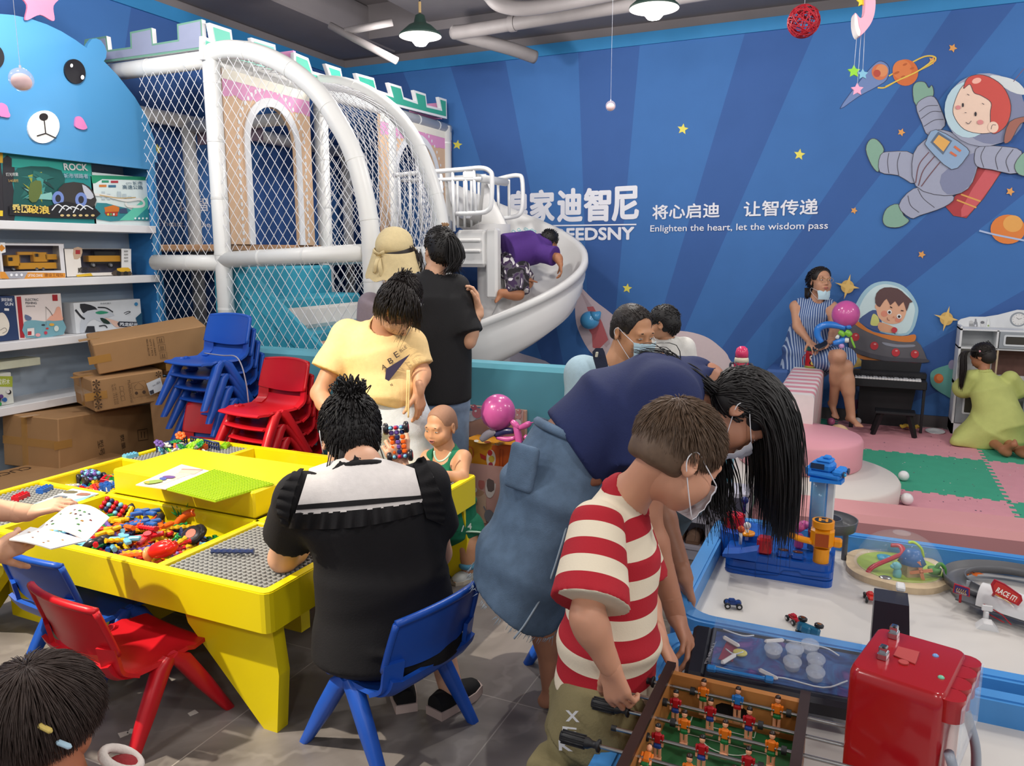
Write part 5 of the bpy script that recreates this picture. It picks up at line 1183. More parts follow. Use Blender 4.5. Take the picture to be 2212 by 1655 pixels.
mb = MB(); q = Yp(2075,1285,2.625); mb.tube([q,V(q[0],q[1],ZF+.04)],.004,6); q = Yp(2150,1284,2.58); mb.tube([q+V(0,0,.01),q+V(0,.05,-.03)],.004,6); q = Yp(2184,1300,2.58); mb.tube([q+V(0,0,.01),q+V(0,.05,-.03)],.004,6); mb.build('sign_post',plastic('a81420'),RT)
mb = MB(); q = Zp(2095,1262,ZF+.045); mb.box(q,(.02,.004,.022)); mb.build('track_clip',mat('clear_clip','dfe4ea',.1,var=0,alpha=.5),RT)
q = Zp(2088,1222,ZF); mb = MB(); mb.sheet([[q+V(x,.006*k-.012+.0,.012+.02*abs(x/.025)**2) for k in range(5)] for x in np.linspace(-.025,.025,9)],thick=.003); mb.box(q+V(0,0,.006),(.02,.025,.012),b=.003); tag(mb.build('track_piece',plastic('e8b418')),'small yellow curved track piece by the far blue rim','toy')
# ---- little cars
def toycar(label,px,R,col,top=None,s=1.,z=ZF):
    q = Zp(*px,z); t = thing('toy_car',label,'toy car',q); mb = MB(); mb.box(q+R@V(0,0,.016*s),V(.05,.022,.012)*s,R,.004*s); mb.box(q+R@V(-.004*s,0,.024*s),V(.022,.018,.01)*s,R,.004*s); mb.build('body',plastic(col,.2),t)
    for x in (-.018,.018):
        for y in (-.015,.015): mb = MB(); wheel(mb,q+R@V(x*s,y*s,.010*s),.010*s,.008*s,R@V(0,1 if y > 0 else -1,0)); mb.build('wheel',[plastic('1c1c1e'),mat('chrome_part','c0c0c4',.12,1.)],t)
    return t
toycar('small dark blue toy car on the near corner of the white table floor',(1583,1312),rotm(0,0,.25),'1c3a78')
toycar('small red toy car on the white table between dome and black box',(1880,1298),rotm(0,0,-1.4),'c02a20')
t = toycar('blue black toy truck lying on its side by the near rim',(1752,1356),rotm(1.45,.1,-.3),'2a6a8a',s=1.35,z=ZF+.02)
toycar('dark red toy car leaning against the overturned blue truck',(1715,1345),rotm(0,0,-.9),'a81822',s=.9)
# ---- black pinball head-box between the tables
q = V(.115,2.04,ZF); t = thing('black_game_box','narrow black game box with a white clip standing behind the red machine','toy',q)
mb = MB(); mb.prism([(.072,.385),(.172,.385),(.145,.695),(.072,.695)],(0,1.97,0),(1,0,0),(0,0,1),-.075); mb.build('box_body',mat('black_print','23242e',.35,var=.25,scale=12),t)
mb = MB(); mb.box((.13,1.99,.70),(.02,.035,.012),b=.003); mb.build('white_clip',WHP,t)
# ---- tabletop pinball
PB = thing('pinball_game','tilted tabletop pinball game with a clear cover and space print','game',(-.13,1.88,ZF))
c0,c1,c2,c3 = [Zp(*p,z) for p,z in (((1527,1452),.485),((1840,1512),.485),((1880,1398),.53),((1567,1358),.53))]
c1 = c0+(c1-c0)*1.08; c2 = c3+(c2-c3)*1.08; ax = nrm(c1-c0); n = nrm(np.cross(ax,c3-c0)); ay = np.cross(n,ax); LX,LY = np.linalg.norm(c1-c0),np.dot(c3-c0,ay); R = np.stack([ax,ay,n],1); cc = c0+ax*LX/2+ay*LY/2
mb = MB(); mb.box(cc-n*.035,(LX+.03,LY+.03,.055),R,.01); mb.box(c0-ax*.03+ay*LY/2-n*.03,(.05,LY+.02,.05),R,.01); mb.build('cabinet',mat('pinball_black','1a1c28',.4,var=.2),PB)
def space_mat():
    m = bpy.data.materials.new('space_print'); m.use_nodes = True; nt = m.node_tree; N = nt.nodes.new; L = nt.links.new; b = nt.nodes['Principled BSDF']
    tc = N('ShaderNodeTexCoord'); nz = N('ShaderNodeTexNoise'); nz.inputs['Scale'].default_value = 14; nz.inputs['Detail'].default_value = 3; nz.inputs['Distortion'].default_value = 1; L(tc.outputs['Object'],nz.inputs['Vector'])
    r = N('ShaderNodeValToRGB'); e = r.color_ramp.elements; e[0].position = .3; e[0].color = lin('121f4c'); e[1].position = .75; e[1].color = lin('8a5a9a')
    for p,c in ((.42,'22407e'),(.52,'2f5f98'),(.62,'3a3a7c')): k = e.new(p); k.color = lin(c)
    L(nz.outputs['Fac'],r.inputs[0]); L(r.outputs[0],b.inputs['Base Color']); b.inputs['Roughness'].default_value = .4; return m
mb = MB(); mb.box(cc-n*.006,(LX-.01,LY-.02,.004),R); mb.build('playfield',space_mat(),PB)
def onp(u,v,h=0.): return c0+ax*LX*u+ay*LY*v+n*h
mb = MB()
for u,v,a in ((.13,.30,.9),(.13,.68,-.5),(.42,.86,.35),(.40,.14,-.4)): mb.box(onp(u,v,.008),(.05,.012,.012),R@rotm(0,0,a),.005)
mb.build('flipper',WHP,PB)
MCL = mat('clear_plastic','dfe8f4',.06,var=0,alpha=.3)
for i,(u,v) in enumerate(((.42,.62),(.56,.70),(.55,.42),(.66,.84),(.70,.56),(.70,.30))):
    mb = MB(); mb.lathe([(0,.022),(.022,.02),(.022,.017),(.006,.015),(.006,.003),(.018,.001)],onp(u,v),R,18); mb.build('bumper',MCL,PB)
mb = MB()
for pts in ([(.05,.1),(.3,.05),(.5,.12),(.75,.08),(.9,.3)],[(.06,.92),(.2,.85),(.28,.9)],[(.5,.92),(.75,.9),(.85,.78)],[(.1,.5),(.16,.42),(.22,.5)]): mb.tube(smooth_path([onp(u,v,.008) for u,v in pts],4),.0022,5)
mb.build('guide_wire',mat('clear_wire','c8d0d8',.2),PB)
mb = MB(); mb.ball(onp(.2,.5,.004),(.018,.013,.005),R); mb.build('yellow_lens',plastic('c8c060'),PB)
mb = MB(); mb.prism([tuple(p) for p in ((.06,.3),(.16,.3),(.18,.7),(.1,.75))],c0+n*.001,ax*LX,ay*LY,.001); mb.build('red_decal',plastic('8a2440'),PB)
mb = MB(); mb.box(cc+n*.03,(LX-.005,LY-.01,.003),R); mb.box(onp(.5,.005,.014),(LX-.005,.003,.03),R); mb.box(onp(.5,.995,.014),(LX-.005,.003,.03),R); mb.box(onp(0.005,.5,.014),(.003,LY-.01,.03),R); mb.build('clear_cover',mat('pinball_cover','c8d4e8',.04,var=0,alpha=.05),PB)
mb = MB(); mb.box(onp(.22,-.02,.018),(LX*.40,.009,.008),R,.002); mb.box(onp(.03,-.02,.018),(.022,.016,.014),R,.003); mb.box(onp(.41,-.02,.018),(.02,.016,.014),R,.003); mb.build('blue_clip_bar',plastic('2277c0'),PB)
A = Art(c0-ax*.056-n*.03,nrm(-ax*.6+n),.0006); A.text('PINBALL',(1527,1434),(1548,1386),14,'a9adb6',.02); A.build('chrome_lettering',PB)
# ---- table football
FX0,FX1,FY0,FY1,FZ,FF = -.345,-.048,.98,1.615,.58,.485
FB = thing('football_table','small wooden table football game with orange and red players','game',((FX0+FX1)/2,(FY0+FY1)/2,ZF))
MW2 = mat('honey_wood','a86f3a',.42,var=.14,scale=9,stretch=(1,1,10)); MDK = mat('dark_edge','2c1a18',.4,var=.2); MSTEEL = mat('rod_steel','a8a6a4',.22,1.,var=.03); MRUB = plastic('1a1a1c',.5)
mb = MB()
mb.box((FX0+.007,(FY0+FY1)/2,.50),(.014,FY1-FY0,.15)); mb.box((FX1-.007,(FY0+FY1)/2,.50),(.014,FY1-FY0,.15))
mb.prism([(FX0+.014,.43),(FX1-.014,.43),(FX1-.014,FZ-.004),(FX0+.014,FZ-.004)],(0,FY1-.016,0),(1,0,0),(0,0,1),-.016,holes=[[(-.235,.492),(-.16,.492),(-.16,.525),(-.175,.535),(-.22,.535),(-.235,.525)]])
mb.box(((FX0+FX1)/2,FY0+.008,.50),(FX1-FX0,.016,.15)); mb.box((-.285,FY1-.018,.497),(.08,.006,.016)); mb.box((-.105,FY1-.018,.497),(.09,.006,.016)); mb.build('cabinet',MW2,FB)
mb = MB(); mb.box((FX0+.006,(FY0+FY1)/2,FZ+.001),(.020,FY1-FY0+.004,.010)); mb.box((FX1-.006,(FY0+FY1)/2,FZ+.001),(.020,FY1-FY0+.004,.010)); mb.build('side_edging',MDK,FB)
for x in (FX0+.02,FX1-.02):
    for y in (FY0+.03,FY1-.03): mb = MB(); mb.box((x,y,(ZF+.43)/2),(.03,.03,.43-ZF)); mb.build('leg',MDK,FB)
mb = MB(); mb.box((-.197,FY1+.03,.50),(.09,.03,.06)); mb.build('goal_pocket',MRUB,FB)
mb = MB(); mb.box(((FX0+FX1)/2,(FY0+FY1)/2,FF-.006),(FX1-FX0-.028,FY1-FY0-.03,.012)); mb.build('pitch',mat('pitch_green','1d5a30',.5,var=.15,scale=18),FB)
A = Art((0,0,FF+.0006),(0,0,1),.0003); A.ax,A.ay = V(1,0,0),V(0,1,0); fxm = (FX0+FX1)/2
A.uv = lambda p: p; A.o = V(0,0,FF+.0006); PL = 'b8c4b4'
def ln(*p,w=.0032): A.fr = (0,0,1.); A.stroke(list(p),PL,w,0)
ln((fxm-.085,FY1-.016),(fxm-.085,FY1-.10),(fxm+.085,FY1-.10),(fxm+.085,FY1-.016)); ln((fxm-.05,FY1-.016),(fxm-.05,FY1-.055),(fxm+.05,FY1-.055),(fxm+.05,FY1-.016))
ln(*[(fxm+.05*cos(t),FY1-.10+.035*sin(t)) for t in np.linspace(pi,2*pi,14)]); ln((FX0+.014,1.30),(FX1-.014,1.30)); ln(*[(fxm+.085*cos(t),1.30+.085*sin(t)) for t in np.linspace(0,2*pi,33)]); A.raw([(fxm+.004*cos(t),FY1-.078+.004*sin(t)) for t in np.arange(10)*2*pi/10],PL)
ln(*[(fxm+.062*cos(t),1.27+.062*sin(t)) for t in np.linspace(.35,pi-.35,20)],w=.004); ln(*[(fxm+.056*cos(t),1.27+.056*sin(t)) for t in np.linspace(.5,pi-.5,20)],w=.002)
for s,x0,x1,y,h in (('SPORT',-.045,.045,1.275,.026),('Football',-.055,.055,1.245,.026)):
    v,f = text_mesh(s,.03); lo,hi = v.min(0),v.max(0); q = np.c_[fxm+x0+(v[:,0]-lo[0])/(hi[0]-lo[0])*(x1-x0),y+(v[:,1]-lo[1])/(hi[1]-lo[1])*h,np.full(len(v),FF+.0022)]; A.mb.add(q,f,A.mi(PL),False)
for k,ch in enumerate("WORLD'S PREMIER"):
    if ch == ' ': continue
    a = pi*.80-k*.115*pi*.36; v,f = text_mesh(ch,.02); v = (v-v.mean(0))*.013; ca,sa = cos(a-pi/2),sin(a-pi/2); q = np.c_[v[:,0]*ca-v[:,1]*sa+fxm+.071*cos(a),v[:,0]*sa+v[:,1]*ca+1.27+.071*sin(a),np.full(len(v),FF+.0022)]; A.mb.add(q,f,A.mi(PL),False)
A.build('pitch_lines',FB)
def player(shirt,shorts,hair,pos,rod,tilt=0.):
    R = rotm(tilt,0,0); P = lambda x,y,z: np.asarray(pos,float)+R@V(x,y,z)
    mb = MB(); mb.box(P(0,0,.004),(.017,.010,.024),R,.004); mb.box(P(-.0098,0,.004),(.005,.008,.018),R,.002); mb.box(P(.0098,0,.004),(.005,.008,.018),R,.002); body = mb.build('player',plastic(shirt),rod)
    mb2 = MB(); mb2.ball(P(0,-.000,.0245),(.0058,.006,.0075),R,10); mb2.box(P(-.0045,0,-.027),(.0065,.008,.022),R,.002); mb2.box(P(.0045,0,-.027),(.0065,.008,.022),R,.002); mb2.box(P(0,0,-.043),(.016,.013,.014),R,.002); mb2.box(P(-.0098,0,-.008),(.004,.006,.008),R); mb2.box(P(.0098,0,-.008),(.004,.006,.008),R)
    nm = body.data.materials; nm.append(plastic('e0a07a')); nm.append(plastic(shorts)); nm.append(plastic(hair))
    mb3 = MB(); mb3.v,mb3.f,mb3.m,mb3.sm,mb3.n,mb3.att = mb.v,mb.f,mb.m,mb.sm,mb.n,mb.att
    k = len(mb2.f); mb3.add(np.concatenate(mb2.v),mb2.f,1,False); mb3.box(P(0,0,-.013),(.0165,.0105,.011),R,.003,2); mb3.ball(P(0,.0015,.029),(.0062,.0062,.0055),R,10,3)
    me = mb3.build('player',[plastic(shirt),plastic('e0a07a'),plastic(shorts),plastic(hair)],rod); bpy.data.objects.remove(body); return me
RODY = [1.572,1.505,1.440,1.372,1.305,1.238,1.172,1.105]
TEAM = [('o',[.27,.54,.84],1),('r',[.10,.37,.66],0),('o',[.22,.52,.85],0),('r',[.08,.40,.72],0),('o',[.06,.36,.66,.92],0),('r',[.2,.5,.8],0),('o',[.2,.5,.8],0),('r',[.3,.6],0)]
HND = {0: -1,2: -1,4: -1,6: -1,1: 1,3: 1,5: 1,7: 1}
HX = {0: -.385,2: -.405,4: -.425,6: -.42}
for i,y in enumerate(RODY):
    z = .553; side = HND[i]
    if side < 0: x0,x1 = HX.get(i,-.42)-.03,.045
    else: x0,x1 = -.43+.01*i,.065
    mb = MB(); mb.cyl((x0,y,z),(x1,y,z),.0042,n=10); rod = mb.build('player_rod',MSTEEL,FB)
    mb = MB()
    if side < 0:
        h = HX.get(i,-.42); mb.lathe([(0,-.055),(.010,-.053),(.0125,-.045),(.0125,-.01),(.011,.004),(.007,.012),(.007,.02),(.0125,.024),(.0125,.028),(0,.028)],(h-.01,y,z),rotm(0,pi/2,0),14)
        for a in np.arange(10)*2*pi/10: mb.tube([V(h-.06,y,z)+V(0,cos(a),sin(a))*.0126,V(h-.012,y,z)+V(0,cos(a),sin(a))*.0128],.0016,5)
    else:
        h = .075; mb.lathe([(0,-.055),(.010,-.053),(.0125,-.045),(.0125,-.01),(.011,.004),(.007,.012),(.007,.02),(.0125,.024),(.0125,.028),(0,.028)],(h,y,z),rotm(0,-pi/2,0),14)
        mb.cyl((x0-.004,y,z),(x0+.006,y,z),.006,n=10)
        for k in range(4): mb.cyl((h-.0+.012*k,y,z),(h+.006+.012*k,y,z),.0135,n=14)
    mb.build('rod_handle',MRUB,rod)
    tm,us,gk = TEAM[i]
    for k,u in enumerate(us):
        x = FX0+.014+(FX1-FX0-.028)*u
        if tm == 'o': shirt,shorts,hair = 'd8701a','1a6a34','2a1a12'
        else: shirt,shorts,hair = 'a8141e','22408a','141414'
        if gk and k == 1: shirt,shorts = '2a70b8','a8141e'
        player(shirt,shorts,hair,(x,y,z),rod,.0 if not (i == 4 and k == 0) else -1.2)
    for u in (us[0]-.085,us[-1]+.085):
        x = FX0+.014+(FX1-FX0-.028)*u; mb = MB(); mb.cyl((x-.005,y,z),(x+.005,y,z),.0085,n=12); mb.build('rod_bumper',MRUB,rod)
# ---- red box game machine in front
RB = thing('red_game_machine','big glossy red toy game machine with two chrome switches on top','toy machine',(.12,1.5,ZF))
MRD = mat('machine_red','a01018',.22,var=.04,scale=5,coat=.4)
t0 = [Zp(x,y,z) for (x,y),z in (((1890,1348),.735),((2092,1396),.735),((2046,1522),.735),((1838,1442),.735))]
c = sum(t0)/4; ax = nrm((t0[1]-t0[0])+(t0[2]-t0[3])); ax = nrm(V(ax[0],ax[1],0)); ay = V(-ax[1],ax[0],0); wx = np.linalg.norm(t0[1]-t0[0])*.97; wy = abs(np.dot(t0[0]-t0[3],ay)); R = np.stack([ax,ay,V(0,0,1)],1)
mb = MB()
def rr(w,h,r,z,n=5): return [c+ax*x+ay*y+V(0,0,z-c[2]) for x,y in rrect(-w/2,w/2,-h/2,h/2,r,n)]
mb.sheet([rr(wx*.99,wy*1.04,.018,ZF),rr(wx,wy,.018,.705),rr(wx*.995,wy*.995,.018,.722),rr(wx*.96,wy*.95,.018,.733),rr(wx*.93,wy*.92,.015,.735)],closed=True); n = 20; mb.add(rr(wx*.93,wy*.92,.015,.735),[tuple(range(n))],0,False); mb.build('casing',MRD,RB)
for (x,y) in ((1930,1376),(1907,1421)):
    q = Zp(x,y,.735); mb = MB(); mb.box(q+V(0,0,.006),(.017,.026,.014),R,.002); mb.box(q+V(0,.004,.017),(.014,.017,.012),R,.002); mb.box(q+V(0,-.003,.0235),(.004,.010,.002),R,mi=1); mb.build('chrome_switch',[mat('chrome_part','c0c0c4',.12,1.),MRUB],RB)
mb = MB(); p = [Zp(*q,.7356) for q in ((1940,1398),(1986,1410),(1977,1436),(1930,1417))]; mb.add(p+[q+V(0,0,.002) for q in p],[(4,7,6,5)]+[(i,i+4,(i+1) % 4+4,(i+1) % 4) for i in range(4)],0,False); q = Zp(1952,1430,.7375); mb.cyl(q-V(0,0,.002),q+V(0,0,.0005),.009,n=16); mb.build('battery_lid',mat('lid_red','b04440',.4),RB)
for (x,y),cl in (((2021,1417),'6f9ad0'),((2033,1464),'6fb898')): q = Zp(x,y,.7355); mb = MB(); mb.ball(q,(.006,.006,.004),n=10); mb.build('button_dot',plastic(cl),RB)
mb = MB(); xr = wx/2
for k,y in enumerate((.35,.12,-.12,-.35)): b = c+ax*(xr+.002)+ay*wy*y; mb.cyl(b+V(0,0,.685-c[2]),b+V(0,0,.728-c[2]),wy*.12,n=16)
mb.build('side_lobe',MRD,RB)
mb = MB(); mb.box(c+ax*(xr+.026)+V(0,0,.66-c[2]),(.004,wy*.96,.12),R,.001); mb.build('clear_side',MCL,RB)
for y,d in ((-.46,0),(.30,1)):
    b = c+ax*(xr+.012)+ay*wy*y; mb = MB(); mb.tube(smooth_path([b+V(0,0,.63-c[2]),b+ax*.022+V(0,0,.56-c[2]),b+ax*.024+V(0,0,.48-c[2]),b+ax*.006+V(0,0,ZF+.02-c[2])],6),.016,10,flat=.55); mb.build('grey_side_arm',mat('arm_grey','8f95a0',.35),RB)
# clear plastic bag hanging by the boy
mb = MB(); q = V(-.40,1.62,.50); mb.ball(q,(.02,.015,.045)); mb.ball(q+V(.004,0,-.03),(.024,.018,.03)); tag(mb.build('plastic_bag',mat('thin_clear','eef2f4',.1,var=0,trans=1.,alpha=.25)),'small crumpled clear plastic bag behind the football table handle','bag')
# ------------------------------------------------------------------ play corner: padded walls, mats, cushions
MTQ = mat('pad_turquoise','5ba3b4',.5,var=.06,scale=3,bump=.08,bscale=7); MPK = mat('pad_dusty_pink','c68b8b',.55,var=.06,scale=3,bump=.08,bscale=7)
PY0,PY1,PZ = 3.83,3.99,.885
mb = MB(); mb.box(((-4.0-.55)/2,(PY0+PY1)/2,PZ/2),(4.0-.55,PY1-PY0,PZ),b=.025); tag(mb.build('padded_partition',MTQ),'tall turquoise padded partition in front of the play castle','partition')
mb = MB(); mb.box((.745,3.835,.165),(2.33,.27,.33),rotm(0,0,.055),.03); tag(mb.build('padded_partition',MPK),'low dusty pink padded partition behind the white play table','partition')
MTG,MTP = mat('mat_green','3a9a7a',.75,var=.08,scale=10,bump=.15,bscale=120),mat('mat_pink','cf8f98',.75,var=.08,scale=10,bump=.15,bscale=120)
TS = 1.03; X0 = .885-2*TS
def tooth_edge(p,q,n,h,sgn):
    p,q = V(*p),V(*q); d = (q-p)/n; nn = nrm(V(-d[1],d[0])); out = []
    for i in range(n):
        s = sgn if i % 2 else -sgn
        out += [p+d*(i+.04)+nn*h*s*.5,p+d*(i+.96)+nn*h*s*.5]
    return out
k = 0
for i in range(3):
    for j in range(4):
        x0,y1 = X0+i*TS,7.37-j*TS; x1,y0 = x0+TS,max(y1-TS,4.06)
        if y1-y0 < .1: continue
        g = (i+j) % 2 == 0
        mb = MB(); pts = tooth_edge((x0,y0),(x1,y0),22,.03,1)+tooth_edge((x1,y0),(x1,y1),22,.03,1)+tooth_edge((x1,y1),(x0,y1),22,.03,1)+tooth_edge((x0,y1),(x0,y0),22,.03,1)
        s = .9995; c = V((x0+x1)/2,(y0+y1)/2); pts = [tuple(c+(p-c)*s) for p in pts]
        mb.prism(pts,(0,0,.014+.0004*(k % 2)),(1,0,0),(0,1,0),.0135); k += 1
        row = ['row along the wall','second row from the wall','third row from the wall','row by the low pink partition'][j]; col = ['left','middle','right'][i]
        tag(mb.build('foam_mat_tile',MTP if not g else MTG),f"{'green' if g else 'pink'} foam mat tile, {col} column, {row}",'floor mat','foam mat tiles')
mb = MB(); cf = [MB() for _ in range(3)]
for i in range(260):
    x,y = rng.uniform(-.1,1.9),rng.uniform(4.1,7.2); a = rng.uniform(0,3); s = rng.uniform(.004,.009); mb.box((x,y,.0158),(s,s*.8,.001),rotm(0,0,a),mi=int(rng.integers(3)))
tag(mb.build('confetti',[flat('d8d4d0'),flat('3a4a6a'),flat('8a5a6a')]),'tiny confetti flakes scattered over the foam mats','confetti',kind='stuff')
M14 = .0145
mb = MB(); mb.lathe([(0,0),(.575,0),(.585,.012),(.585,.10),(.572,.12),(0,.122)],(-.3,5.06,M14),n=64); tag(mb.build('round_cushion',mat('cushion_white','d8d0c8',.5,var=.05,scale=4)),'wide flat white round foam cushion on the mats','cushion')
mb = MB(); mb.lathe([(0,0),(.375,0),(.385,.012),(.385,.17),(.372,.19),(0,.192)],(-.32,5.28,M14+.1225),n=56); tag(mb.build('round_cushion',mat('cushion_pink','dd9aa4',.5,var=.05,scale=4)),'pink round foam cushion stacked on the white one','cushion')
mb = MB(); n = 15; y0,y1 = 5.60,6.98
t = thing('striped_block','pink and white striped foam block beside the woman in the striped dress','foam block',(-.4,6.4,M14))
for c,nm in ((0,'c'),(1,'p')):
    mb = MB()
    for i in range(n):
        if i % 2 != c: continue
        a,b = y0+(y1-y0)*i/n,y0+(y1-y0)*(i+1)/n
        ring = lambda y: [V(x,y,z+M14) for x,z in [(-.52,0),(-.262,0),(-.262,.485)]+[(-.262-.03+.03*cos(t_),.485+.03*sin(t_)) for t_ in np.linspace(.3,pi/2,4)]+[(-.52+.02,.515),(-.52,.495)]]
        mb.sheet([ring(a),ring(b)],0,closed=True); mb.add(ring(a),[tuple(range(9))],0,False); mb.add(ring(b),[tuple(range(9))[::-1]],0,False)
    mb.build('stripe_band',mat('foam_'+('stripe_white' if c == 0 else 'stripe_pink'),'e2dad6' if c == 0 else 'd8909a',.5),t)
mb = MB(); mb.box((-.64,7.2,.245+M14),(.20,.45,.47),b=.02); tag(mb.build('foam_block',mat('foam_seat_blue','3d5f9a',.6)),'plain foam seat hidden under the woman in the striped dress','foam block')
# ---- small balls on the mats
def playball(px,r,col,label,z=None):
    q = Zp(*px,M14+r) if z is None else Zp(*px,z); mb = MB(); mb.ball(q,r,n=20); return tag(mb.build('play_ball',plastic(col,.25)),label,'ball')
playball((1795,911),.034,'c8648e','magenta play ball by the striped block and the bare feet'); playball((1852,910),.033,'d8d4d4','white play ball between the bare feet and the piano stool')
playball((1947,909),.034,'c05a6a','dark pink play ball under the piano'); playball((1811,940),.085,'d8b68a','large tan ball behind the pink cushion')
playball((1952,1028),.034,'e0e0e0','white play ball tucked at the white cushion side'); playball((1959,1078),.036,'e0dede','white play ball by the low pink partition')
mb = MB(); q = Zp(2020,932,M14+.008); mb.lathe([(0,0),(.05,0),(.075,.012),(.072,.014),(.05,.004),(0,.004)],q-V(0,0,.008),rotm(.12,0,0),24); tag(mb.build('toy_plate',WHP),'white toy plate on the pink mat by the piano','plate')
q = Zp(1965,925,M14+.02); mb = MB(); mb.sheet([[q+V(.10*u+.01*sin(5*v),.05*v,.015+.012*sin(7*u+3*v)) for u in np.linspace(-.7,.7,9)] for v in np.linspace(-1,1,6)],thick=.002); tag(mb.build('yellow_wrapper',plastic('d8b04a')),'crumpled yellow wrapper on the mat under the piano','wrapper')
# ---- black toy piano and stool
MPB = mat('piano_black','17171b',.45,var=.15,scale=20); MIV = plastic('d8d8d8',.3)
t = thing('toy_piano','black upright toy piano against the mural','piano',(.26,7.25,M14))
X0p,X1p = -.045,.525
mb = MB(); mb.prism([(.02,M14),(.42,M14),(.485,.575),(.02,.575)],(0,7.36,0),(1,0,0),(0,0,1),-.05); mb.build('back_panel',MPB,t)
mb = MB(); mb.box(((X0p+X1p)/2,7.20,.415),(X1p-X0p,.24,.07),b=.006); mb.build('keybed',MPB,t)
mb = MB(); mb.box(((X0p+X1p)/2,7.26,.475),(X1p-X0p,.10,.05),b=.006); mb.build('fallboard',MPB,t)
for x in (X0p+.02,X1p-.015):
    mb = MB(); mb.box((x,7.13,(.38+M14)/2),(.035 if x < 0 else .02,.05,.38-M14)); mb.build('leg',MPB,t)
for i in range(22):
    mb = MB(); x = X0p+.035+i*.0228; mb.box((x,7.135,.455),(.0215,.10,.014),b=.001); mb.build('white_key',MIV,t)
for i in range(21):
    if i % 7 in (2,6): continue
    mb = MB(); x = X0p+.035+(i+.5)*.0228; mb.box((x,7.165,.467),(.011,.06,.014),b=.001); mb.build('black_key',MPB,t)
t = thing('piano_stool','small black stool in front of the toy piano','stool',(.31,6.95,M14))
mb = MB(); mb.box((.30,6.97,.205),(.30,.17,.022),b=.004); mb.build('seat',MPB,t)
for sx in (-1,1):
    for sy in (-1,1):
        mb = MB(); a = V(.30+sx*.105,6.97+sy*.05,.195); b = V(.30+sx*.155,6.97+sy*.075,M14); mb.tube([a,b],[.026,.020],4,smooth=False); mb.build('leg',MPB,t)
# ---- white toy kitchen
t = thing('toy_kitchen','white wooden toy kitchen with a clock and grey oven doors','toy kitchen',(1.15,7.33,M14))
KX0,KX1,KY0,KY1 = .735,1.60,7.20,7.47; MKW = mat('kitchen_white','d4d6d8',.4,var=.03)
mb = MB()
mb.prism([(KX0,M14),(KX1,M14),(KX1,.95),(1.42,1.0)]+[(1.30,1.035),(1.15,1.04),(1.02,.995),(.93,.975),(.82,.972),(KX0+.02,.95),(KX0,.93)],(0,KY1-.012,0),(1,0,0),(0,0,1),-.012)
for x in (KX0+.008,KX1-.008): mb.box((x,(KY0+KY1)/2,.46),(.016,KY1-KY0,.90))
mb.box(((KX0+KX1)/2,(KY0+KY1)/2,.885),(KX1-KX0,KY1-KY0,.014)); mb.box(((KX0+KX1)/2,(KY0+KY1)/2,.735),(KX1-KX0,KY1-KY0,.014)); mb.box((1.0,(KY0+KY1)/2,.81),(.014,KY1-KY0,.15)); mb.box(((KX0+KX1)/2,(KY0+KY1)/2,.06),(KX1-KX0,KY1-KY0,.09))
mb.build('body',MKW,t)
mb = MB(); mb.box(((KX0+KX1)/2,(KY0+KY1)/2,.43),(KX1-KX0,KY1-KY0+.01,.03)); mb.build('worktop',mat('kitchen_beige','bca58a',.5),t)
mb = MB(); mb.prism([(1.01,.50),(1.585,.50),(1.585,.725),(1.01,.725)],(0,KY1-.03,0),(1,0,0),(0,0,1),-.003); mb.build('splashback',mat('kitchen_brown','6a4a42',.6,var=.35,scale=9),t)
mb = MB()
for x in (1.012,1.24,1.45): mb.box((x,KY0+.01,.61),(.012,.014,.24))
mb.build('window_bar',MWOOD,t)
MGD = mat('kitchen_grey','8c9298',.45); MKD = mat('kitchen_window','3c3a34',.2)
for nm,x0,x1,z0,z1,w in (('microwave_door',1.012,1.30,.742,.878,(1.04,1.22,.765,.855)),('oven_door',.755,1.0,.11,.40,(.80,.96,.19,.385)),('oven_door',1.22,1.5,.11,.40,(1.26,1.46,.19,.385))):
    mb = MB(); mb.box(((x0+x1)/2,KY0-.004,(z0+z1)/2),(x1-x0,.014,z1-z0),b=.003); d = mb.build(nm,MGD,t)
    mb = MB(); mb.prism(rrect(w[0],w[1],w[2],w[3],.015),(0,KY0-.013,0),(1,0,0),(0,0,1),-.002,holes=[rrect(w[0]+.014,w[1]-.014,w[2]+.014,w[3]-.014,.008)]); mb.build('window_frame',plastic('c8ccd0'),d)
    mb = MB(); mb.prism(rrect(w[0]+.014,w[1]-.014,w[2]+.014,w[3]-.014,.008),(0,KY0-.0125,0),(1,0,0),(0,0,1),-.001); mb.build('window_pane',MKD,d)
cc = Yp(2200,690,KY0+.005); mb = MB(); mb.cyl(cc,cc-V(0,.008,0),.058,n=32); ck = mb.build('clock',plastic('8d949c'),t)
mb = MB(); mb.cyl(cc-V(0,.008,0),cc-V(0,.009,0),.046,n=32); mb.build('clock_face',plastic('dcdcdc'),ck)
mb = MB()
for k in range(12): a = k*pi/6; mb.box(cc+V(.038*cos(a),-.0095,.038*sin(a)),(.008,.001,.002),rotm(0,-a,0))
mb.box(cc+V(.01,-.0095,.005),(.024,.001,.003),rotm(0,-.45,0)); mb.box(cc+V(-.008,-.0095,.008),(.02,.001,.003),rotm(0,.6,0)); mb.build('clock_hands',plastic('5a5c60'),ck)
A = Art((0,KY1-.0245,0),(0,-1,0)).at(2000,640,4.6)
A.poly([(430,270),(470,270),(470,315),(430,315)],'8f9092',0); A.disc((450,258),(20,16),'b8b8b8'); A.poly([(472,315),(476,260),(486,250),(488,225),(502,225),(504,250),(512,262),(514,315)],'85878c',0); A.disc((492,290),10,'c8c8d0')
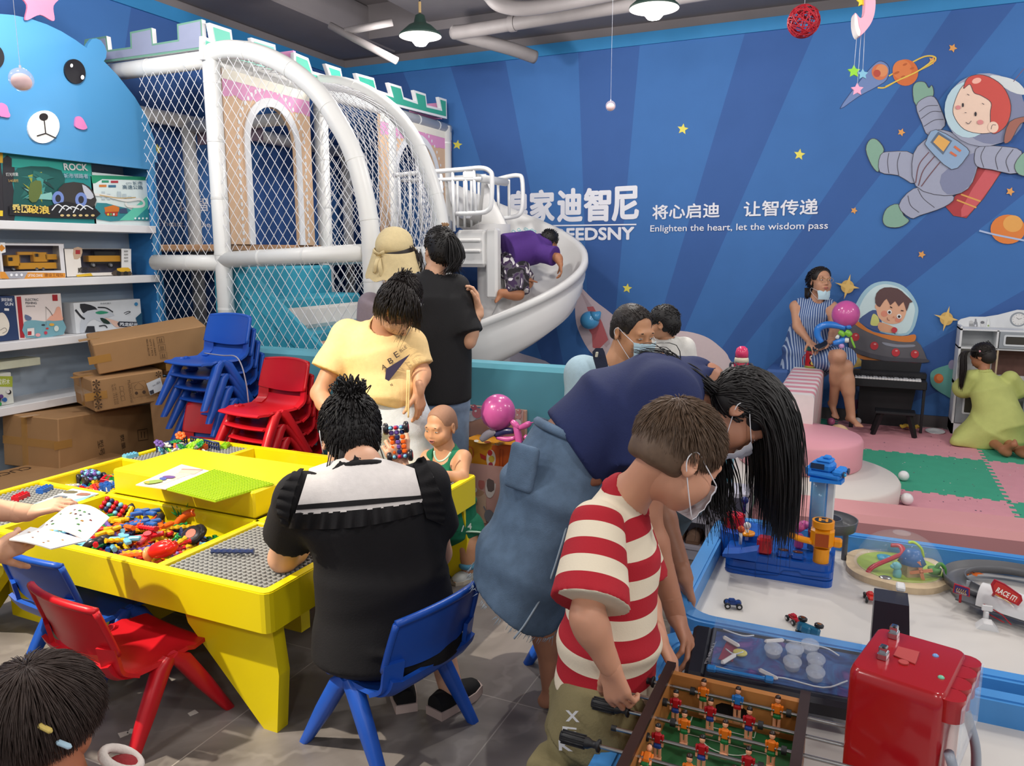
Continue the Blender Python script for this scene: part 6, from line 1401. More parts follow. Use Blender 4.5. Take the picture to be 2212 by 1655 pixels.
A.poly([(545,268),(580,268),(576,318),(548,318)],'c8c8c8',0); A.disc((562,260),(20,14),'6a6a6e'); A.poly([(598,310),(604,260),(612,240),(612,220),(626,220),(626,240),(634,262),(632,310)],'d8dad8',0); A.disc((620,292),9,'8aa060'); A.build('printed_jars',t)
# ---- white shoe cubby with a pair of shoes
t = thing('shoe_cubby','white open shoe cubby by the man, a pair of shoes inside','shoe rack',(-.75,3.75,0))
CX0,CX1,CY0,CY1,CZ = -1.12,-.43,3.64,3.82,.37; MCB = mat('cubby_white','cfcad6',.45)
mb = MB(); mb.box(((CX0+CX1)/2,(CY0+CY1)/2,CZ-.01),(CX1-CX0,CY1-CY0,.02)); mb.build('top_board',MCB,t)
for z in (.065,.205): mb = MB(); mb.box(((CX0+CX1)/2,(CY0+CY1)/2,z),(CX1-CX0-.02,CY1-CY0,.016)); mb.build('shelf',MCB,t)
for x in (CX0+.008,-.615,CX1-.008): mb = MB(); mb.box((x,(CY0+CY1)/2,CZ/2),(.016,CY1-CY0,CZ-.02)); mb.build('upright',MCB,t)
mb = MB(); mb.box(((CX0+CX1)/2,CY1-.004,CZ/2),(CX1-CX0,.008,CZ-.02)); mb.build('back_board',MCB,t); mb = MB(); mb.box(((CX0+CX1)/2,CY0+.012,.03),(CX1-CX0-.01,.012,.055)); mb.build('plinth',MCB,t)
def shoe(label,c,dirv,col,sole,s=1.,holes=True,group=None):
    R = frame(dirv); t = thing('shoe',label,'shoe',c)
    P = [(-.085,.000,.034,.045),(-.06,0,.040,.062),(-.02,0,.038,.055),(.03,0,.042,.042),(.07,0,.042,.034),(.098,0,.030,.024),(.106,0,.006,.014)]
    G = [[np.asarray(c,float)+R@(V(hw*cos(a),y,.018+h*max(0,sin(a))**.8)*s) for a in np.linspace(-.15,pi+.15,14)] for y,_,hw,h in P]
    mb = MB(); mb.sheet(G); mb.add(G[0],[tuple(range(14))],0,True); mb.build('upper',mat('shoe_'+col,col,.7,var=.12),t)
    mb = MB(); pts = [(hw*1.06*q,y) for q in (-1,) for y,_,hw,h in P]+[(hw*1.06,y) for y,_,hw,h in P[::-1]]
    v = [np.asarray(c,float)+R@(V(x,y,z)*s) for z in (.0005,.020) for x,y in pts]; k = len(pts); mb.add(v,[tuple(range(k)),tuple(range(k,2*k))[::-1]]+[(i,k+i,k+(i+1) % k,(i+1) % k) for i in range(k)],0,False); mb.build('sole',mat('sole_'+sole,sole,.7),t)
    return t
for k,x in enumerate((-.775,-.69)): shoe(['tan clog with its heel to the front, nearer the man, in the cubby','tan clog with its heel to the front, by the cubby divider'][k],(x,3.74,.0735),(.05*k-.02,1,0),'9a7862','86654e',.85)
# ---- phone on the partition, pink bottle, panda bottle
q = Yp(991,779,3.90); mb = MB(); mb.box((q[0],3.91,PZ+.005),(.075,.15,.009),rotm(0,0,.3),.003); tag(mb.build('phone',mat('phone_black','2a2a2e',.25)),'black phone lying on top of the turquoise partition','phone')
q = Yp(1601,795,3.90); bz = PZ
t = thing('sippy_bottle','pink lidded sippy bottle with dark straps standing on the turquoise partition','bottle',(q[0],3.9,bz))
mb = MB(); mb.lathe([(0,0),(.034,0),(.036,.01),(.036,.075),(.033,.085),(0,.085)],(q[0],3.9,bz),n=22); mb.build('bottle_body',plastic('b02844',.2),t)
mb = MB(); mb.lathe([(.036,.082),(.034,.10),(.030,.108),(0,.108)],(q[0],3.9,bz),n=22); mb.build('collar',plastic('d8cfb4'),t)
mb = MB(); mb.lathe([(.032,.106),(.031,.13),(.026,.15),(.012,.16),(0,.161)],(q[0],3.9,bz),n=22); mb.build('cap',plastic('d03a66',.2),t)
mb = MB()
for s in (-1,1): mb.tube(smooth_path([V(q[0]+s*.036,3.9,bz+.075),V(q[0]+s*.052,3.9,bz+.07),V(q[0]+s*.05,3.9,bz+.03),V(q[0]+s*.037,3.9,bz+.02)],5),.006,8); mb.tube([V(q[0]+s*.012,3.865,bz+.005),V(q[0]+s*.016,3.865,bz+.07),V(q[0]+s*.03,3.875,bz+.082)],.003,5)
mb.build('strap',plastic('3a4250'),t)
q = Zp(1752,794,.515+M14); t = thing('panda_bottle','red panda-printed flask with a green lid standing on the striped block','bottle',q)
mb = MB(); mb.lathe([(0,0),(.05,0),(.053,.01),(.05,.13),(.046,.145),(0,.145)],q,n=24); mb.build('flask_body',plastic('a81a22'),t)
mb = MB(); mb.lathe([(0,-.0),(.054,0.0),(.055,.016),(.05,.02)],q,n=24); mb.build('base_ring',plastic('8a8a3a'),t)
mb = MB(); mb.lathe([(.044,.143),(.044,.17),(.04,.175),(0,.175)],q,n=24); mb.build('lid',plastic('2a6a5a'),t)
mb = MB(); f = q+V(.012,-.052,0); mb.ball(f+V(0,0,.09),(.026,.008,.024)); mb.build('print_face',plastic('d8d0c8'),t)
mb = MB()
for s in (-1,1): mb.ball(f+V(s*.011,-.006,.092),(.006,.004,.007)); mb.ball(f+V(s*.021,.003,.113),(.008,.004,.008))
mb.ball(f+V(0,0,.045),(.026,.008,.022)); mb.build('print_dark',plastic('241a1a'),t)
mb = MB(); mb.ball(f+V(0,-.004,.045),(.016,.007,.018)); mb.build('print_belly',plastic('c8a850'),t)
mb = MB(); mb.tube(smooth_path([q+V(.045,-.01,.13),q+V(.09,-.02,.13),q+V(.12,-.04,.06),q+V(.10,-.05,-.02)],6),.008,6,flat=.4); mb.tube(smooth_path([q+V(-.045,-.01,.12),q+V(-.07,-.02,.08),q+V(-.065,-.02,.02)],6),.008,6,flat=.4); mb.build('strap',plastic('a0202a'),t)
# ---- pink bag with boxed treats, ball carton and balloon figure behind the toddler
bx0,bx1,byf,byb = -1.945,-1.70,3.60,3.76
t = thing('paper_bag','pale pink carrier bag printed with cartoon food behind the toddler','bag',(-1.82,3.66,0))
mb = MB(); tp = [V(-1.93,3.58,.375),V(-1.665,3.58,.378),V(-1.62,3.78,.44),V(-1.92,3.78,.39)]; bt = [V(-1.94,3.61,0),V(-1.695,3.61,0),V(-1.67,3.77,0),V(-1.93,3.77,0)]
mid = [(a+b)/2+V(rng.normal(0,.006),rng.normal(0,.006),0) for a,b in zip(tp,bt)]
v = bt+mid+tp+[p*.985+V(-1.8,3.68,.39)*.015 for p in tp]; fs = [(0,3,2,1)]
for L_ in (0,4): fs += [(L_+i,L_+(i+1) % 4,L_+4+(i+1) % 4,L_+4+i) for i in range(4)]
mb.add(v,fs,0,False); mb.build('bag_body',mat('bag_pink','cc9c90',.6,var=.08,scale=6),t)
A = Art((-1.94,3.594,.2),(0,-1,.0),.0008).at(880,840,3.76)
A.poly([(520,640),(640,625),(640,1090),(545,1100)],'c4a48a',0); A.disc((580,780),(62,95),'b08a6c'); A.disc((545,735),(20,24),'d8d0c8'); A.disc((547,735),10,'4a3a34'); A.disc((547,820),(22,22),'d8d0c8'); A.disc((547,822),10,'4a3a34'); A.disc((605,770),(26,45),'b86a60')
A.disc((680,790),(42,95),'d8ccc4',.1); A.poly([(650,740),(700,720),(710,820),(660,830)],'6a5a56',2); A.disc((670,1030),(40,52),'76767c',-.2); A.stroke([(650,1000),(625,950)],'76767c',10,0); A.text('KU',(548,945),(580,935),22,'8a7468',.02); A.stroke([(770,870),(775,960),(760,1060)],'b07a72',12); A.build('bag_print',t)
t = thing('treat_box','yellow and orange snack box sticking out of the pink bag','box',(-1.80,3.68,.3))
c0_,c1_,c2_,c3_ = Yp(1003,948,3.60),Yp(1106,962,3.60),Yp(1104,1012,3.60),Yp(1003,1006,3.60)
mb = MB(); dz = V(0,.12,0); lo = V(0,0,-.12); mb.add([c0_,c1_,c1_+V(0,0,-.30),c0_+V(0,0,-.30),c0_+dz+V(.02,0,.0),c1_+dz+V(.02,0,0),c1_+dz+V(0,0,-.30),c0_+dz+V(0,0,-.30)],[(0,3,2,1),(4,5,6,7),(0,1,5,4),(1,2,6,5),(0,4,7,3),(3,7,6,2)],0,False); mb.build('carton',flat('d89018'),t)
A = Art(c0_-V(0,.0008,0),(0,-1,0),.0006).at(880,840,3.76); A.poly([(690,460),(850,455),(800,650),(650,640)],'c8581a',0); A.disc((680,570),(38,75),'e0d0c0'); A.disc((672,520),(20,24),'b82a2a'); A.disc((685,570),(24,28),'c8a83a'); A.disc((678,615),(18,20),'a83a4a'); A.disc((510,520),(32,55),'c8602a'); A.disc((510,520),(24,44),'d8901a'); A.poly([(590,520),(640,545),(640,580),(600,560)],'b83020',0); A.stroke([(755,490),(780,492),(775,640),(750,640),(755,490)],'8a3010',3,0); A.build('box_print',t)
cz = (c0_+c1_)/2; A = Art(cz+V(0,.06,.0008),(0,0,1),.0006).at(880,840,3.76); A.disc((620,430),(60,16),'e0b050'); A.disc((560,425),(20,10),'e8e0d0'); A.disc((650,435),(26,9),'8a3a1a'); A.text('BONI',(740,465),(800,440),18,'3a2410',.03); A.build('box_print',t)
t = thing('ball_carton','printed carton of pink and white play balls leaning on the turquoise partition','box',(-1.85,3.80,0))
p = [Yp(983,874,3.79),Yp(1134,884,3.79)]; mb = MB(); z1 = p[0][2]; mb.box(((p[0][0]+p[1][0])/2,3.81,z1/2),(p[1][0]-p[0][0],.03,z1),b=.003); mb.build('carton',flat('c99a86'),t)
A = Art((p[0][0],3.794,z1),(0,-1,0),.0005).at(880,840,3.76); A.poly([(385,130),(620,145),(620,250),(400,290)],'d0ccd0',0); A.poly([(400,190),(540,150),(600,150),(420,230)],'2f7fa8',0); A.poly([(870,170),(945,172),(935,300),(880,290)],'cdb0ac',0); A.poly([(400,300),(620,235),(700,330),(640,380),(400,390)],'c79c86',0)
for c,r,k in (((450,250),42,'d4d8dc'),((520,220),44,'d4d8dc'),((570,195),42,'d0808c'),((545,150),24,'c86a7c'),((905,220),26,'d0a0a0'),((900,275),30,'d8d8dc'),((910,180),20,'c88a8c')): A.disc(c,r,k); A.disc((c[0]-r*.3,c[1]-r*.4),r*.25,'eceef0',n=10)
A.build('box_print',t)
MBP,MBN,MBW_ = mat('balloon_pink','c9589a',.25,var=.04,coat=.3),mat('balloon_navy','2c2a52',.28,var=.04,coat=.3),mat('balloon_white','c4bcc4',.3,var=.04,coat=.3)
t = thing('balloon_figure','big pink balloon twisted together with long balloons over the pink bag','balloon',Yp(1077,950,3.52))
q = Yp(1076,891,3.50); r = .090; mb = MB(); mb.ball(q,(r,r,r*1.06),n=32); mb.ball(q+V(.035,-.0,-.085),(.012,.012,.012)); mb.build('round_balloon',MBP,t)
bp = lambda *ps: smooth_path([Yp(x,y,3.48) for x,y in ps],6)
for ps,rr_,m in ((((1113,918),(1118,935),(1122,960),(1118,985),(1115,995)),.020,MBP),(((1122,925),(1138,918),(1146,914)),.016,MBP),(((1105,910),(1114,918),(1120,926)),.017,MBP),(((1073,945),(1095,949),(1112,946)),.014,MBP),(((1133,942),(1142,950),(1140,965)),.014,MBP),(((1070,940),(1090,932),(1110,931)),.020,MBN),(((1125,958),(1132,962),(1128,975)),.018,MBN),(((1040,950),(1055,938),(1072,932)),.022,MBW_)):
    pth = bp(*ps); n = len(pth); mb = MB(); mb.tube(pth,rr_*np.sin(np.linspace(.35,pi-.35,n))**.35,12); mb.build('long_balloon',m,t)
mb = MB(); mb.tube(bp((1146,914),(1155,912),(1166,910)),.003,6); mb.build('balloon_tail',MBP,t)
t = thing('balloon','blue drop-shaped balloon stuck on the painted pink ear on the mural','balloon',Yp(1277,690,7.38))
q = Yp(1274,692,7.38); mb = MB(); mb.ball(q,(.098,.09,.092),n=26); mb.tube([q+V(.05,0,.035),q+V(.085,0,.06),q+V(.11,0,.088)],[.072,.040,.012],14); mb.build('balloon_skin',mat('balloon_sky','4f9fd2',.25,coat=.3,var=.04),t)
# balloon figure in the lap of the woman on the block
YB2 = 6.85; t = thing('balloon_figure','pink round balloon with blue and green twists on the seated woman\'s lap','balloon',Yp(1815,730,YB2))
q = Yp(1827,679,YB2); mb = MB(); mb.ball(q,(.108,.108,.112),n=30); mb.build('round_balloon',MBP,t)
bq = lambda *ps: smooth_path([Yp(x,y,YB2-.05) for x,y in ps],6)
for ps,rr_,m in ((((1775,740),(1766,725),(1768,710),(1785,702),(1805,703),(1826,708)),.030,'b2f7ad0'),(((1800,742),(1815,738),(1826,733)),.026,'b2f7ad0'),(((1828,704),(1834,706),(1838,704)),.022,'b2f7ad0'),(((1826,716),(1832,720),(1838,726)),.026,'b7ab83a'),(((1812,716),(1818,720),(1824,726)),.022,'b7ab83a'),(((1824,733),(1828,735),(1834,735)),.022,'bd8dad4'),(((1806,726),(1809,728),(1813,729)),.020,'bd8dad4'),(((1838,728),(1842,740),(1847,752)),.009,'b7ab83a'),(((1815,742),(1818,748),(1820,752)),.022,'bb890c4')):
    pth = bq(*ps); n = len(pth); mb = MB(); mb.tube(pth,rr_*np.sin(np.linspace(.35,pi-.35,n))**.35,12); mb.build('long_balloon',mat('balloon_'+m,m[1:],.25,coat=.3,var=.04),t)
# ------------------------------------------------------------------ hanging lamps, ornaments
MSH = mat('lamp_shade_green','2f463f',.4,var=.08); MBULB = mat('bulb_glow','ffffff',.5,var=0,emit='fff6e8',estr=9); MGLOW = mat('shade_glow','f0f0ec',.6,var=0,emit='fff6e8',estr=1.6)
def pendant(label,px,dep,rimpx):
    c = Dp(*px,dep); k = rimpx/2*dep/F; t = thing('pendant_lamp',label,'lamp',c)
    mb = MB(); mb.lathe([(k,0),(k*.98,.012),(k*.55,.075),(k*.30,.095),(k*.22,.15),(k*.12,.16),(0,.16)],c,n=32); mb.build('lamp_shade',MSH,t)
    mb = MB(); mb.lathe([(k*.99,-.004),(k*.7,-.012),(0,-.016)],c,n=32); mb.build('glow_disc',MGLOW,t)  # added glowing disc across the mouth, stands in for the lit shade inside
    mb = MB(); mb.lathe([(0,-.075),(k*.25,-.068),(k*.42,-.035),(k*.44,0),(k*.3,.04),(k*.15,.06),(0,.06)],c,n=24); mb.build('bulb',MBULB,t)
    mb = MB(); mb.cyl(c+V(0,0,.155),V(c[0],c[1],ZC),.005,n=8); mb.build('cord',mat('cord_dark','2a2626',.6),t)
    mb = MB(); mb.cyl(c+V(0,0,.17),c+V(0,0,.25),.011,n=12); mb.build('cord_grip',mat('cord_tan','b89a6a',.5),t)
    lamp('POINT',c+V(0,0,-.16),60,size=.07)
pendant('left hanging lamp with a dark green shade and glowing globe bulb',(908,78),6.0,92)
pendant('right hanging lamp with a wide shade, cut by the top photo edge',(1413,18),5.3,108)
mb = MB(); a = Art((XS+.03,0,0),(1,0,0)).at(0,0,3.94); pts = [(345+(205 if i % 2 == 0 else 118)*sin(pi*i/5+.03),8-(205 if i % 2 == 0 else 118)*cos(pi*i/5+.03)) for i in range(10)]
mb.prism([a.uv(p) for p in smooth_path([V(*p) for p in pts],5,True)],a.o,a.ax,a.ay,.012); mb.build('star_board',flat('ee7f9c',.4),shelf)
def pearl(label,px,dep,r):
    c = Dp(*px,dep); t = thing('hanging_ball',label,'ornament',c)
    mb = MB(); mb.ball(c,r,n=28); mb.build('clear_shell',mat('pearl_shell','f4e8ea',.06,var=0,alpha=.22,coat=.5),t)
    mb = MB(); mb.ball(c-V(0,0,r*.18),(r*.82,r*.82,r*.72),n=20); mb.build('pink_filling',mat('pink_filling','f0cccc',.6),t)
    mb = MB(); mb.cyl(c+V(0,0,r*.98),c+V(0,0,r*1.2),r*.1,n=8); mb.build('cap',mat('clear_cap','d8dce4',.2),t)
    mb = MB(); mb.cyl(c+V(0,0,r*1.1),V(c[0],c[1],ZC),.0006,n=4); mb.build('thread',mat('thread','c8ccd8',.5),t)
pearl('clear bauble with pink filling hanging before the bear face',(46,172),1.9,.028); pearl('clear bauble with pink filling hanging high before the blue mural',(1319,229),4.2,.028)
c = Dp(1736,46,4.5); t = thing('wicker_ball','red wicker ball hanging near the ceiling','ornament',c)
mb = MB()
for i in range(30):
    a,b = nrm(rng.normal(0,1,3)),rng.normal(0,1,3); b = nrm(b-a*(a@b)); o_ = nrm(np.cross(a,b))*rng.uniform(-.45,.45); rr_ = math.sqrt(max(.2,1-np.dot(o_,o_)))*.091*rng.uniform(.95,1)
    mb.tube([c+o_*.091+rr_*(a*cos(t_)+b*sin(t_)) for t_ in np.linspace(0,2*pi,25)[:-1]],.0032,5,closed=True)
mb.build('woven_cane',mat('cane_red','b0182a',.45),t); mb = MB(); mb.cyl(c+V(0,0,.085),V(c[0],c[1],ZC),.001,n=4); mb.build('thread',MATS['thread'],t)
dm = 4.2; t = thing('moon_mobile','pink padded moon mobile with three dangling felt stars','mobile',Dp(1865,40,dm))
mo = smooth_path([V(1866,-30),V(1886,-5),V(1887,25),V(1880,50),V(1868,68),V(1858,78),V(1851,80),V(1845,60),V(1843,35),V(1846,32),V(1855,42),V(1863,36),V(1866,15)],5,True)
nrm_cam = -_fw; aa = Art(Dp(1865,30,dm),nrm_cam); uvp = [aa.uv(p) for p in mo]
mb = MB(); mb.prism(uvp,aa.o+aa.n*.018,aa.ax,aa.ay,.036); mb.build('moon_cushion',mat('felt_pink','e6a8bc',.7,bump=.1),t)
mb = MB(); mb.prism([aa.uv(p) for p in smooth_path([V(1843,34),V(1848,40),V(1851,60),V(1855,72),V(1852,82),V(1846,74),V(1842,55)],4,True)],aa.o+aa.n*.022,aa.ax,aa.ay,.044); mb.build('moon_hem',mat('felt_white','e4dcdc',.7),t)
def fstar(px,r,col,name='felt_star'):
    a2 = Art(Dp(*px,dm),nrm_cam); pts = [(px[0]+(r if i % 2 == 0 else r*.5)*sin(pi*i/5),px[1]-(r if i % 2 == 0 else r*.5)*cos(pi*i/5)) for i in range(10)]
    mb = MB(); mb.prism([a2.uv(p) for p in pts],a2.o,a2.ax,a2.ay,.006); mb.build(name,flat(col,.7),t)
for px,r,cl,top in (((1845,154),14,'8ac83a',(1851,76)),((1864,160),12,'7ab0c8',(1868,66)),((1852,193),14,'ec9cb8',(1860,74))):
    fstar(px,r,cl); mb = MB(); mb.tube([Dp(*top,dm),Dp(px[0],px[1]-8,dm)],.0012,4); mb.build('thread',MATS['thread'],t)
fstar((1862,3),12,'ecd23a'); mb = MB(); q = Dp(1866,-28,dm); mb.cyl(q,V(q[0],q[1],ZC),.001,n=4); mb.build('thread',MATS['thread'],t)
# ------------------------------------------------------------------ soft shapes: smooth unions of tapered limbs meshed as one skin
class SDF:
    def __init__(s,res=.009): s.res = res; s.p = []
    def _add(s,lo,hi,fn,k,op): s.p.append((np.asarray(lo,float),np.asarray(hi,float),fn,k,op)); return s
    def cap(s,a,b,ra,rb=None,k=.02,op='u',flat=(0,0)):
        a = np.asarray(a,float); b = np.asarray(b,float); rb = ra if rb is None else rb; d = b-a; L = np.linalg.norm(d)+1e-9; d = d/L; R = max(ra,rb)
        def fn(P):
            q = P-a; t = q@d; tt = np.clip(t/L,0,1); r = ra+(rb-ra)*tt
            x = np.linalg.norm(q-(tt*L)[...,None]*d,axis=-1)-r
            if flat[0]: x = np.maximum(x,-t)
            if flat[1]: x = np.maximum(x,t-L)
            return x
        return s._add(np.minimum(a,b)-R,np.maximum(a,b)+R,fn,k,op)
    def ell(s,c,r,R=None,k=.02,op='u'):
        c = np.asarray(c,float); r = np.asarray((r,)*3 if np.isscalar(r) else r,float); R = np.eye(3) if R is None else np.asarray(R); m = r.max()
        def fn(P):
            q = (P-c)@R; k0 = np.linalg.norm(q/r,axis=-1); k1 = np.linalg.norm(q/(r*r),axis=-1)+1e-9; return np.where(k0 < .05,-r.min(),k0*(k0-1)/k1)
        return s._add(c-m,c+m,fn,k,op)
    def ecap(s,a,b,u,r0,r1,k=.02,op='u',flat=(1,1)):
        """elliptic cone from a to b; u is the wide axis; r0, r1 = (wide, deep) radii at the ends"""
        a = np.asarray(a,float); b = np.asarray(b,float); d = b-a; L = np.linalg.norm(d)+1e-9; d = d/L; u = nrm(np.asarray(u,float)-d*np.dot(u,d)); w = np.cross(d,u); m = max(*r0,*r1)
        def fn(P):
            q = P-a; t = q@d; tt = np.clip(t/L,0,1); ru = r0[0]+(r1[0]-r0[0])*tt; rw = r0[1]+(r1[1]-r0[1])*tt
            x = q@u; y = q@w; k0 = np.sqrt((x/ru)**2+(y/rw)**2); e = (k0-1)*np.minimum(ru,rw)
            k1 = np.sqrt((x/ru**2)**2+(y/rw**2)**2)+1e-9; e = np.where(k0 < .1,-np.minimum(ru,rw),k0*(k0-1)/k1)
            o = np.maximum(-t,t-L)
            if flat[0] or flat[1]: e = np.maximum(e,np.where(t > L/2,(t-L) if flat[1] else e,(-t) if flat[0] else e))
            if not flat[0]: e = np.where(t < 0,np.sqrt(np.maximum(e,0)**2+t*t)+np.minimum(e,0)+t*0,e)
            if not flat[1]: e = np.where(t > L,np.sqrt(np.maximum(e,0)**2+(t-L)**2)+np.minimum(e,0),e)
            return e
        return s._add(np.minimum(a,b)-m,np.maximum(a,b)+m,fn,k,op)
    def box(s,c,h,R=None,rd=.01,k=.02,op='u'):
        c = np.asarray(c,float); h = np.asarray(h,float); R = np.eye(3) if R is None else np.asarray(R); m = np.linalg.norm(h)+rd
        def fn(P):
            q = np.abs((P-c)@R)-(h-rd); return np.linalg.norm(np.maximum(q,0),axis=-1)+np.minimum(q.max(-1),0)-rd
        return s._add(c-m,c+m,fn,k,op)
    def cut(s,c,n,k=.004):
        """removes what lies on the +n side of the plane"""
        c = np.asarray(c,float); n = nrm(n); return s._add(c-99,c+99,lambda P: -((P-c)@n),k,'d')
    def mesh(s,noise=None):
        res = s.res; un = [p for p in s.p if p[4] == 'u']; pad = res*3
        lo = np.min([p[0] for p in un],0)-pad-.03; hi = np.max([p[1] for p in un],0)+pad+.03
        n = np.ceil((hi-lo)/res).astype(int)+1; Fd = np.full(n,9.,np.float32); ax = [lo[i]+np.arange(n[i])*res for i in range(3)]
        for plo,phi,fn,k,op in s.p:
            m = k+pad; i0 = np.clip(np.floor((plo-m-lo)/res).astype(int),0,n-1); i1 = np.clip(np.ceil((phi+m-lo)/res).astype(int)+1,1,n)
            if np.any(i1 <= i0): continue
            P = np.stack(np.meshgrid(*[ax[i][i0[i]:i1[i]] for i in range(3)],indexing='ij'),-1)
            d = fn(P).astype(np.float32); sl = tuple(slice(i0[i],i1[i]) for i in range(3)); a = Fd[sl]
            if op == 'u': h = np.maximum(k-np.abs(a-d),0)/max(k,1e-6); Fd[sl] = np.minimum(a,d)-h*h*k*.25
            else: b = -d; h = np.maximum(k-np.abs(a-b),0)/max(k,1e-6); Fd[sl] = np.maximum(a,b)+h*h*k*.25
        if noise is not None:
            P = np.stack(np.meshgrid(*ax,indexing='ij'),-1); Fd = Fd+noise(P).astype(np.float32)
        return nets(Fd,lo,res)
def nets(Fd,lo,res):
    ins = Fd < 0; n = np.array(Fd.shape); cs = n-1
    acc = np.zeros((int(np.prod(cs)),3)); cnt = np.zeros(int(np.prod(cs))); edges = []
    def cid(i,j,k): return (i*cs[1]+j)*cs[2]+k
    for a in range(3):
        s0 = [slice(None)]*3; s1 = [slice(None)]*3; s0[a] = slice(0,-1); s1[a] = slice(1,None)
        A,Bv = Fd[tuple(s0)],Fd[tuple(s1)]; I = np.argwhere((A < 0) != (Bv < 0))
        if not len(I): continue
        va = A[tuple(I.T)]; vb = Bv[tuple(I.T)]; t = va/(va-vb); pos = I.astype(float); pos[:,a] += t
        b,c = (a+1) % 3,(a+2) % 3; ok = (I[:,b] > 0) & (I[:,c] > 0) & (I[:,b] < cs[b]) & (I[:,c] < cs[c])
        I,pos,va = I[ok],pos[ok],va[ok]; q = []
        for ob,oc in ((-1,-1),(0,-1),(0,0),(-1,0)):
            J = I.copy(); J[:,b] += ob; J[:,c] += oc; ci = cid(J[:,0],J[:,1],J[:,2]); q.append(ci)
            for d in range(3): acc[:,d] += np.bincount(ci,pos[:,d],len(acc))
            cnt += np.bincount(ci,minlength=len(acc))
        q = np.stack(q,1); flip = va < 0; q[~flip] = q[~flip][:,::-1]; edges.append(q)
    used = np.flatnonzero(cnt > 0); idx = np.full(len(cnt),-1); idx[used] = np.arange(len(used))
    v = acc[used]/cnt[used][:,None]*res+lo; f = idx[np.concatenate(edges)]
    # two rounds of smoothing along the quads
    for _ in range(2):
        s_ = np.zeros_like(v); k_ = np.zeros(len(v))
        for x,y in ((0,1),(1,2),(2,3),(3,0)):
            for p,r in ((x,y),(y,x)):
                for d in range(3): s_[:,d] += np.bincount(f[:,p],v[f[:,r],d],len(v))
                k_ += np.bincount(f[:,p],minlength=len(v))
        v = v*.5+.5*s_/k_[:,None]
    return v,f
def folds(amp,dirs,seed=0):
    r = np.random.default_rng(seed); ws = []
    for d,f in dirs:
        for _ in range(3):
            w = nrm(np.asarray(d,float)+r.normal(0,.25,3))*f*r.uniform(.7,1.3); ws.append((w,r.uniform(0,6.28),r.normal(0,1,3)*f*.12))
    def fn(P):
        o = 0
        for w,ph,w2 in ws: o = o+np.sin(P@w+ph+1.5*np.sin(P@w2))
        return amp*o/len(ws)*1.7
    return fn
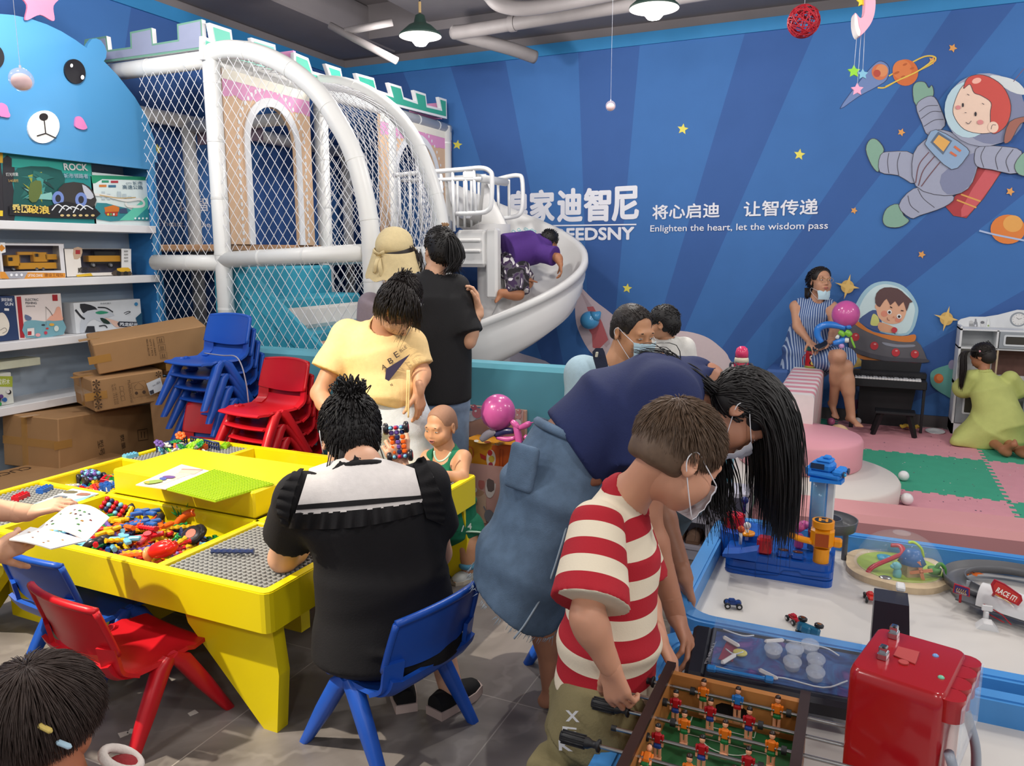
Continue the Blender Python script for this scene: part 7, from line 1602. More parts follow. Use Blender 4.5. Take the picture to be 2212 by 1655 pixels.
# ------------------------------------------------------------------ heads, hands, hair
def skin(col,rough=.5): return mat('skin_'+col,col,rough,var=.05,scale=30,sss=.12)
LIP,EYW,IRI = mat('lips','a8625a',.45,sss=.1),mat('eye_white','d8d2cc',.25,var=0),mat('eye_dark','1c1210',.15,var=0)
MHAIR = mat('hair_black','120e0e',.52,var=.3,scale=60,stretch=(1,1,.1)); MHBR = mat('hair_brown','3a2a20',.5,var=.3,scale=80); MHDB = mat('hair_dark_brown','1d1512',.52,var=.3,scale=60)
def addsdf(mb,S,mi=0,noise=None): v,f = S.mesh(noise); mb.add(v,f,mi,True); return mb
def head(mb,c,R,s=1.,child=0.,neck=None,eyes=.5,mouth=0.,brow=True,res=None,face=True):
    """c centre between the ears, R columns right / forward / up; adds skin (0), lips (1), eye white (2), iris and brows (3)"""
    R = np.asarray(R); L = lambda x,y,z: np.asarray(c,float)+R@(V(x,y,z)*s)
    S = SDF(res or .0045*s); q = child
    S.ell(L(0,-.014,.034),V(.074,.094,.082)*s,R,.03*s)
    S.ell(L(0,.028,-.036+.010*q),V(.060+.006*q,.064,.070-.010*q)*s,R,.03*s)
    S.ell(L(0,.058,-.094+.022*q),V(.026,.024,.022)*s,R,.035*s)
    for e in (-1,1):
        S.ell(L(e*(.036+.003*q),.056,-.038+.006*q),V(.026+.007*q,.028+.004*q,.030)*s,R,.02*s)
        S.ell(L(e*.030,.030,-.072+.014*q),V(.024,.035,.020)*s,R,.03*s)
    if face:
        S.cap(L(-.036,.080,.022),L(.036,.080,.022),.012*s,k=.02*s)
        for e in (-1,1): S.ell(L(e*.031,.099,.004),V(.019,.011,.010)*s,R,.012*s,'d')
        S.cap(L(0,.086,.008),L(0,.100-.006*q,-.030+.004*q),.0075*s,.0105*s,.012*s)
        for e in (-1,1): S.ell(L(e*.0115,.093-.006*q,-.034+.004*q),V(.0085,.009,.0075)*s,R,.008*s)
        S.ell(L(0,.088,-.064+.012*q),V(.022,.014,.012)*s,R,.012*s)
        for e in (-1,1): S.ell(L(e*.0305,.079,.003),V(.017,.0105,.0105)*s,R,.006*s)
    for e in (-1,1):
        Re = R@rotm(.12,0,e*-.35); S.ell(L(e*.077,-.012,-.006),V(.008,.019,.031)*s,Re,.008*s); S.ell(L(e*.082,-.008,-.002),V(.005,.010,.016)*s,Re,.006*s,'d')
    if neck is not None: S.cap(L(0,-.018,-.045),neck[0],.047*s*neck[1],.052*s*neck[1],.03*s)
    addsdf(mb,S)
    if face:
        for e in (-1,1):
            h = .0062*eyes; mb.ball(L(e*.0305,.0845,.002),V(.0125,.006,h+.0008)*s,R,12,2); mb.ball(L(e*.0305,.0875,.0015-.001*(1-eyes)),V(.0056,.0040,min(.0056,h+.0006))*s,R,10,3)
            mb.tube([L(e*(.0305+t*.0138),.0895-.006*abs(t)**2-.0015*abs(t),.0025+h*(1-t*t)*.9) for t in np.linspace(-1,1,7)],.0011*s,5,3)
            if brow: mb.tube([L(e*(.031+t*.016),.0915-.008*t*t-.004*max(0,t),.0235+.0025*(1-t*t)-.001*t) for t in np.linspace(-1,1,7)],np.array([.0012,.002,.0023,.0022,.002,.0016,.0008])*s,6,3,flat=1.)
        zl = -.064+.012*q
        if mouth > 0: mb.ball(L(0,.0995,zl),V(.012,.006,.007*mouth)*s,R,10,3)
        mb.tube([L(t*.020,.1015-.006*t*t,zl+.004+.004*mouth-.0025*t*t) for t in np.linspace(-1,1,7)],np.array([.001,.003,.0038,.0035,.0038,.003,.001])*s,6,1)
        mb.tube([L(t*.018,.1005-.006*t*t,zl-.005-.006*mouth+.004*t*t) for t in np.linspace(-1,1,7)],np.array([.001,.0036,.0046,.005,.0046,.0036,.001])*s,6,1)
        for e in (-1,1): mb.ball(L(e*.0055,.1005-.006*q,-.040+.004*q),V(.003,.003,.0018)*s,R,6,3)
    return L
def hand(mb,wrist,y,z,side,s=1.,curl=(.35,.35,.35,.35),thumb=.3,spread=.1,res=None,fore=None,mi=0,nails=None):
    """y towards the fingertips, z out of the back of the hand, side +1/-1 = thumb towards +x/-x of the frame"""
    R = frame(y,z); L = lambda a,b,c_: np.asarray(wrist,float)+R@(V(a*side,b,c_)*s); S = SDF(res or .0030*s)
    S.cap(L(0,-.03,0),L(0,.01,0),.021*s,.022*s,.01*s)
    for x0,x1,yy in ((.014,.028,.086),(.005,.010,.090),(-.006,-.009,.086),(-.014,-.026,.078)): S.cap(L(x0,.008,0),L(x1,yy-.012,.001),.013*s,.0115*s,.012*s)
    S.ell(L(.018,.032,-.008),V(.016,.026,.013)*s,R,.012*s)
    tips = []
    for i,(x,yy,ln) in enumerate(((.028,.084,.070),(.0095,.088,.078),(-.0095,.084,.071),(-.027,.076,.056))):
        p = V(x,yy,.0); a = 0; sp = spread*(1.2-i*.8); rr = .0092-.0005*i
        prev = None
        for j,fr_ in enumerate((.46,.30,.24)):
            a += curl[i]*(.9,1.1,.7)[j]; d = V(sin(sp)*cos(a),cos(sp)*cos(a),-sin(a)); e = p+d*ln*fr_
            S.cap(L(*p),L(*e),(rr-.0006*j)*s,(rr-.0006*(j+1))*s,.0035*s if j else .006*s); prev = d; p = e
        tips.append((p,prev))
    p = V(.022,.022,-.006); d0,d1 = V(.80,.58,-.10),V(.30,.80,-.62)
    for j,ln in enumerate((.038,.031,.026)):
        t_ = min(1,thumb*(.5+.4*j)); d = nrm(d0*(1-t_)+d1*t_); e = p+d*ln; S.cap(L(*p),L(*e),(.0135,.0105,.0095)[j]*s,(.0105,.0095,.0080)[j]*s,.008*s if j == 0 else .004*s); p = e
    if fore is not None: S.cap(np.asarray(fore[0],float),L(0,-.005,0),fore[1],.022*s,.015*s)
    addsdf(mb,S,mi)
    for tp,d in tips+[(p,d)]:
        n_ = R[:,2]-0; q = L(*(tp-d*.004)); dd_ = R@(V(d[0]*side,d[1],d[2])); up = nrm(n_-dd_*(n_@dd_)); mb.ball(q+up*.0062*s,V(.0045,.0058,.0016)*s,np.stack([np.cross(dd_,up),dd_,up],1),8,mi)
    return L
def strands(mb,roots,flow,n_seg=7,r=.0022,taper=.25,mi=0,seed=1,clump=.006):
    """tapering locks: flow(root, t, rnd) gives the point of a lock at t in 0..1"""
    g = np.random.default_rng(seed)
    for p in roots:
        rd = g.normal(0,1,4); P = [flow(p,t,rd) for t in np.linspace(0,1,n_seg)]; rr = r*(1-(1-taper)*np.linspace(0,1,n_seg)**2)*g.uniform(.7,1.3); mb.tube(P,rr,5,mi,cap=True)
    return mb
def scalp(c,R,s,n,seed,zmin=-.03,ymax=.075,r=(.078,.098,.086),k=1.045,nape=0):
    """points spread over the hairy part of a skull"""
    g = np.random.default_rng(seed); out = []
    while len(out) < n:
        d = nrm(g.normal(0,1,3)); p = V(d[0]*r[0],d[1]*r[1]-.014,d[2]*r[2]+.034)*k
        if p[2] > zmin+max(0,p[1])*1.05 and p[1] < ymax: out.append(np.asarray(c,float)+R@(p*s))
    for _ in range(nape):
        d = nrm(g.normal(0,1,3)); d[1] = -abs(d[1]); d[2] = -abs(d[2])*.9+.2; d = nrm(d); out.append(np.asarray(c,float)+R@(V(d[0]*.075,-.045+d[1]*.068,-.02+d[2]*.074)*s))
    return out
def haircap(mb,c,R,s=1.,grow=1.06,front=.062,low=-.05,hl=.0,res=None,noise=None):
    """a close cap of hair round the skull leaving the face free"""
    R = np.asarray(R); L = lambda x,y,z: np.asarray(c,float)+R@(V(x,y,z)*s); S = SDF(res or .0055*s)
    S.ell(L(0,-.014,.036),V(.074*grow+.002,.094*grow+.001,.082*grow+.002)*s,R,.02*s)
    S.ell(L(0,-.045,-.02),V(.066*grow,.060*grow,.07)*s,R,.03*s)
    S.ell(L(0,front+.050,-.035+hl),V(.072,.062+hl*.6,.092)*s,R,.012*s,'d')
    for e in (-1,1): S.ell(L(e*.085,.012,-.03),V(.03,.03,.045)*s,R,.01*s,'d')
    S.cut(L(0,0,low),-R[:,2],.01*s)
    addsdf(mb,S,0,noise); return L
def mask(mb,c,R,s=1.,drop=0.,bulge=1.):
    """pleated face mask over nose and mouth with its two ear loops (index 1)"""
    R = np.asarray(R); L = lambda x,y,z: np.asarray(c,float)+R@(V(x,y,z)*s); G = []
    for v in np.linspace(0,1,9):
        z = -.012-.088*v-drop; row = []
        for u in np.linspace(-1,1,15):
            x = u*(.066-.012*v); y = (.113-.006*v)*max(.02,1-abs(x/.086)**2.5)**.4+.004*(1-abs(2*v-1))*bulge+(.010 if abs(u) < .25 and v < .45 else 0)*(1-abs(u)*4)-.016*max(0,v-.6)-drop*.3
            row.append(L(x,y+.0015*(1 if int(v*8) % 2 else -1),z))
        G.append(row)
    mb.sheet(G,0,thick=.0015*s)
    for e,u in ((-1,0),(1,-1)):
        a,b = G[0][u],G[-1][u]; mb.tube(smooth_path([a,L(e*.076,.030,.008-drop*.5),L(e*.080,-.010,.022),L(e*.083,-.024,-.002),L(e*.074,.012,-.040-drop*.6),b],5),.0013*s,5,1)
    return L
def leglimb(S,hip,knee,ankle,r,k=.03):
    S.cap(hip,knee,r[0],r[1],k); S.cap(knee,ankle,r[1]*.95,r[2],k*.7); d = np.asarray(ankle)-knee; bk = np.asarray(knee)+d*.28
    S.cap(bk,np.asarray(knee)+d*.5,r[1]*1.02,r[1]*.85,k)
def armlimb(S,sh,el,wr,r,k=.02):
    S.cap(sh,el,r[0],r[1],k); m = np.asarray(el)+(np.asarray(wr)-el)*.25; S.cap(el,m,r[1]*.97,r[1]*1.0,k); S.cap(m,wr,r[1]*1.0,r[2],k)
def foot(S,ankle,dirv,s=1.,k=.015):
    R = frame(dirv); L = lambda x,y,z: np.asarray(ankle,float)+R@(V(x,y,z)*s)
    S.cap(L(0,-.025,-.045),L(0,.01,-.02),.026*s,.03*s,k); S.cap(L(0,0,-.03),L(.005,.11,-.058),.032*s,.018*s,k); S.cap(L(-.012,.06,-.055),L(-.018,.12,-.06),.018*s,.014*s,k)
    for i in range(5): S.cap(L(-.024+.013*i,.115-.004*abs(i-1.0),-.060),L(-.027+.014*i,.147-.006*abs(i-.8)*1.3,-.063),.0095*s,.0078*s,.004*s)
MASKB,MASKW,LOOP = mat('mask_blue','b6d2dc',.8,var=.04),mat('mask_white','d8d8de',.8,var=.05),mat('ear_loop','e4e4e8',.7,var=0)
def person(label,loc,group=None): return thing('person',label,'person',loc)
def BMATS(sk): return [skin(sk),LIP,EYW,IRI]
def axes(fwd,up):
    """rotation from a facing direction and a rough crown direction"""
    f = nrm(fwd); r = nrm(np.cross(f,up)); return np.stack([r,f,np.cross(r,f)],1)
J = Dp
rt,fw,up = _rt,_fw,_up
def stripe_mat(name,c1,c2,att='pat',duty=.5):
    m = bpy.data.materials.new(name); m.use_nodes = True; nt = m.node_tree; N = nt.nodes.new; L = nt.links.new; b = nt.nodes['Principled BSDF']
    at = N('ShaderNodeAttribute'); at.attribute_name = att; fr_ = N('ShaderNodeMath'); fr_.operation = 'FRACT'; L(at.outputs['Fac'],fr_.inputs[0]); gt = N('ShaderNodeMath'); gt.operation = 'GREATER_THAN'; gt.inputs[1].default_value = duty; L(fr_.outputs[0],gt.inputs[0])
    mx = N('ShaderNodeMix'); mx.data_type = 'RGBA'; mx.inputs[6].default_value = lin(c1); mx.inputs[7].default_value = lin(c2); L(gt.outputs[0],mx.inputs[0]); L(mx.outputs[2],b.inputs['Base Color']); b.inputs['Roughness'].default_value = .85
    nz = N('ShaderNodeTexNoise'); nz.inputs['Scale'].default_value = 240; bp = N('ShaderNodeBump'); bp.inputs['Strength'].default_value = .2; bp.inputs['Distance'].default_value = .002; tc = N('ShaderNodeTexCoord'); L(tc.outputs['Object'],nz.inputs['Vector']); L(nz.outputs['Fac'],bp.inputs['Height']); L(bp.outputs[0],b.inputs['Normal'])
    return m
def ring(mb,c,n,u,ru,rw,r,k=24,mi=0):
    n = nrm(n); u = nrm(np.asarray(u)-n*np.dot(n,u)); w = np.cross(n,u); return mb.tube([c+u*ru*cos(t)+w*rw*sin(t) for t in np.linspace(0,2*pi,k+1)[:-1]],r,8,mi,closed=True)
# ------------------------------------------------------------------ boy in the red and cream striped T-shirt
d8 = 1.72
P = person('boy in a red and cream striped T-shirt with one hand on a football rod',V(-.58,1.66,0)); SK = 'c48e72'
hc = J(1462,985,d8-.0); R8 = axes(.80*rt+.28*fw-.52*V(0,0,1),V(0,0,1)); s8 = 1.02
dt = d8+.09
neck = J(1352,1068,dt-.02); chest = J(1320,1190,dt); belly = J(1315,1380,dt); pel = J(1282,1520,dt)
mb = MB(); S = SDF(.007)
S.ecap(pel-V(0,0,.06),belly,fw,(.10,.09),(.10,.085),.05,flat=(0,0)); S.ecap(belly,chest,fw,(.10,.085),(.12,.09),.05,flat=(0,0)); S.cap(chest,neck,.08,.044,.05); S.cap(neck-V(0,0,.02),hc+R8@V(0,-.035,-.04),.045,.043,.03)
S1 = J(1290,1140,dt-.12); E1 = J(1268,1335,d8-.14); W1 = J(1318,1440,d8-.13)
S2 = J(1362,1150,dt+.11); E2 = J(1392,1290,dt+.13); W2 = J(1424,1378,d8+.10)
armlimb(S,S1,E1,W1,(.040,.034,.024)); armlimb(S,S2,E2,W2,(.038,.030,.021)); S.cap(S1,chest,.05,.06,.04); S.cap(S2,chest,.05,.06,.04)
for o in (-.07,.075):
    hp = pel+fw*o-V(0,0,.02); kn = V(hp[0]+.01,hp[1],.36); an = V(hp[0]-.01,hp[1]-.02,.07); leglimb(S,hp,kn,an,(.075,.048,.03)); foot(S,an,nrm(V(.8,.5,0)),.75)
addsdf(mb,S)
head(mb,hc,R8,s8,child=.55,eyes=.35,neck=(neck,.82))
hand(mb,W1,nrm(J(1338,1510,d8-.13)-W1),nrm(-fw*.75-.6*rt+V(0,0,.3)),1,.84,(.75,.72,.7,.7),.7,.10,fore=(E1+(W1-E1)*.75,.026))
hand(mb,W2,nrm(J(1452,1432,d8+.08)-W2),nrm(rt*.8+V(0,0,.5)-fw*.2),-1,.80,(.55,.6,.65,.7),.45,.12,fore=(E2+(W2-E2)*.8,.022))
mb.build('body',BMATS(SK),P)
MSTR = stripe_mat('shirt_stripes','dfd2ba','a80f22')
hem = J(1302,1478,dt); C1 = S1+(E1-S1)*.86; C2 = S2+(E2-S2)*.7
S = SDF(.0065); S.ecap(hem-V(0,0,.06),belly,fw*.9+rt*.2,(.150,.122),(.138,.108),.04,flat=(0,0)); S.ecap(belly,chest,fw,(.136,.108),(.135,.105),.06,flat=(0,0)); S.cap(chest,neck,.100,.054,.05)
S.cap(chest+(S1-chest)*.4,S1,.075,.058,.05); S.cap(chest+(S2-chest)*.4,S2,.07,.056,.05)
S.cut(hem,V(.05,0,-1)+rt*-.12,.006); S.cap(neck-V(0,0,.03),neck+(hc-neck)*.6+V(0,0,.02),.049,.058,.008,'d')
v,f = S.mesh(folds(.004,[((1,.2,.5),26),((.3,1,.3),20)],3)); pt = (neck[2]-v[:,2])/.084+.16-.25*((v-chest)@rt)*1.2
mb = MB(); mb.add(v,f,0,True,pt); mb.build('tshirt',MSTR,P,att='pat')
for Sx,Cx,ra,rb in ((S1,C1,.060,.086),(S2,C2,.056,.072)):
    S = SDF(.0062); S.cap(Sx,Cx,ra,rb,.02,flat=(0,1)); v,f = S.mesh(folds(.003,[((1,.2,.9),24)],8)); sd = nrm(Cx-Sx); L_ = np.linalg.norm(Cx-Sx)
    mb = MB(); mb.add(v,f,0,True,((v-Sx)@sd-L_)/.080+.02+10); mb.build('sleeve',MSTR,P,att='pat')
mb = MB(); nd = nrm(hc-neck); ring(mb,neck-V(0,0,.010),nd+V(0,0,.3),fw,.056,.058,.0085); mb.build('collar',cloth('a80f22'),P)
MKH = cloth('7d7350')
S = SDF(.008); S.ecap(pel-V(0,0,.08),hem+V(0,0,.03),fw,(.145,.12),(.13,.11),.04,flat=(0,0))
for o in (-.075,.08): hp = pel+fw*o; S.cap(hp,V(hp[0]-.015,hp[1]-.01,.40),.098,.105,.03,flat=(0,1))
S.box(pel+fw*-.11-rt*.10-V(0,0,.14),(.05,.05,.07),None,.02,.02)
addsdf(mb := MB(),S,0,folds(.006,[((1,.5,.6),30)],5)); mb.build('shorts',MKH,P)
A = Art(J(1240,1540,dt-.165),-fw+rt*-.25,.001); A.text('X',(1222,1558),(1252,1560),24,'d8d8d8',.03); A.text('E',(1215,1588),(1246,1592),20,'d8d8d8',.03); A.text('K',(1208,1620),(1238,1622),22,'d8d8d8',.03); A.build('white_lettering',P)
MHB8 = mat('hair_mid_brown','5c4736',.55,var=.3,scale=80)
mb = MB(); haircap(mb,hc,R8,s8,1.05,front=.078,low=-.05,noise=folds(.0012,[((1,0,0),180),((0,1,0),160)],2))
crown = hc+R8@V(.0,-.06,.09)*s8
def flow8(p,t,rd):
    n_ = nrm(p-hc); a = nrm(p-crown+V(1e-4,0,0)); h = max(0,(p-hc)@R8[:,2])/.1
    return hc+nrm(p-hc+a*(.030+.012*h)*t)*(np.linalg.norm(p-hc)+.0015+.0045*t*h)+rd[:3]*.0010*t
strands(mb,scalp(hc,R8,s8,3600,4,-.06,.10,(.0765,.0970,.0850)),flow8,4,.0011,.1,seed=6); mb.build('hair',MHB8,P)
mb = MB(); mask(mb,hc-R8[:,1]*.007,R8,s8*1.03,.0); mb.build('face_mask',[MASKW,LOOP],P)
# ------------------------------------------------------------------ woman bending over in navy shirt and denim skirt
d7 = 2.28
P = person('woman bending far over in navy shirt and denim skirt, long black hair hanging',V(-.86,2.2,0)); SK = 'a8745a'
hip,wst,cst,nk = J(1215,1010,d7),J(1255,945,d7),J(1430,850,d7-.02),J(1525,825,d7-.01)
hc = J(1592,890,d7-.04); R7 = axes(.42*rt-.90*V(0,0,1)-.22*fw,.85*rt+.45*V(0,0,1)); s7 = 1.04
ax7 = nrm(cst-wst); S1,S2 = J(1440,865,d7-.19),J(1445,850,d7+.17)
E1,W1 = J(1395,1120,d7-.22),J(1462,1335,2.03); E2,W2 = J(1420,1080,d7+.22),J(1480,1250,d7+.10)
kn1,an1 = V(-.86,2.14,.45),V(-.85,2.19,.075); kn2,an2 = V(-.80,2.36,.46),V(-.82,2.42,.075)
mb = MB(); S = SDF(.009)
S.ecap(hip,wst,fw,(.16,.13),(.14,.105),.05,flat=(0,0)); S.ecap(wst,cst,fw,(.14,.105),(.16,.10),.06,flat=(0,0)); S.cap(cst,nk,.09,.052,.05); S.cap(nk,hc+R7@V(0,-.03,-.03),.052,.05,.03)
for s_,e_,w_ in ((S1,E1,W1),(S2,E2,W2)): S.cap(cst,s_,.08,.058,.05); armlimb(S,s_,e_,w_,(.050,.040,.027))
for kn,an,o in ((kn1,an1,-.08),(kn2,an2,.08)): leglimb(S,hip+fw*o-V(0,0,.06),kn,an,(.095,.058,.036)); foot(S,an,nrm(V(.9,.45,0)),1.)
addsdf(mb,S); head(mb,hc,R7,s7,eyes=.25,neck=(nk,1.))
hand(mb,W1,nrm(J(1490,1400,1.97)-W1),nrm(rt*.75-fw*.25+V(0,0,.5)),-1,1.0,(.3,.4,.5,.6),.3,.16,fore=(E1+(W1-E1)*.8,.030))
hand(mb,W2,nrm(V(.3,0,-1)),nrm(rt),-1,.95,(.4,.4,.4,.4),.4,.1,fore=(E2+(W2-E2)*.8,.028))
mb.build('body',BMATS(SK),P)
MNV = cloth('172350',.15)
S = SDF(.0085); a0 = J(1232,985,d7)
S.ecap(a0,J(1330,900,d7),fw,(.205,.142),(.20,.150),.06,flat=(0,0)); S.ecap(J(1330,900,d7),cst,fw,(.20,.150),(.185,.125),.08,flat=(0,0)); S.cap(cst,J(1500,822,d7),.115,.075,.06)
for s_,e_,q in ((S1,E1,.62),(S2,E2,.5)): S.cap(cst+(s_-cst)*.5,s_,.10,.085,.06); S.cap(s_,s_+(e_-s_)*q,.085,.10,.05,flat=(0,1))
S.cut(J(1240,975,d7),J(1195,1010,d7)-J(1290,945,d7),.01); S.cap(nk-ax7*.01,hc,.058,.07,.01,'d')
addsdf(mb := MB(),S,0,folds(.006,[(rt*.9+up*.2,24),(rt+up,16)],11)); mb.build('shirt',MNV,P)
def denim_mat():
    m = mat('denim','566c84',.85,var=.38,scale=26,bump=.35,bscale=420); return m
MDN = denim_mat()
S = SDF(.0085); w0 = J(1256,952,d7); w1 = J(1207,1070,d7+.0); w2 = J(1152,1215,d7+.01); w3 = J(1114,1285,d7+.02)
S.ecap(w0+(w0-w1)*.12,w1,fw,(.178,.140),(.195,.165),.05,flat=(0,0)); S.ecap(w1,w2,fw,(.195,.165),(.21,.160),.08,flat=(0,0)); S.ecap(w2,w3+(w3-w2)*.3,fw,(.21,.165),(.225,.150),.08,flat=(0,0))
S.cut(w3,V(0,0,-.84)-.54*rt,.004); S.cut(w0,w0-w1,.006)
addsdf(mb := MB(),S,0,folds(.007,[((1,.3,.1),22),(fw,18)],12)); mb.build('skirt',MDN,P)
sk_c = lambda x,y: J(x,y,d7-.205)
mb = MB(); MST = mat('denim_seam','9aa8b4',.8,var=.1)
for ps in ([(1285,1000),(1240,1080),(1215,1170),(1185,1260),(1140,1340),(1110,1380)],[(1325,1030),(1262,1110),(1240,1200),(1222,1290)]):
    mb.tube(smooth_path([J(x,y,d7-.168-.03*min(1,(y-990)/150)) for x,y in ps],5),.003,6)
mb.build('seam',MST,P)
mb = MB(); S = SDF(.006); S.box(J(1128,1010,d7-.17),(.045,.012,.065),axes(-fw-rt*.6,up+rt*.25),.01); addsdf(mb,S); mb.build('back_pocket',MDN,P)
mb = MB(); wb = w0+(w0-w1)*.02; ring(mb,wb,w0-w1,fw,.180,.142,.014,36); mb.build('waistband',MDN,P)
mb = MB(); S = SDF(.005); S.box(J(1273,1040,d7-.165),(.034,.012,.016),axes(-fw,up+rt*-.2),.008); addsdf(mb,S); mb.build('purse_edge',mat('leather_brown','7a4a34',.5),P)
mb = MB(); g = np.random.default_rng(3)     # frayed hem
hn = nrm(V(0,0,-.84)-.54*rt); hu = nrm(fw-hn*(fw@hn)); hw_ = np.cross(hn,hu)
for i in range(120):
    a = g.uniform(0,2*pi); p = w3+hu*.222*cos(a)+hw_*.157*sin(a); mb.tube([p,p+hn*g.uniform(.006,.022)+g.normal(0,.004,3)],[.0012,.0004],4)
mb.build('frayed_hem',MST,P)
mb = MB(); haircap(mb,hc,R7,s7,1.07,front=.066,low=-.05)
def hl(p): q = (np.asarray(p)-hc)@R7; return q
def flow7(p,t,rd):
    q = hl(p); n_ = nrm(p-hc); xt = .055+.105*((q[2]+.03)/.15)+rd[0]*.012            # how far along rt the lock ends
    side = q[0]
    p1 = p+n_*.012+rt*.02; tgt = hc+rt*xt+fw*(-.03-side*.75+rd[1]*.018); 
    end = V(tgt[0],tgt[1],hc[2]-.30-.05*abs(rd[2])+.06*(xt < .09))
    mid = V(tgt[0],tgt[1],p[2]-.04)+rt*.012
    return p*(1-t)**3+3*p1*t*(1-t)**2+3*mid*t*t*(1-t)+end*t**3+V(rd[3],rd[1],0)*.004*t
rts = [p for p in scalp(hc,R7,s7,1500,21,-.02,.06) if hl(p)[2] > .015 or hl(p)[0] < -.02]
strands(mb,rts,flow7,10,.0030,.12,seed=9)
rts2 = [p for p in scalp(hc,R7,s7,700,22,-.05,.03) if hl(p)[2] < .05 and hl(p)[0] > .0]
def flow7b(p,t,rd):       # near side, combed back over the ear towards the nape, some falling in front of the chest
    p1 = p+nrm(p-hc)*.012-rt*.02; e = hc+R7@V(.045,-.075,-.04)*s7+rd[:3]*.006; return p*(1-t)**2+2*p1*t*(1-t)+e*t*t
strands(mb,rts2,flow7b,6,.0026,.4,seed=10)
for i in range(70):          # locks over the back of the neck and one curtain hanging before the chin
    a = g.normal(0,1,4); st = J(1560+a[0]*10,850+a[1]*8,d7-.08); mb.tube(smooth_path([st,J(1500+a[1]*6,815+a[2]*12,d7-.09+a[3]*.02),J(1440+a[0]*12,775+a[1]*10,d7-.08),J(1395+a[2]*18,758+a[1]*5,d7-.05)],4),np.linspace(.0028,.0005,13),5)
for i in range(130):
    a = g.normal(0,1,4); st = hc+R7@V(-.05,-.02,-.06)*s7+g.normal(0,.012,3); x = 1545+a[0]*22; mb.tube(smooth_path([st,J(x,1020+a[2]*10,d7+.10+a[3]*.02),J(x+4+a[1]*5,1090,d7+.09+a[3]*.02),J(x+14+a[1]*16,1140+a[2]*22,d7+.08+a[3]*.02)],4),np.linspace(.0030,.0005,13),5)
mb.build('hair',MHAIR,P)
mb = MB(); mask(mb,hc,R7,s7); mb.build('face_mask',[MASKW,LOOP],P)
# ------------------------------------------------------------------ seated woman in black, seen from behind
P = person('seated woman in black with a wide white sailor collar and a top-knot, seen from behind',V(-1.24,1.87,0)); SK = 'd2a184'
Fd = nrm(V(-.66,.75,0)); Sd = V(Fd[1],-Fd[0],0)
shm = Zp(787,1060,.80)+Fd*.0; hp = V(-1.255,1.845,.365); SH1,SH2 = shm-Sd*.185,shm+Sd*.185
E1,E2 = Zp(612,1205,.535),Zp(945,1195,.52); W1,W2 = E1+Fd*.20+Sd*.12+V(0,0,-.0),J(868,1008,2.72)
nk = shm+V(0,0,.07)+Fd*.035; hc = J(757,945,2.42); R2 = axes(Fd+V(0,0,-.55)+Sd*-.05,V(0,0,1)); s2 = 1.08
mb = MB(); S = SDF(.009); bl = hp+V(0,0,.17)+Fd*.03
S.ecap(hp,bl,Sd,(.19,.14),(.165,.12),.06,flat=(0,0)); S.ecap(bl,shm-V(0,0,.10),Sd,(.165,.12),(.175,.11),.08,flat=(0,0)); S.cap(shm-V(0,0,.03),nk,.085,.052,.05); S.cap(nk,hc+R2@V(0,-.03,-.05),.052,.05,.03)
for s_,e_,w_ in ((SH1,E1,W1),(SH2,E2,W2)): S.cap(shm-V(0,0,.02),s_,.075,.06,.05); armlimb(S,s_,e_,w_,(.058,.046,.028))
an = [V(-1.165,2.06,.075),V(-1.33,2.03,.075)]
kn = [hp+Fd*.30+Sd*.16+V(0,0,.02),hp+Fd*.34-Sd*.10+V(0,0,.02)]
leglimb(S,hp+Sd*.09-V(0,0,.02),kn[0],an[0],(.105,.062,.04)); leglimb(S,hp-Sd*.09-V(0,0,.02),kn[1],an[1],(.105,.062,.04))
addsdf(mb,S); head(mb,hc,R2,s2,eyes=.4,neck=(nk,1.),res=.006)
hand(mb,W1,nrm(Fd*.3+Sd),V(0,0,1),1,.95,(.4,.4,.4,.4),.4,fore=(E1+(W1-E1)*.8,.030)); hand(mb,W2,nrm(V(0,0,1)*.9-Sd*.4),-Fd,1,.95,(.9,.9,.9,.9),.7,fore=(E2+(W2-E2)*.8,.030))
mb.build('body',BMATS(SK),P)
MBK = cloth('100e11',.2)
S = SDF(.0085)
S.ecap(hp-V(0,0,.07)+Fd*.02,bl,Sd,(.235,.185),(.195,.15),.07,flat=(0,0)); S.ecap(bl,shm-V(0,0,.06),Sd,(.19,.145),(.19,.125),.08,flat=(0,0)); S.cap(shm-V(0,0,.05),nk-V(0,0,.02),.11,.07,.05)
for s_,e_ in ((SH1,E1),(SH2,E2)): S.cap(shm-V(0,0,.03),s_,.09,.068,.05); S.cap(s_,s_+(e_-s_)*.60,.068,.086,.04,flat=(0,1))
S.ecap(hp,hp+Fd*.26+V(0,0,-.0),Sd,(.20,.11),(.19,.09),.05,flat=(0,0)); S.cap(nk-V(0,0,.02),nk+V(0,0,.08)+Fd*.04,.06,.07,.008,'d')
S.cut(hp-V(0,0,.095),V(0,0,-1),.01)
addsdf(mb := MB(),S,0,folds(.005,[((.2,.2,1),20),(Sd,14)],31)); mb.build('dress',MBK,P); dress_mb = mb
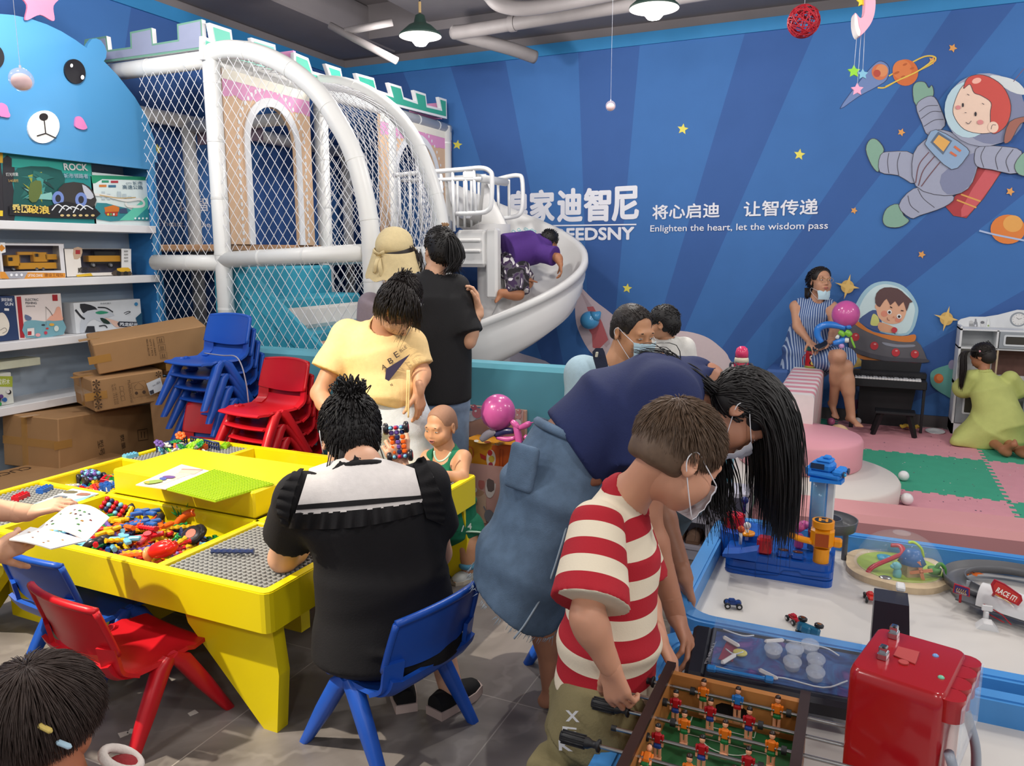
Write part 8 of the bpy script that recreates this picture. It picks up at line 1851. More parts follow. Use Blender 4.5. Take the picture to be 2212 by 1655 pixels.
# sailor collar: cloth laid on the back of the dress, with black band, white edge and gathered frill
from mathutils.bvhtree import BVHTree
def drape(bvh,x,y,off,dflt):
    d = Vector(ray(x,y)); L_ = d.length; h = bvh.ray_cast(Vector(_C),d/L_)
    q = np.array(h[0]) if h[0] is not None and h[3] < 3.2 else Dp(x,y,dflt)
    return q-np.array(d/L_)*off
_dv = np.concatenate(dress_mb.v); BV = BVHTree.FromPolygons([Vector(p) for p in _dv],dress_mb.f)
tops = lambda u: (668+(895-668)*u,1012-26*sin(pi*u)); bots = lambda u: (637+(914-637)*u,1112-27*u+5*sin(pi*u))
MWC = cloth('dcd6d2',.15)
def band(v0,v1,off,n,name,m,k=27,rip=0.,ex=0.):
    G = []
    for v in np.linspace(v0,v1,n):
        row = []
        for u in np.linspace(-ex,1+ex,k):
            a,b = tops(u),bots(u); x,y = a[0]+(b[0]-a[0])*v,a[1]+(b[1]-a[1])*v; w_ = max(0,(v-v0)/(v1-v0+1e-6)); o_ = off+rip*(.4+w_)*(sin(u*62)+.5*sin(u*27+1)); row.append((x,y,o_))
        G.append(row)
    D = np.array([[float((drape(BV,x,y,0,2.3)-_C)@_fw) for x,y,o_ in r] for r in G])
    for _ in range(3): D[1:-1] = (D[:-2]+D[2:]+2*D[1:-1])/4; D[:,1:-1] = (D[:,:-2]+D[:,2:]+2*D[:,1:-1])/4
    mb = MB(); mb.sheet([[Dp(x,y,D[i,j]-o_) for j,(x,y,o_) in enumerate(r)] for i,r in enumerate(G)],0,thick=-.004); return mb.build(name,m,P)
band(0,1.0,.014,15,'sailor_collar',MWC); band(.80,.90,.0185,4,'collar_band',MBK); band(.98,1.30,.015,6,'collar_frill',MBK,75,.0075,.015)
for nm,pa,pb in (('l',[(655,1012),(640,1050),(628,1095),(622,1135)],[(632,1022),(606,1060),(598,1100),(612,1140)]),('r',[(893,1000),(905,1040),(912,1085),(922,1120)],[(915,985),(945,1050),(962,1100),(958,1135)])):
    pa,pb = smooth_path([V(*q) for q in pa],10),smooth_path([V(*q) for q in pb],10); G = []
    for w_ in np.linspace(0,1,6): G.append([(p+(q-p)*w_) for p,q in zip(pa,pb)])
    mb = MB(); mb.sheet([[drape(BV,x,y,.014+.014*w_/5+.007*sin(j*1.3+w_)*(.3+w_/5),2.32) for j,(x,y) in enumerate(r)] for w_,r in enumerate(G)],0,thick=.004); mb.build('shoulder_frill',MBK,P)
mb = MB(); ring(mb,nk-V(0,0,.005)-Fd*.012,V(0,0,1)+Fd*.5,Sd,.064,.058,.012); mb.build('neck_band',MBK,P)
mb = MB(); L2_ = haircap(mb,hc,R2,s2,1.10,front=.07,low=-.075,noise=folds(.002,[((1,0,0),120),((0,0,1),60)],4))
kt = J(757,868,2.40)
def flow2(p,t,rd): n_ = nrm(p-hc); m = (p+kt)/2+n_*.03; return p*(1-t)**2+2*m*t*(1-t)+(kt+rd[:3]*.008)*t*t+n_*.006*(1-t)
strands(mb,scalp(hc,R2,s2,1300,41,-.10,.06,(.083,.104,.092),nape=420),flow2,6,.0024,.6,seed=12)
for i in range(190):
    a = g.normal(0,1,3); d_ = nrm(V(a[0],a[1],abs(a[2])*.6+.25)); r1 = g.uniform(.025,.05); mb.tube(smooth_path([kt+d_*.008,kt+d_*r1+V(0,0,.02),kt+d_*r1*1.2+V(0,0,.03)+g.normal(0,.008,3),kt+d_*r1*.8+V(0,0,-.005)+g.normal(0,.012,3)],4),np.linspace(.0030,.0012,13),5)
mb.ball(kt+V(0,0,.025),(.036,.036,.030))
for i in range(90):           # loose neck hair
    a = g.normal(0,1,3); p = hc+R2@V(a[0]*.025,-.095,-.045)*s2; e = p+V(0,0,-.09-.03*abs(a[1]))+Sd*a[0]*.012-Fd*.02; mb.tube([p,(p+e)/2-Fd*.012,e],[.002,.0018,.0005],5)
mb.build('hair',MHAIR,P)
mb = MB(); ring(mb,kt,V(0,0,1),Sd,.016,.016,.006,16); mb.build('hair_tie',cloth('20222c'),P)
mb = MB()
for e in (-1,1): mb.tube(smooth_path([hc+R2@V(e*.078,.03,-.01)*s2,hc+R2@V(e*.086,-.015,.028)*s2,hc+R2@V(e*.088,-.030,0)*s2,hc+R2@V(e*.080,.01,-.04)*s2],5),.0015,5)
mb.build('mask_loop',LOOP,P)
for k,(a_,dr) in enumerate(((an[0],V(.15,.6,0)),(an[1],V(-.5,.6,0)))):
    R = frame(nrm(-V(*[-dr[0],-dr[1],0]))); mb = MB(); G = [[V(a_[0],a_[1],0)+R@V(hw*cos(a),y,.026+h*max(0,sin(a))**.8) for a in np.linspace(-.1,pi+.1,14)] for y,hw,h in ((-.075,.032,.05),(-.04,.038,.055),(.02,.040,.045),(.08,.042,.034),(.12,.030,.022),(.132,.008,.012))]
    mb.sheet(G); mb.add(G[0],[tuple(range(14))],0,True); mb.build('shoe_upper',cloth('131214'),P)
    mb = MB(); o_ = [(-.036,-.08),(-.043,0),(-.046,.08),(-.032,.128),(0,.142),(.032,.128),(.046,.08),(.043,0),(.036,-.08)]; vv = [V(a_[0],a_[1],z)+R@V(x,y,0) for z in (.0005,.030) for x,y in o_]; kk = len(o_); mb.add(vv,[tuple(range(kk)),tuple(range(kk,2*kk))[::-1]]+[(i,(i+1) % kk,kk+(i+1) % kk,kk+i) for i in range(kk)],0,False); mb.build('shoe_sole',mat('sole_pinkwhite','cbb5ac',.6),P)
# block car held up in her right hand
cq = J(860,955,2.70); Rc = np.stack([nrm(rt*.15-up),nrm(rt+up*.1),-fw],1)
t = thing('block_car','purple and orange block car held up beside the seated woman\'s head','block toy',cq); mbs = {}
for i in range(7):
    for j in range(3):
        c = 'orange' if j != 1 and 1 < i < 6 else ('purple' if (i+j) % 3 else 'navy'); mbs.setdefault(c,MB()).box(cq+Rc@V((i-3)*.017,(j-1)*.019,0),(.0155,.0165,.020),Rc,.004)
for i in (0,6):
    for j in range(3): mbs.setdefault('sky' if j != 1 else 'red',MB()).ball(cq+Rc@V((i-3)*.017,(j-1)*.019,.012),.007,n=8)
for c,m_ in mbs.items(): m_.build('body_blocks',BM(c),t)
for i in (-1,1):
    for j in (-1,1): mb = MB(); wheel(mb,cq+Rc@V(i*.050,j*.036,.002),.021,.016,Rc@V(0,j,0)); mb.build('wheel',[BM('black'),plastic('a82430')],t)
# ------------------------------------------------------------------ standing woman in the cream yellow T-shirt, looking down
d1 = 3.72
P = person('woman in a cream yellow T-shirt and white trousers leaning over the table, face lowered',V(-1.95,3.28,0)); SK = 'c4906f'
hc = J(868,655,d1-.14); R1 = axes(-.55*fw-.60*V(0,0,1)-.30*rt,V(0,0,1)*.6-fw*.7); s1 = 1.05
hp,wst,cst,nk = J(850,905,d1+.04),J(836,845,d1+.02),J(816,760,d1),J(830,695,d1-.05)
su = nrm(rt*.92-fw*.12+V(0,0,-.18)); S1,S2 = J(750,725,d1+.02),J(884,745,d1-.0)
E1,W1 = J(690,850,d1-.02),J(735,930,d1-.22); E2,W2 = J(911,805,d1-.02),J(904,845,d1-.10)
mb = MB(); S = SDF(.009)
S.ecap(hp,wst,su,(.17,.12),(.145,.105),.06,flat=(0,0)); S.ecap(wst,cst,su,(.145,.105),(.16,.11),.06,flat=(0,0)); S.cap(cst,nk,.085,.05,.05); S.cap(nk,hc+R1@V(0,-.03,-.04),.05,.048,.03)
for s_,e_,w_ in ((S1,E1,W1),(S2,E2,W2)): S.cap(cst,s_,.075,.055,.05); armlimb(S,s_,e_,w_,(.050,.042,.026))
for sg in (-1,1): k_ = hp+su*.10*sg; leglimb(S,k_,V(k_[0],k_[1]+.0,.46),V(k_[0],k_[1]+.03,.07),(.10,.06,.04)); foot(S,V(k_[0],k_[1]+.03,.07),-fw*V(1,1,0),1.)
addsdf(mb,S); head(mb,hc,R1,s1,eyes=.2,neck=(nk,1.))
hand(mb,W1,nrm(rt+V(0,0,-.4)),V(0,0,1),1,1.,(.4,.4,.4,.4),.4,fore=(E1+(W1-E1)*.8,.03)); hand(mb,W2,nrm(V(0,0,-1)+rt*.1),nrm(rt*.8-fw*.5),1,1.,(.35,.4,.5,.6),.3,.08,fore=(E2+(W2-E2)*.8,.03))
mb.build('body',BMATS(SK),P)
MCY = cloth('e6c48a',.2)
S = SDF(.0085); h1 = J(830,862,d1+.0)
S.ecap(h1-nrm(cst-h1)*.03,wst,su,(.178,.15),(.172,.145),.05,flat=(0,0)); S.ecap(wst,cst,su,(.172,.145),(.168,.13),.07,flat=(0,0)); S.cap(cst,nk+V(0,0,-.02),.125,.07,.06)
for s_,e_,q in ((S1,E1,.62),(S2,E2,.80)): S.cap(cst+(s_-cst)*.4,s_,.10,.078,.06); S.cap(s_,s_+(e_-s_)*q,.072,.092 if q < .7 else .070,.04,flat=(0,1))
S.cut(h1,V(0,0,-1)-su*.30,.01); S.cap(nk-V(0,0,.03)-fw*.02,hc-fw*.05,.065,.075,.01,'d')
addsdf(mb := MB(),S,0,folds(.006,[(su+V(0,0,.5),22),(V(.2,0,1),16)],51)); mb.build('tshirt',MCY,P)
BV1 = BVHTree.FromPolygons([Vector(p) for p in np.concatenate(mb.v)],mb.f)
MPR = flat('2b2340',.8); mb = MB()
def dq(x,y,off): return drape(BV1,x,y,off,d1-.13)
tri = [(832,792),(858,782),(880,757),(884,765),(862,800),(838,835),(828,838)]; gx = []
for q in np.linspace(0,1,7): gx.append([dq(834-4*q+(886-834-34*q)*u,797+38*q-(32-10*q)*u,.006) for u in np.linspace(0,1,8)])
mb.sheet(gx,0,thick=-.001); mb.build('shirt_print',MPR,P)
tv = MB()
for s_,a,b,hgt in (('A',(826,800),(836,796),11),('B',(842,787),(851,782),12),('E',(856,774),(864,769),13),('BLUE',(866,762),(880,752),7),('NEW',(838,843),(850,832),6)):
    v,f = text_mesh(s_,.01); lo,hi = v.min(0),v.max(0); t = (v-lo)/(hi-lo); an = math.atan2(b[1]-a[1],b[0]-a[0]); ux,uy = b[0]-a[0],b[1]-a[1]
    tv.add([dq(a[0]+ux*p[0]+sin(an)*hgt*p[1],a[1]+uy*p[0]-cos(an)*hgt*p[1],.008) for p in t],f,0,False)
tv.build('shirt_lettering',flat('3a2c28',.8),P)
mb = MB()
for x in (884,880): mb.tube(smooth_path([dq(x,800,.012),J(x,830,d1-.17),J(x-1,862,d1-.16),J(x-2,890+(x-880)*3,d1-.15)],5),.004,6)
mb.build('drawstring',MCY,P)
MWT = cloth('cfd4da',.25)
S = SDF(.009); S.ecap(hp-V(0,0,.04),J(848,850,d1+.02),su,(.18,.14),(.16,.125),.05,flat=(0,0))
for sg in (-1,1): k_ = hp+su*.095*sg; S.cap(k_,V(k_[0]+su[0]*.02*sg,k_[1],.35),.105,.125,.04); S.cap(V(k_[0],k_[1],.40),V(k_[0],k_[1]+.02,.12),.125,.13,.04,flat=(0,1))
addsdf(mb := MB(),S,0,folds(.006,[((1,.3,.3),24)],52)); mb.build('trousers',MWT,P)
mb = MB(); haircap(mb,hc,R1,s1,1.10,front=.085,low=-.06)
bun = hc+R1@V(0,-.045,.118)*s1
def flow1(p,t,rd):
    q = (p-hc)@R1
    if q[1] > -.01: e = p+R1@V(q[0]*.25+rd[0]*.005,.045+rd[1]*.006,-.070+rd[2]*.010)*s1; m = p+nrm(p-hc)*.03+R1@V(0,.03,0)      # fringe falling over the face
    else: e = bun+rd[:3]*.008; m = (p+e)/2+nrm(p-hc)*.022
    return p*(1-t)**2+2*m*t*(1-t)+e*t*t
strands(mb,scalp(hc,R1,s1,1300,61,-.02,.085,(.082,.104,.090)),flow1,6,.0028,.25,seed=62)
for i in range(80):
    a = g.normal(0,1,3); d_ = nrm(V(a[0],a[1],a[2])); mb.tube(smooth_path([bun,bun+d_*.03,bun+d_*.045+rt*.01+g.normal(0,.008,3),bun+d_*.03-V(0,0,.02)],4),np.linspace(.003,.001,13),5)
for i in range(60):           # side locks
    a = g.normal(0,1,3); p = hc+R1@V(-.08,.0+.02*a[0],.02*a[1])*s1; mb.tube(smooth_path([p,p-rt*.03-V(0,0,.03)+g.normal(0,.006,3),p-rt*(.07+.02*abs(a[2]))-V(0,0,.09+.03*a[0])],5),np.linspace(.002,.0005,11),5)
mb.build('hair',MHDB,P); mb = MB(); ring(mb,hc+R1@V(0,-.040,.102)*s1,R1[:,2],R1[:,0],.02,.02,.008,16); mb.build('hair_tie',cloth('252c50'),P)
mb = MB(); mask(mb,hc,R1,s1,.004); mb.build('face_mask',[mat('mask_floral','c9a08e',.8,var=.35,scale=70),LOOP],P)
# ------------------------------------------------------------------ woman in a black T-shirt standing with her back turned
d3 = 4.12
P = person('woman in a black T-shirt and jeans seen from behind, one hand raised',Zp(945,1010,.0)*V(1,1,0)); SK = 'c99a7c'
bc = J(945,740,d3); P.location = (bc[0],bc[1],0)
su = nrm(rt*.93+fw*.25*V(1,1,0)); fd = nrm(fw*V(1,1,0)-rt*V(1,1,0)*.25); hc = J(950,540,d3+.02); R3 = axes(fd-rt*.25,V(0,0,1)); s3 = 1.0
hp,wst,cst,nk = J(940,860,d3),J(940,760,d3),J(940,650,d3),J(940,585,d3)
S1,S2 = J(880,625,d3),J(985,622,d3); E2,W2 = J(1012,738,d3-.03),J(1034,668,d3-.02); E1,W1 = J(872,740,d3+.05),J(880,820,d3+.16)
mb = MB(); S = SDF(.010); S.ecap(hp,wst,su,(.165,.12),(.14,.10),.05,flat=(0,0)); S.ecap(wst,cst,su,(.14,.10),(.155,.10),.05,flat=(0,0)); S.cap(cst,nk,.08,.05,.05); S.cap(nk,hc+R3@V(0,-.02,-.04),.048,.046,.03)
for s_,e_,w_ in ((S1,E1,W1),(S2,E2,W2)): S.cap(cst,s_,.07,.052,.05); armlimb(S,s_,e_,w_,(.047,.039,.025))
for sg in (-1,1): k_ = hp+su*.09*sg; leglimb(S,k_,V(k_[0],k_[1],.46),V(k_[0],k_[1],.07),(.10,.06,.04)); foot(S,V(k_[0],k_[1],.07),fd,1.)
addsdf(mb,S); head(mb,hc,R3,s3,neck=(nk,1.),res=.006)
hand(mb,W2,nrm(up-rt*.25),nrm(rt*.8+fw*.3),-1,1.,(.5,.8,.9,.9),.6,.08,fore=(E2+(W2-E2)*.8,.028)); hand(mb,W1,nrm(V(0,0,-1)),-rt,1,1.,fore=(E1+(W1-E1)*.8,.028)); mb.build('body',BMATS(SK),P)
S = SDF(.009); h3 = J(940,866,d3); S.ecap(h3-V(0,0,.02),cst,su,(.20,.15),(.185,.135),.08,flat=(0,0)); S.cap(cst,nk-V(0,0,.03),.12,.07,.05)
for s_,e_,q in ((S1,E1,.8),(S2,E2,.86)): S.cap(cst+(s_-cst)*.4,s_,.095,.075,.05); S.cap(s_,s_+(e_-s_)*q,.075,.095,.04,flat=(0,1))
S.cut(h3,V(0,0,-1),.006); S.cap(nk-V(0,0,.02),hc,.056,.06,.008,'d'); addsdf(mb := MB(),S,0,folds(.006,[(su+V(0,0,.5),18)],71)); mb.build('tshirt',cloth('0e0d10',.2),P)
S = SDF(.010); S.ecap(hp-V(0,0,.05),J(940,840,d3),su,(.175,.13),(.16,.12),.05,flat=(0,0))
for sg in (-1,1): k_ = hp+su*.09*sg; S.cap(k_,V(k_[0],k_[1],.12),.10,.075,.03,flat=(0,1))
addsdf(mb := MB(),S,0,folds(.004,[((1,.3,.3),26)],72)); mb.build('jeans',mat('pale_denim','7d93ad',.85,var=.2,scale=30,bump=.3,bscale=400),P)
mb = MB(); haircap(mb,hc,R3,s3,1.09,front=.07,low=-.07); tie = J(965,510,d3-.05)
def flow3(p,t,rd): m = (p+tie)/2+nrm(p-hc)*.02; return p*(1-t)**2+2*m*t*(1-t)+(tie+rd[:3]*.006)*t*t
strands(mb,scalp(hc,R3,s3,700,73,-.09,.06,(.082,.103,.091),nape=260),flow3,6,.0028,.6,seed=74)
for i in range(240): a = g.normal(0,1,4); mb.tube(smooth_path([tie+V(*a[:3])*.006,J(980+a[0]*5,520+a[1]*4,d3-.08+a[2]*.012),J(988+a[0]*8,556,d3-.07+a[2]*.018),J(975+a[1]*10+a[3]*4,585+abs(a[3])*6,d3-.06+a[2]*.015)],4),np.linspace(.003,.0007,13),5)
mb.build('hair',MHAIR,P); mb = MB(); [mb.ball(J(962+i*1.6,487-2*(i % 3),d3-.085),.006,n=8) for i in range(-4,5)]; mb.build('hair_claw',plastic('8a6a4a'),P)
# ------------------------------------------------------------------ person with a cream sun hat, mostly hidden
d4 = 4.45
hc = J(862,565,d4); P = person('person in a cream cloth sun hat with a tied bow, mostly hidden behind others',V(hc[0],hc[1],0)); R4 = axes(rt*.75+fw*.45-V(0,0,.12),V(0,0,1))
mb = MB(); S = SDF(.010); nk = hc-V(0,0,.16); S.cap(nk,hc,.05,.05,.03); S.ecap(V(nk[0],nk[1],.85),nk-V(0,0,.08),rt,(.17,.12),(.17,.11),.06,flat=(0,0)); 
for sg in (-1,1): k_ = V(nk[0],nk[1],.88)+rt*.09*sg; leglimb(S,k_,V(k_[0],k_[1],.46),V(k_[0],k_[1],.07),(.10,.06,.04)); foot(S,V(k_[0],k_[1],.07),rt*V(1,1,0),1.); S.cap(nk+rt*.17*sg-V(0,0,.09),nk+rt*.21*sg-V(0,0,.55),.05,.035,.03)
addsdf(mb,S); head(mb,hc,R4,1.,neck=(nk,1.),res=.007); mb.build('body',BMATS('c49678'),P)
S = SDF(.010); S.ecap(V(nk[0],nk[1],.62),nk-V(0,0,.09),rt,(.20,.15),(.19,.13),.06); S.cap(nk-V(0,0,.10),nk-V(0,0,.03),.12,.065,.05)
for sg in (-1,1): S.cap(nk+rt*.17*sg-V(0,0,.09),nk+rt*.21*sg-V(0,0,.40),.075,.075,.05)
addsdf(mb := MB(),S,0,folds(.006,[(rt,22)],81)); mb.build('blouse',cloth('8c7f88'),P)
S = SDF(.010); S.cap(V(nk[0],nk[1],.9)-rt*.08,V(nk[0],nk[1],.12)-rt*.1,.12,.09,.05,flat=(0,1)); S.cap(V(nk[0],nk[1],.9)+rt*.08,V(nk[0],nk[1],.12)+rt*.1,.12,.09,.05,flat=(0,1)); addsdf(mb := MB(),S); mb.build('trousers',cloth('3a3a44'),P)
MHT = cloth('d2bf92',.35); mb = MB(); S = SDF(.006); S.ell(J(852,528,d4),(.108,.118,.098),None,.02); S.cut(J(852,553,d4),-up+rt*.1,.02); addsdf(mb,S,0,folds(.003,[(up,40)],82))
G = []
for q in np.linspace(0,1,8):
    G.append([J(853+ (46+14*q)*cos(a)*1.0-4*q,538+ (20+12*q)*.55*sin(a)+50*q-(8*q)*cos(a)+2.5*q*sin(9*a),d4-.0-(.105+.02*q)*sin(a)) for a in np.linspace(0,2*pi,49)[:-1]])
mb.sheet(G,0,True,thick=.004); mb.build('sun_hat',MHT,P)
mb = MB(); kb = J(818,553,d4-.09)
for sg,e in ((-1,(806,541)),(1,(830,545)),(-.6,(808,590)),(.7,(826,600))): mb.tube(smooth_path([kb,(kb+J(*e,d4-.11))/2+fw*-.02,J(*e,d4-.10)],5),[.006]+[.013]*9+[.009],8,flat=.4)
mb.ball(kb,.012); mb.build('hat_bow',MHT,P)
mb = MB(); haircap(mb,hc,R4,1.,1.05,low=-.11)
for i in range(80): a = g.normal(0,1,3); p = J(890+a[0]*12,545+a[1]*8,d4-.04); mb.tube([p,p-V(0,0,.05)+rt*.012,p-V(0,0,.11)+rt*.01*a[2]],[.003,.003,.001],5)
mb.build('hair',MHDB,P)
# ------------------------------------------------------------------ toddler in green
d6 = float((V(-1.60,2.96,.5)-_C)@_fw)
P = person('toddler in a green tank top and shorts standing at the table corner',V(-1.62,3.05,0)); SK = 'c8936f'
fd6 = nrm(-rt*.60-fw*.55); su = nrm(V(fd6[1],-fd6[0],0))
hc = J(953,922,d6+.10); R6 = axes(-rt*.50-fw*.80-V(0,0,.28),V(0,0,1)); s6 = .83
nk,cst,bly,hp = J(962,975,d6+.13),J(968,1025,d6+.13),J(975,1085,d6+.12),J(985,1140,d6+.13)
S1,S2 = J(925,990,d6+.20),J(1000,990,d6+.08); E2,W2 = J(997,1036,d6-.0),J(952,1026,d6-.08); E1,W1 = J(915,1030,d6+.14),J(905,1050,d6+.02)
mb = MB(); S = SDF(.006); S.ecap(hp,bly,rt,(.085,.08),(.088,.085),.05,flat=(0,0)); S.ecap(bly,cst,rt,(.088,.085),(.085,.07),.05,flat=(0,0)); S.cap(cst,nk,.065,.045,.04); S.cap(nk,hc-V(0,0,.04),.045,.045,.03)
for s_,e_,w_ in ((S1,E1,W1),(S2,E2,W2)): S.cap(cst,s_,.05,.038,.04); armlimb(S,s_,e_,w_,(.036,.031,.022))
an = [V(-1.585,2.985,.055),V(-1.70,3.11,.055)]
for k,sg in ((0,1),(1,-1)): kp = hp+rt*.05*sg; leglimb(S,kp,V(*(kp[:2]+an[k][:2])/2,.17),an[k],(.062,.044,.032)); foot(S,an[k],fd6*V(1,1,0),.62)
addsdf(mb,S); head(mb,hc,R6,s6,child=1.,eyes=.45,mouth=.45,neck=(nk,.9))
hand(mb,W2,nrm(J(925,1030,d6-.13)-W2),nrm(V(0,0,1)-rt*.1),-1,.60,(.35,.35,.35,.35),.2,.2,fore=(E2+(W2-E2)*.75,.022)); hand(mb,W1,nrm(V(0,0,-1)-fw*.3),-rt,1,.58,fore=(E1+(W1-E1)*.75,.022)); mb.build('body',BMATS(SK),P)
MGR = cloth('0f6a4c',.15); S = SDF(.006); h6 = J(978,1135,d6+.12); S.ecap(h6-V(0,0,.02),bly,rt,(.118,.11),(.11,.105),.04,flat=(0,0)); S.ecap(bly,cst+V(0,0,.0),rt,(.11,.105),(.095,.082),.04,flat=(0,0)); S.cap(cst,nk-V(0,0,.005),.085,.062,.04)
for s_ in (S1,S2): S.cap(nk+(s_-nk)*.35-V(0,0,.01),nk+(s_-nk)*.72,.040,.034,.02); S.ell(s_+(s_-nk)*.35-V(0,0,.03),(.052,.052,.07),None,.006,'d')
S.cut(h6,V(0,0,-1),.005); S.cap(nk-R6[:,1]*-.035-V(0,0,.02),nk+V(0,0,.08),.050,.055,.006,'d'); addsdf(mb := MB(),S,0,folds(.003,[(rt,30)],91)); mb.build('tank_top',MGR,P); tt = mb
BV6 = BVHTree.FromPolygons([Vector(p) for p in np.concatenate(tt.v)],tt.f); MGT2 = cloth('b8d8c0',.1)
mb = MB(); mb.tube(smooth_path([drape(BV6,x,y,.004,d6) for x,y in ((938,974),(939,985),(946,996),(957,995),(967,987),(974,977))],5),.0045,6); mb.build('trim_tape',MGT2,P)
S = SDF(.006); S.ecap(hp+V(0,0,-.02),hp+V(0,0,.05),rt,(.112,.105),(.10,.10),.04,flat=(0,0))
for k,sg in ((0,1),(1,-1)): kp = hp+rt*.055*sg; q = kp+(V(*((kp[:2]+an[k][:2])/2),.17)-kp)*.52; S.cap(kp,q,.082,.090,.03,flat=(0,1))
addsdf(mb := MB(),S,0,folds(.003,[(rt,30)],92)); mb.build('shorts',MGR,P); BV6b = BVHTree.FromPolygons([Vector(p) for p in np.concatenate(mb.v)],mb.f)
tv = MB()
for s_,a,b,hgt in (('/',(996,1149),(1003,1147),14),('4',(1010,1144),(1019,1142),14)):
    v,f = text_mesh(s_,.03); lo,hi = v.min(0),v.max(0); t_ = (v-lo)/(hi-lo); tv.add([drape(BV6b,a[0]+(b[0]-a[0])*p[0],a[1]-hgt*p[1],.003,d6) for p in t_],f,0,False)
tv.build('number_print',flat('d8e4dc'),P)
mb = MB()
for k,sg in ((0,1),(1,-1)): kp = hp+rt*.055*sg; q = kp+(V(*((kp[:2]+an[k][:2])/2),.17)-kp)*.52; ring(mb,q,q-kp,rt,.089,.089,.0045)
mb.build('hem_tape',MGT2,P)
for k in (0,1):
    R = frame(fd6*V(1,1,0)); a_ = an[k]; mb = MB(); mb.sheet([[V(a_[0],a_[1],0)+R@V(hw*cos(a),y,.016+h*max(0,sin(a))**.8) for a in np.linspace(-.1,pi+.1,14)] for y,hw,h in ((-.045,.026,.06),(-.02,.030,.065),(.015,.032,.042),(.055,.034,.030),(.082,.024,.018),(.09,.006,.008))]); mb.build('sandal_upper',mat('sandal_white','c8ccc8',.6,var=.1),P)
    mb = MB(); ring(mb,V(a_[0],a_[1],.072),V(0,0,1),rt,.031,.031,.013,18); mb.build('sandal_strap',cloth('5a9fc0'),P)
    mb = MB(); o_ = [(-.028,-.048),(-.035,0),(-.037,.055),(-.022,.09),(.022,.09),(.037,.055),(.035,0),(.028,-.048)]; vv = [V(a_[0],a_[1],z)+R@V(x,y,0) for z in (.0005,.018) for x,y in o_]; kk = 8; mb.add(vv,[tuple(range(kk)),tuple(range(kk,2*kk))[::-1]]+[(i,(i+1) % kk,kk+(i+1) % kk,kk+i) for i in range(kk)],0,False); mb.build('sandal_sole',mat('sole_cream','cfc6b4',.7),P)
mb = MB(); haircap(mb,hc,R6,s6,1.006,front=.05,low=-.035,hl=.038); mb.build('hair',mat('hair_stubble','97705a',.7,var=.15,scale=120),P)
# ------------------------------------------------------------------ man with backpack and mask, seated
d9 = 3.42
P = person('man in a pale blue T-shirt with a face mask, navy backpack strap and jeans',V(-.86,3.55,0)); SK = 'b98560'
hc = J(1366,718,d9); R9 = axes(-fw*.72+rt*.48-V(0,0,.34),V(0,0,1)); s9 = 1.03
nk,cst,hp = J(1335,785,d9+.04),J(1325,860,d9+.06),J(1345,1035,d9+.12)
S1,S2 = J(1262,812,d9+.03),J(1400,810,d9+.10); E1,W1 = J(1255,930,d9+.02),J(1340,960,d9-.1); E2,W2 = J(1440,900,d9+.05),J(1410,820,d9-.05)
kn1,an1 = J(1478,1075,d9-.08),V(-.835,3.50,.08); kn2,an2 = J(1390,1080,d9-.15),V(-1.12,3.38,.08)
mb = MB(); S = SDF(.010); S.ecap(hp,cst,rt,(.16,.12),(.17,.115),.06,flat=(0,0)); S.cap(cst,nk,.085,.055,.05); S.cap(nk,hc+R9@V(0,-.03,-.04),.057,.054,.03)
for s_,e_,w_ in ((S1,E1,W1),(S2,E2,W2)): S.cap(cst,s_,.08,.058,.05); armlimb(S,s_,e_,w_,(.054,.043,.029))
for sg,kn,an in ((1,kn1,an1),(-1,kn2,an2)): leglimb(S,hp+rt*.09*sg,kn,an,(.10,.065,.042))
addsdf(mb,S); head(mb,hc,R9,s9,eyes=.35,neck=(nk,1.1))
for w_,e_ in ((W1,E1),(W2,E2)): hand(mb,w_,nrm(rt*.6+V(0,0,.3)),nrm(-fw),-1,1.05,(.6,.6,.6,.6),.5,fore=(e_+(w_-e_)*.8,.032))
mb.build('body',BMATS(SK),P)
S = SDF(.009); S.ecap(hp-V(0,0,.02),cst,rt,(.20,.155),(.20,.14),.07,flat=(0,0)); S.cap(cst,nk-V(0,0,.03),.125,.075,.06)
for s_,e_,q in ((S1,E1,.7),(S2,E2,.7)): S.cap(cst+(s_-cst)*.4,s_,.11,.082,.06); S.cap(s_,s_+(e_-s_)*q,.082,.095,.04,flat=(0,1))
S.cap(nk-V(0,0,.03)-fw*.02,hc,.062,.07,.01,'d'); addsdf(mb := MB(),S,0,folds(.005,[(rt+up,18)],101)); mb.build('tshirt',cloth('a2bcc8',.2),P); BV9 = BVHTree.FromPolygons([Vector(p) for p in np.concatenate(mb.v)],mb.f)
mb = MB(); G = [[drape(BV9,x0+(x1-x0)*u,y,.014,d9-.1) for u in np.linspace(0,1,5)] for x0,x1,y in ((1287,1302,752),(1280,1306,760),(1282,1310,775),(1287,1314,792),(1292,1318,815),(1296,1320,850))]; mb.sheet(G,0,thick=-.012); st_ = mb.build('backpack_strap',cloth('1c2236',.3),P)
mb = MB(); mb.box(drape(BV9,1289,766,.03,d9-.1),(.012,.006,.022),R9,.001); mb.build('strap_label',flat('c8c4b0'),st_)
mb = MB(); S = SDF(.012); S.box(cst+fw*.20+V(0,0,-.05),(.14,.08,.20),axes(fw,V(0,0,1)),.06); addsdf(mb,S); mb.build('backpack',cloth('1c2236',.3),P)
MJN = mat('grey_jeans','5f7480',.85,var=.25,scale=22,bump=.3,bscale=380); S = SDF(.009); S.ecap(hp-V(0,0,.03),hp+V(0,0,.10),rt,(.19,.15),(.17,.14),.05,flat=(0,0))
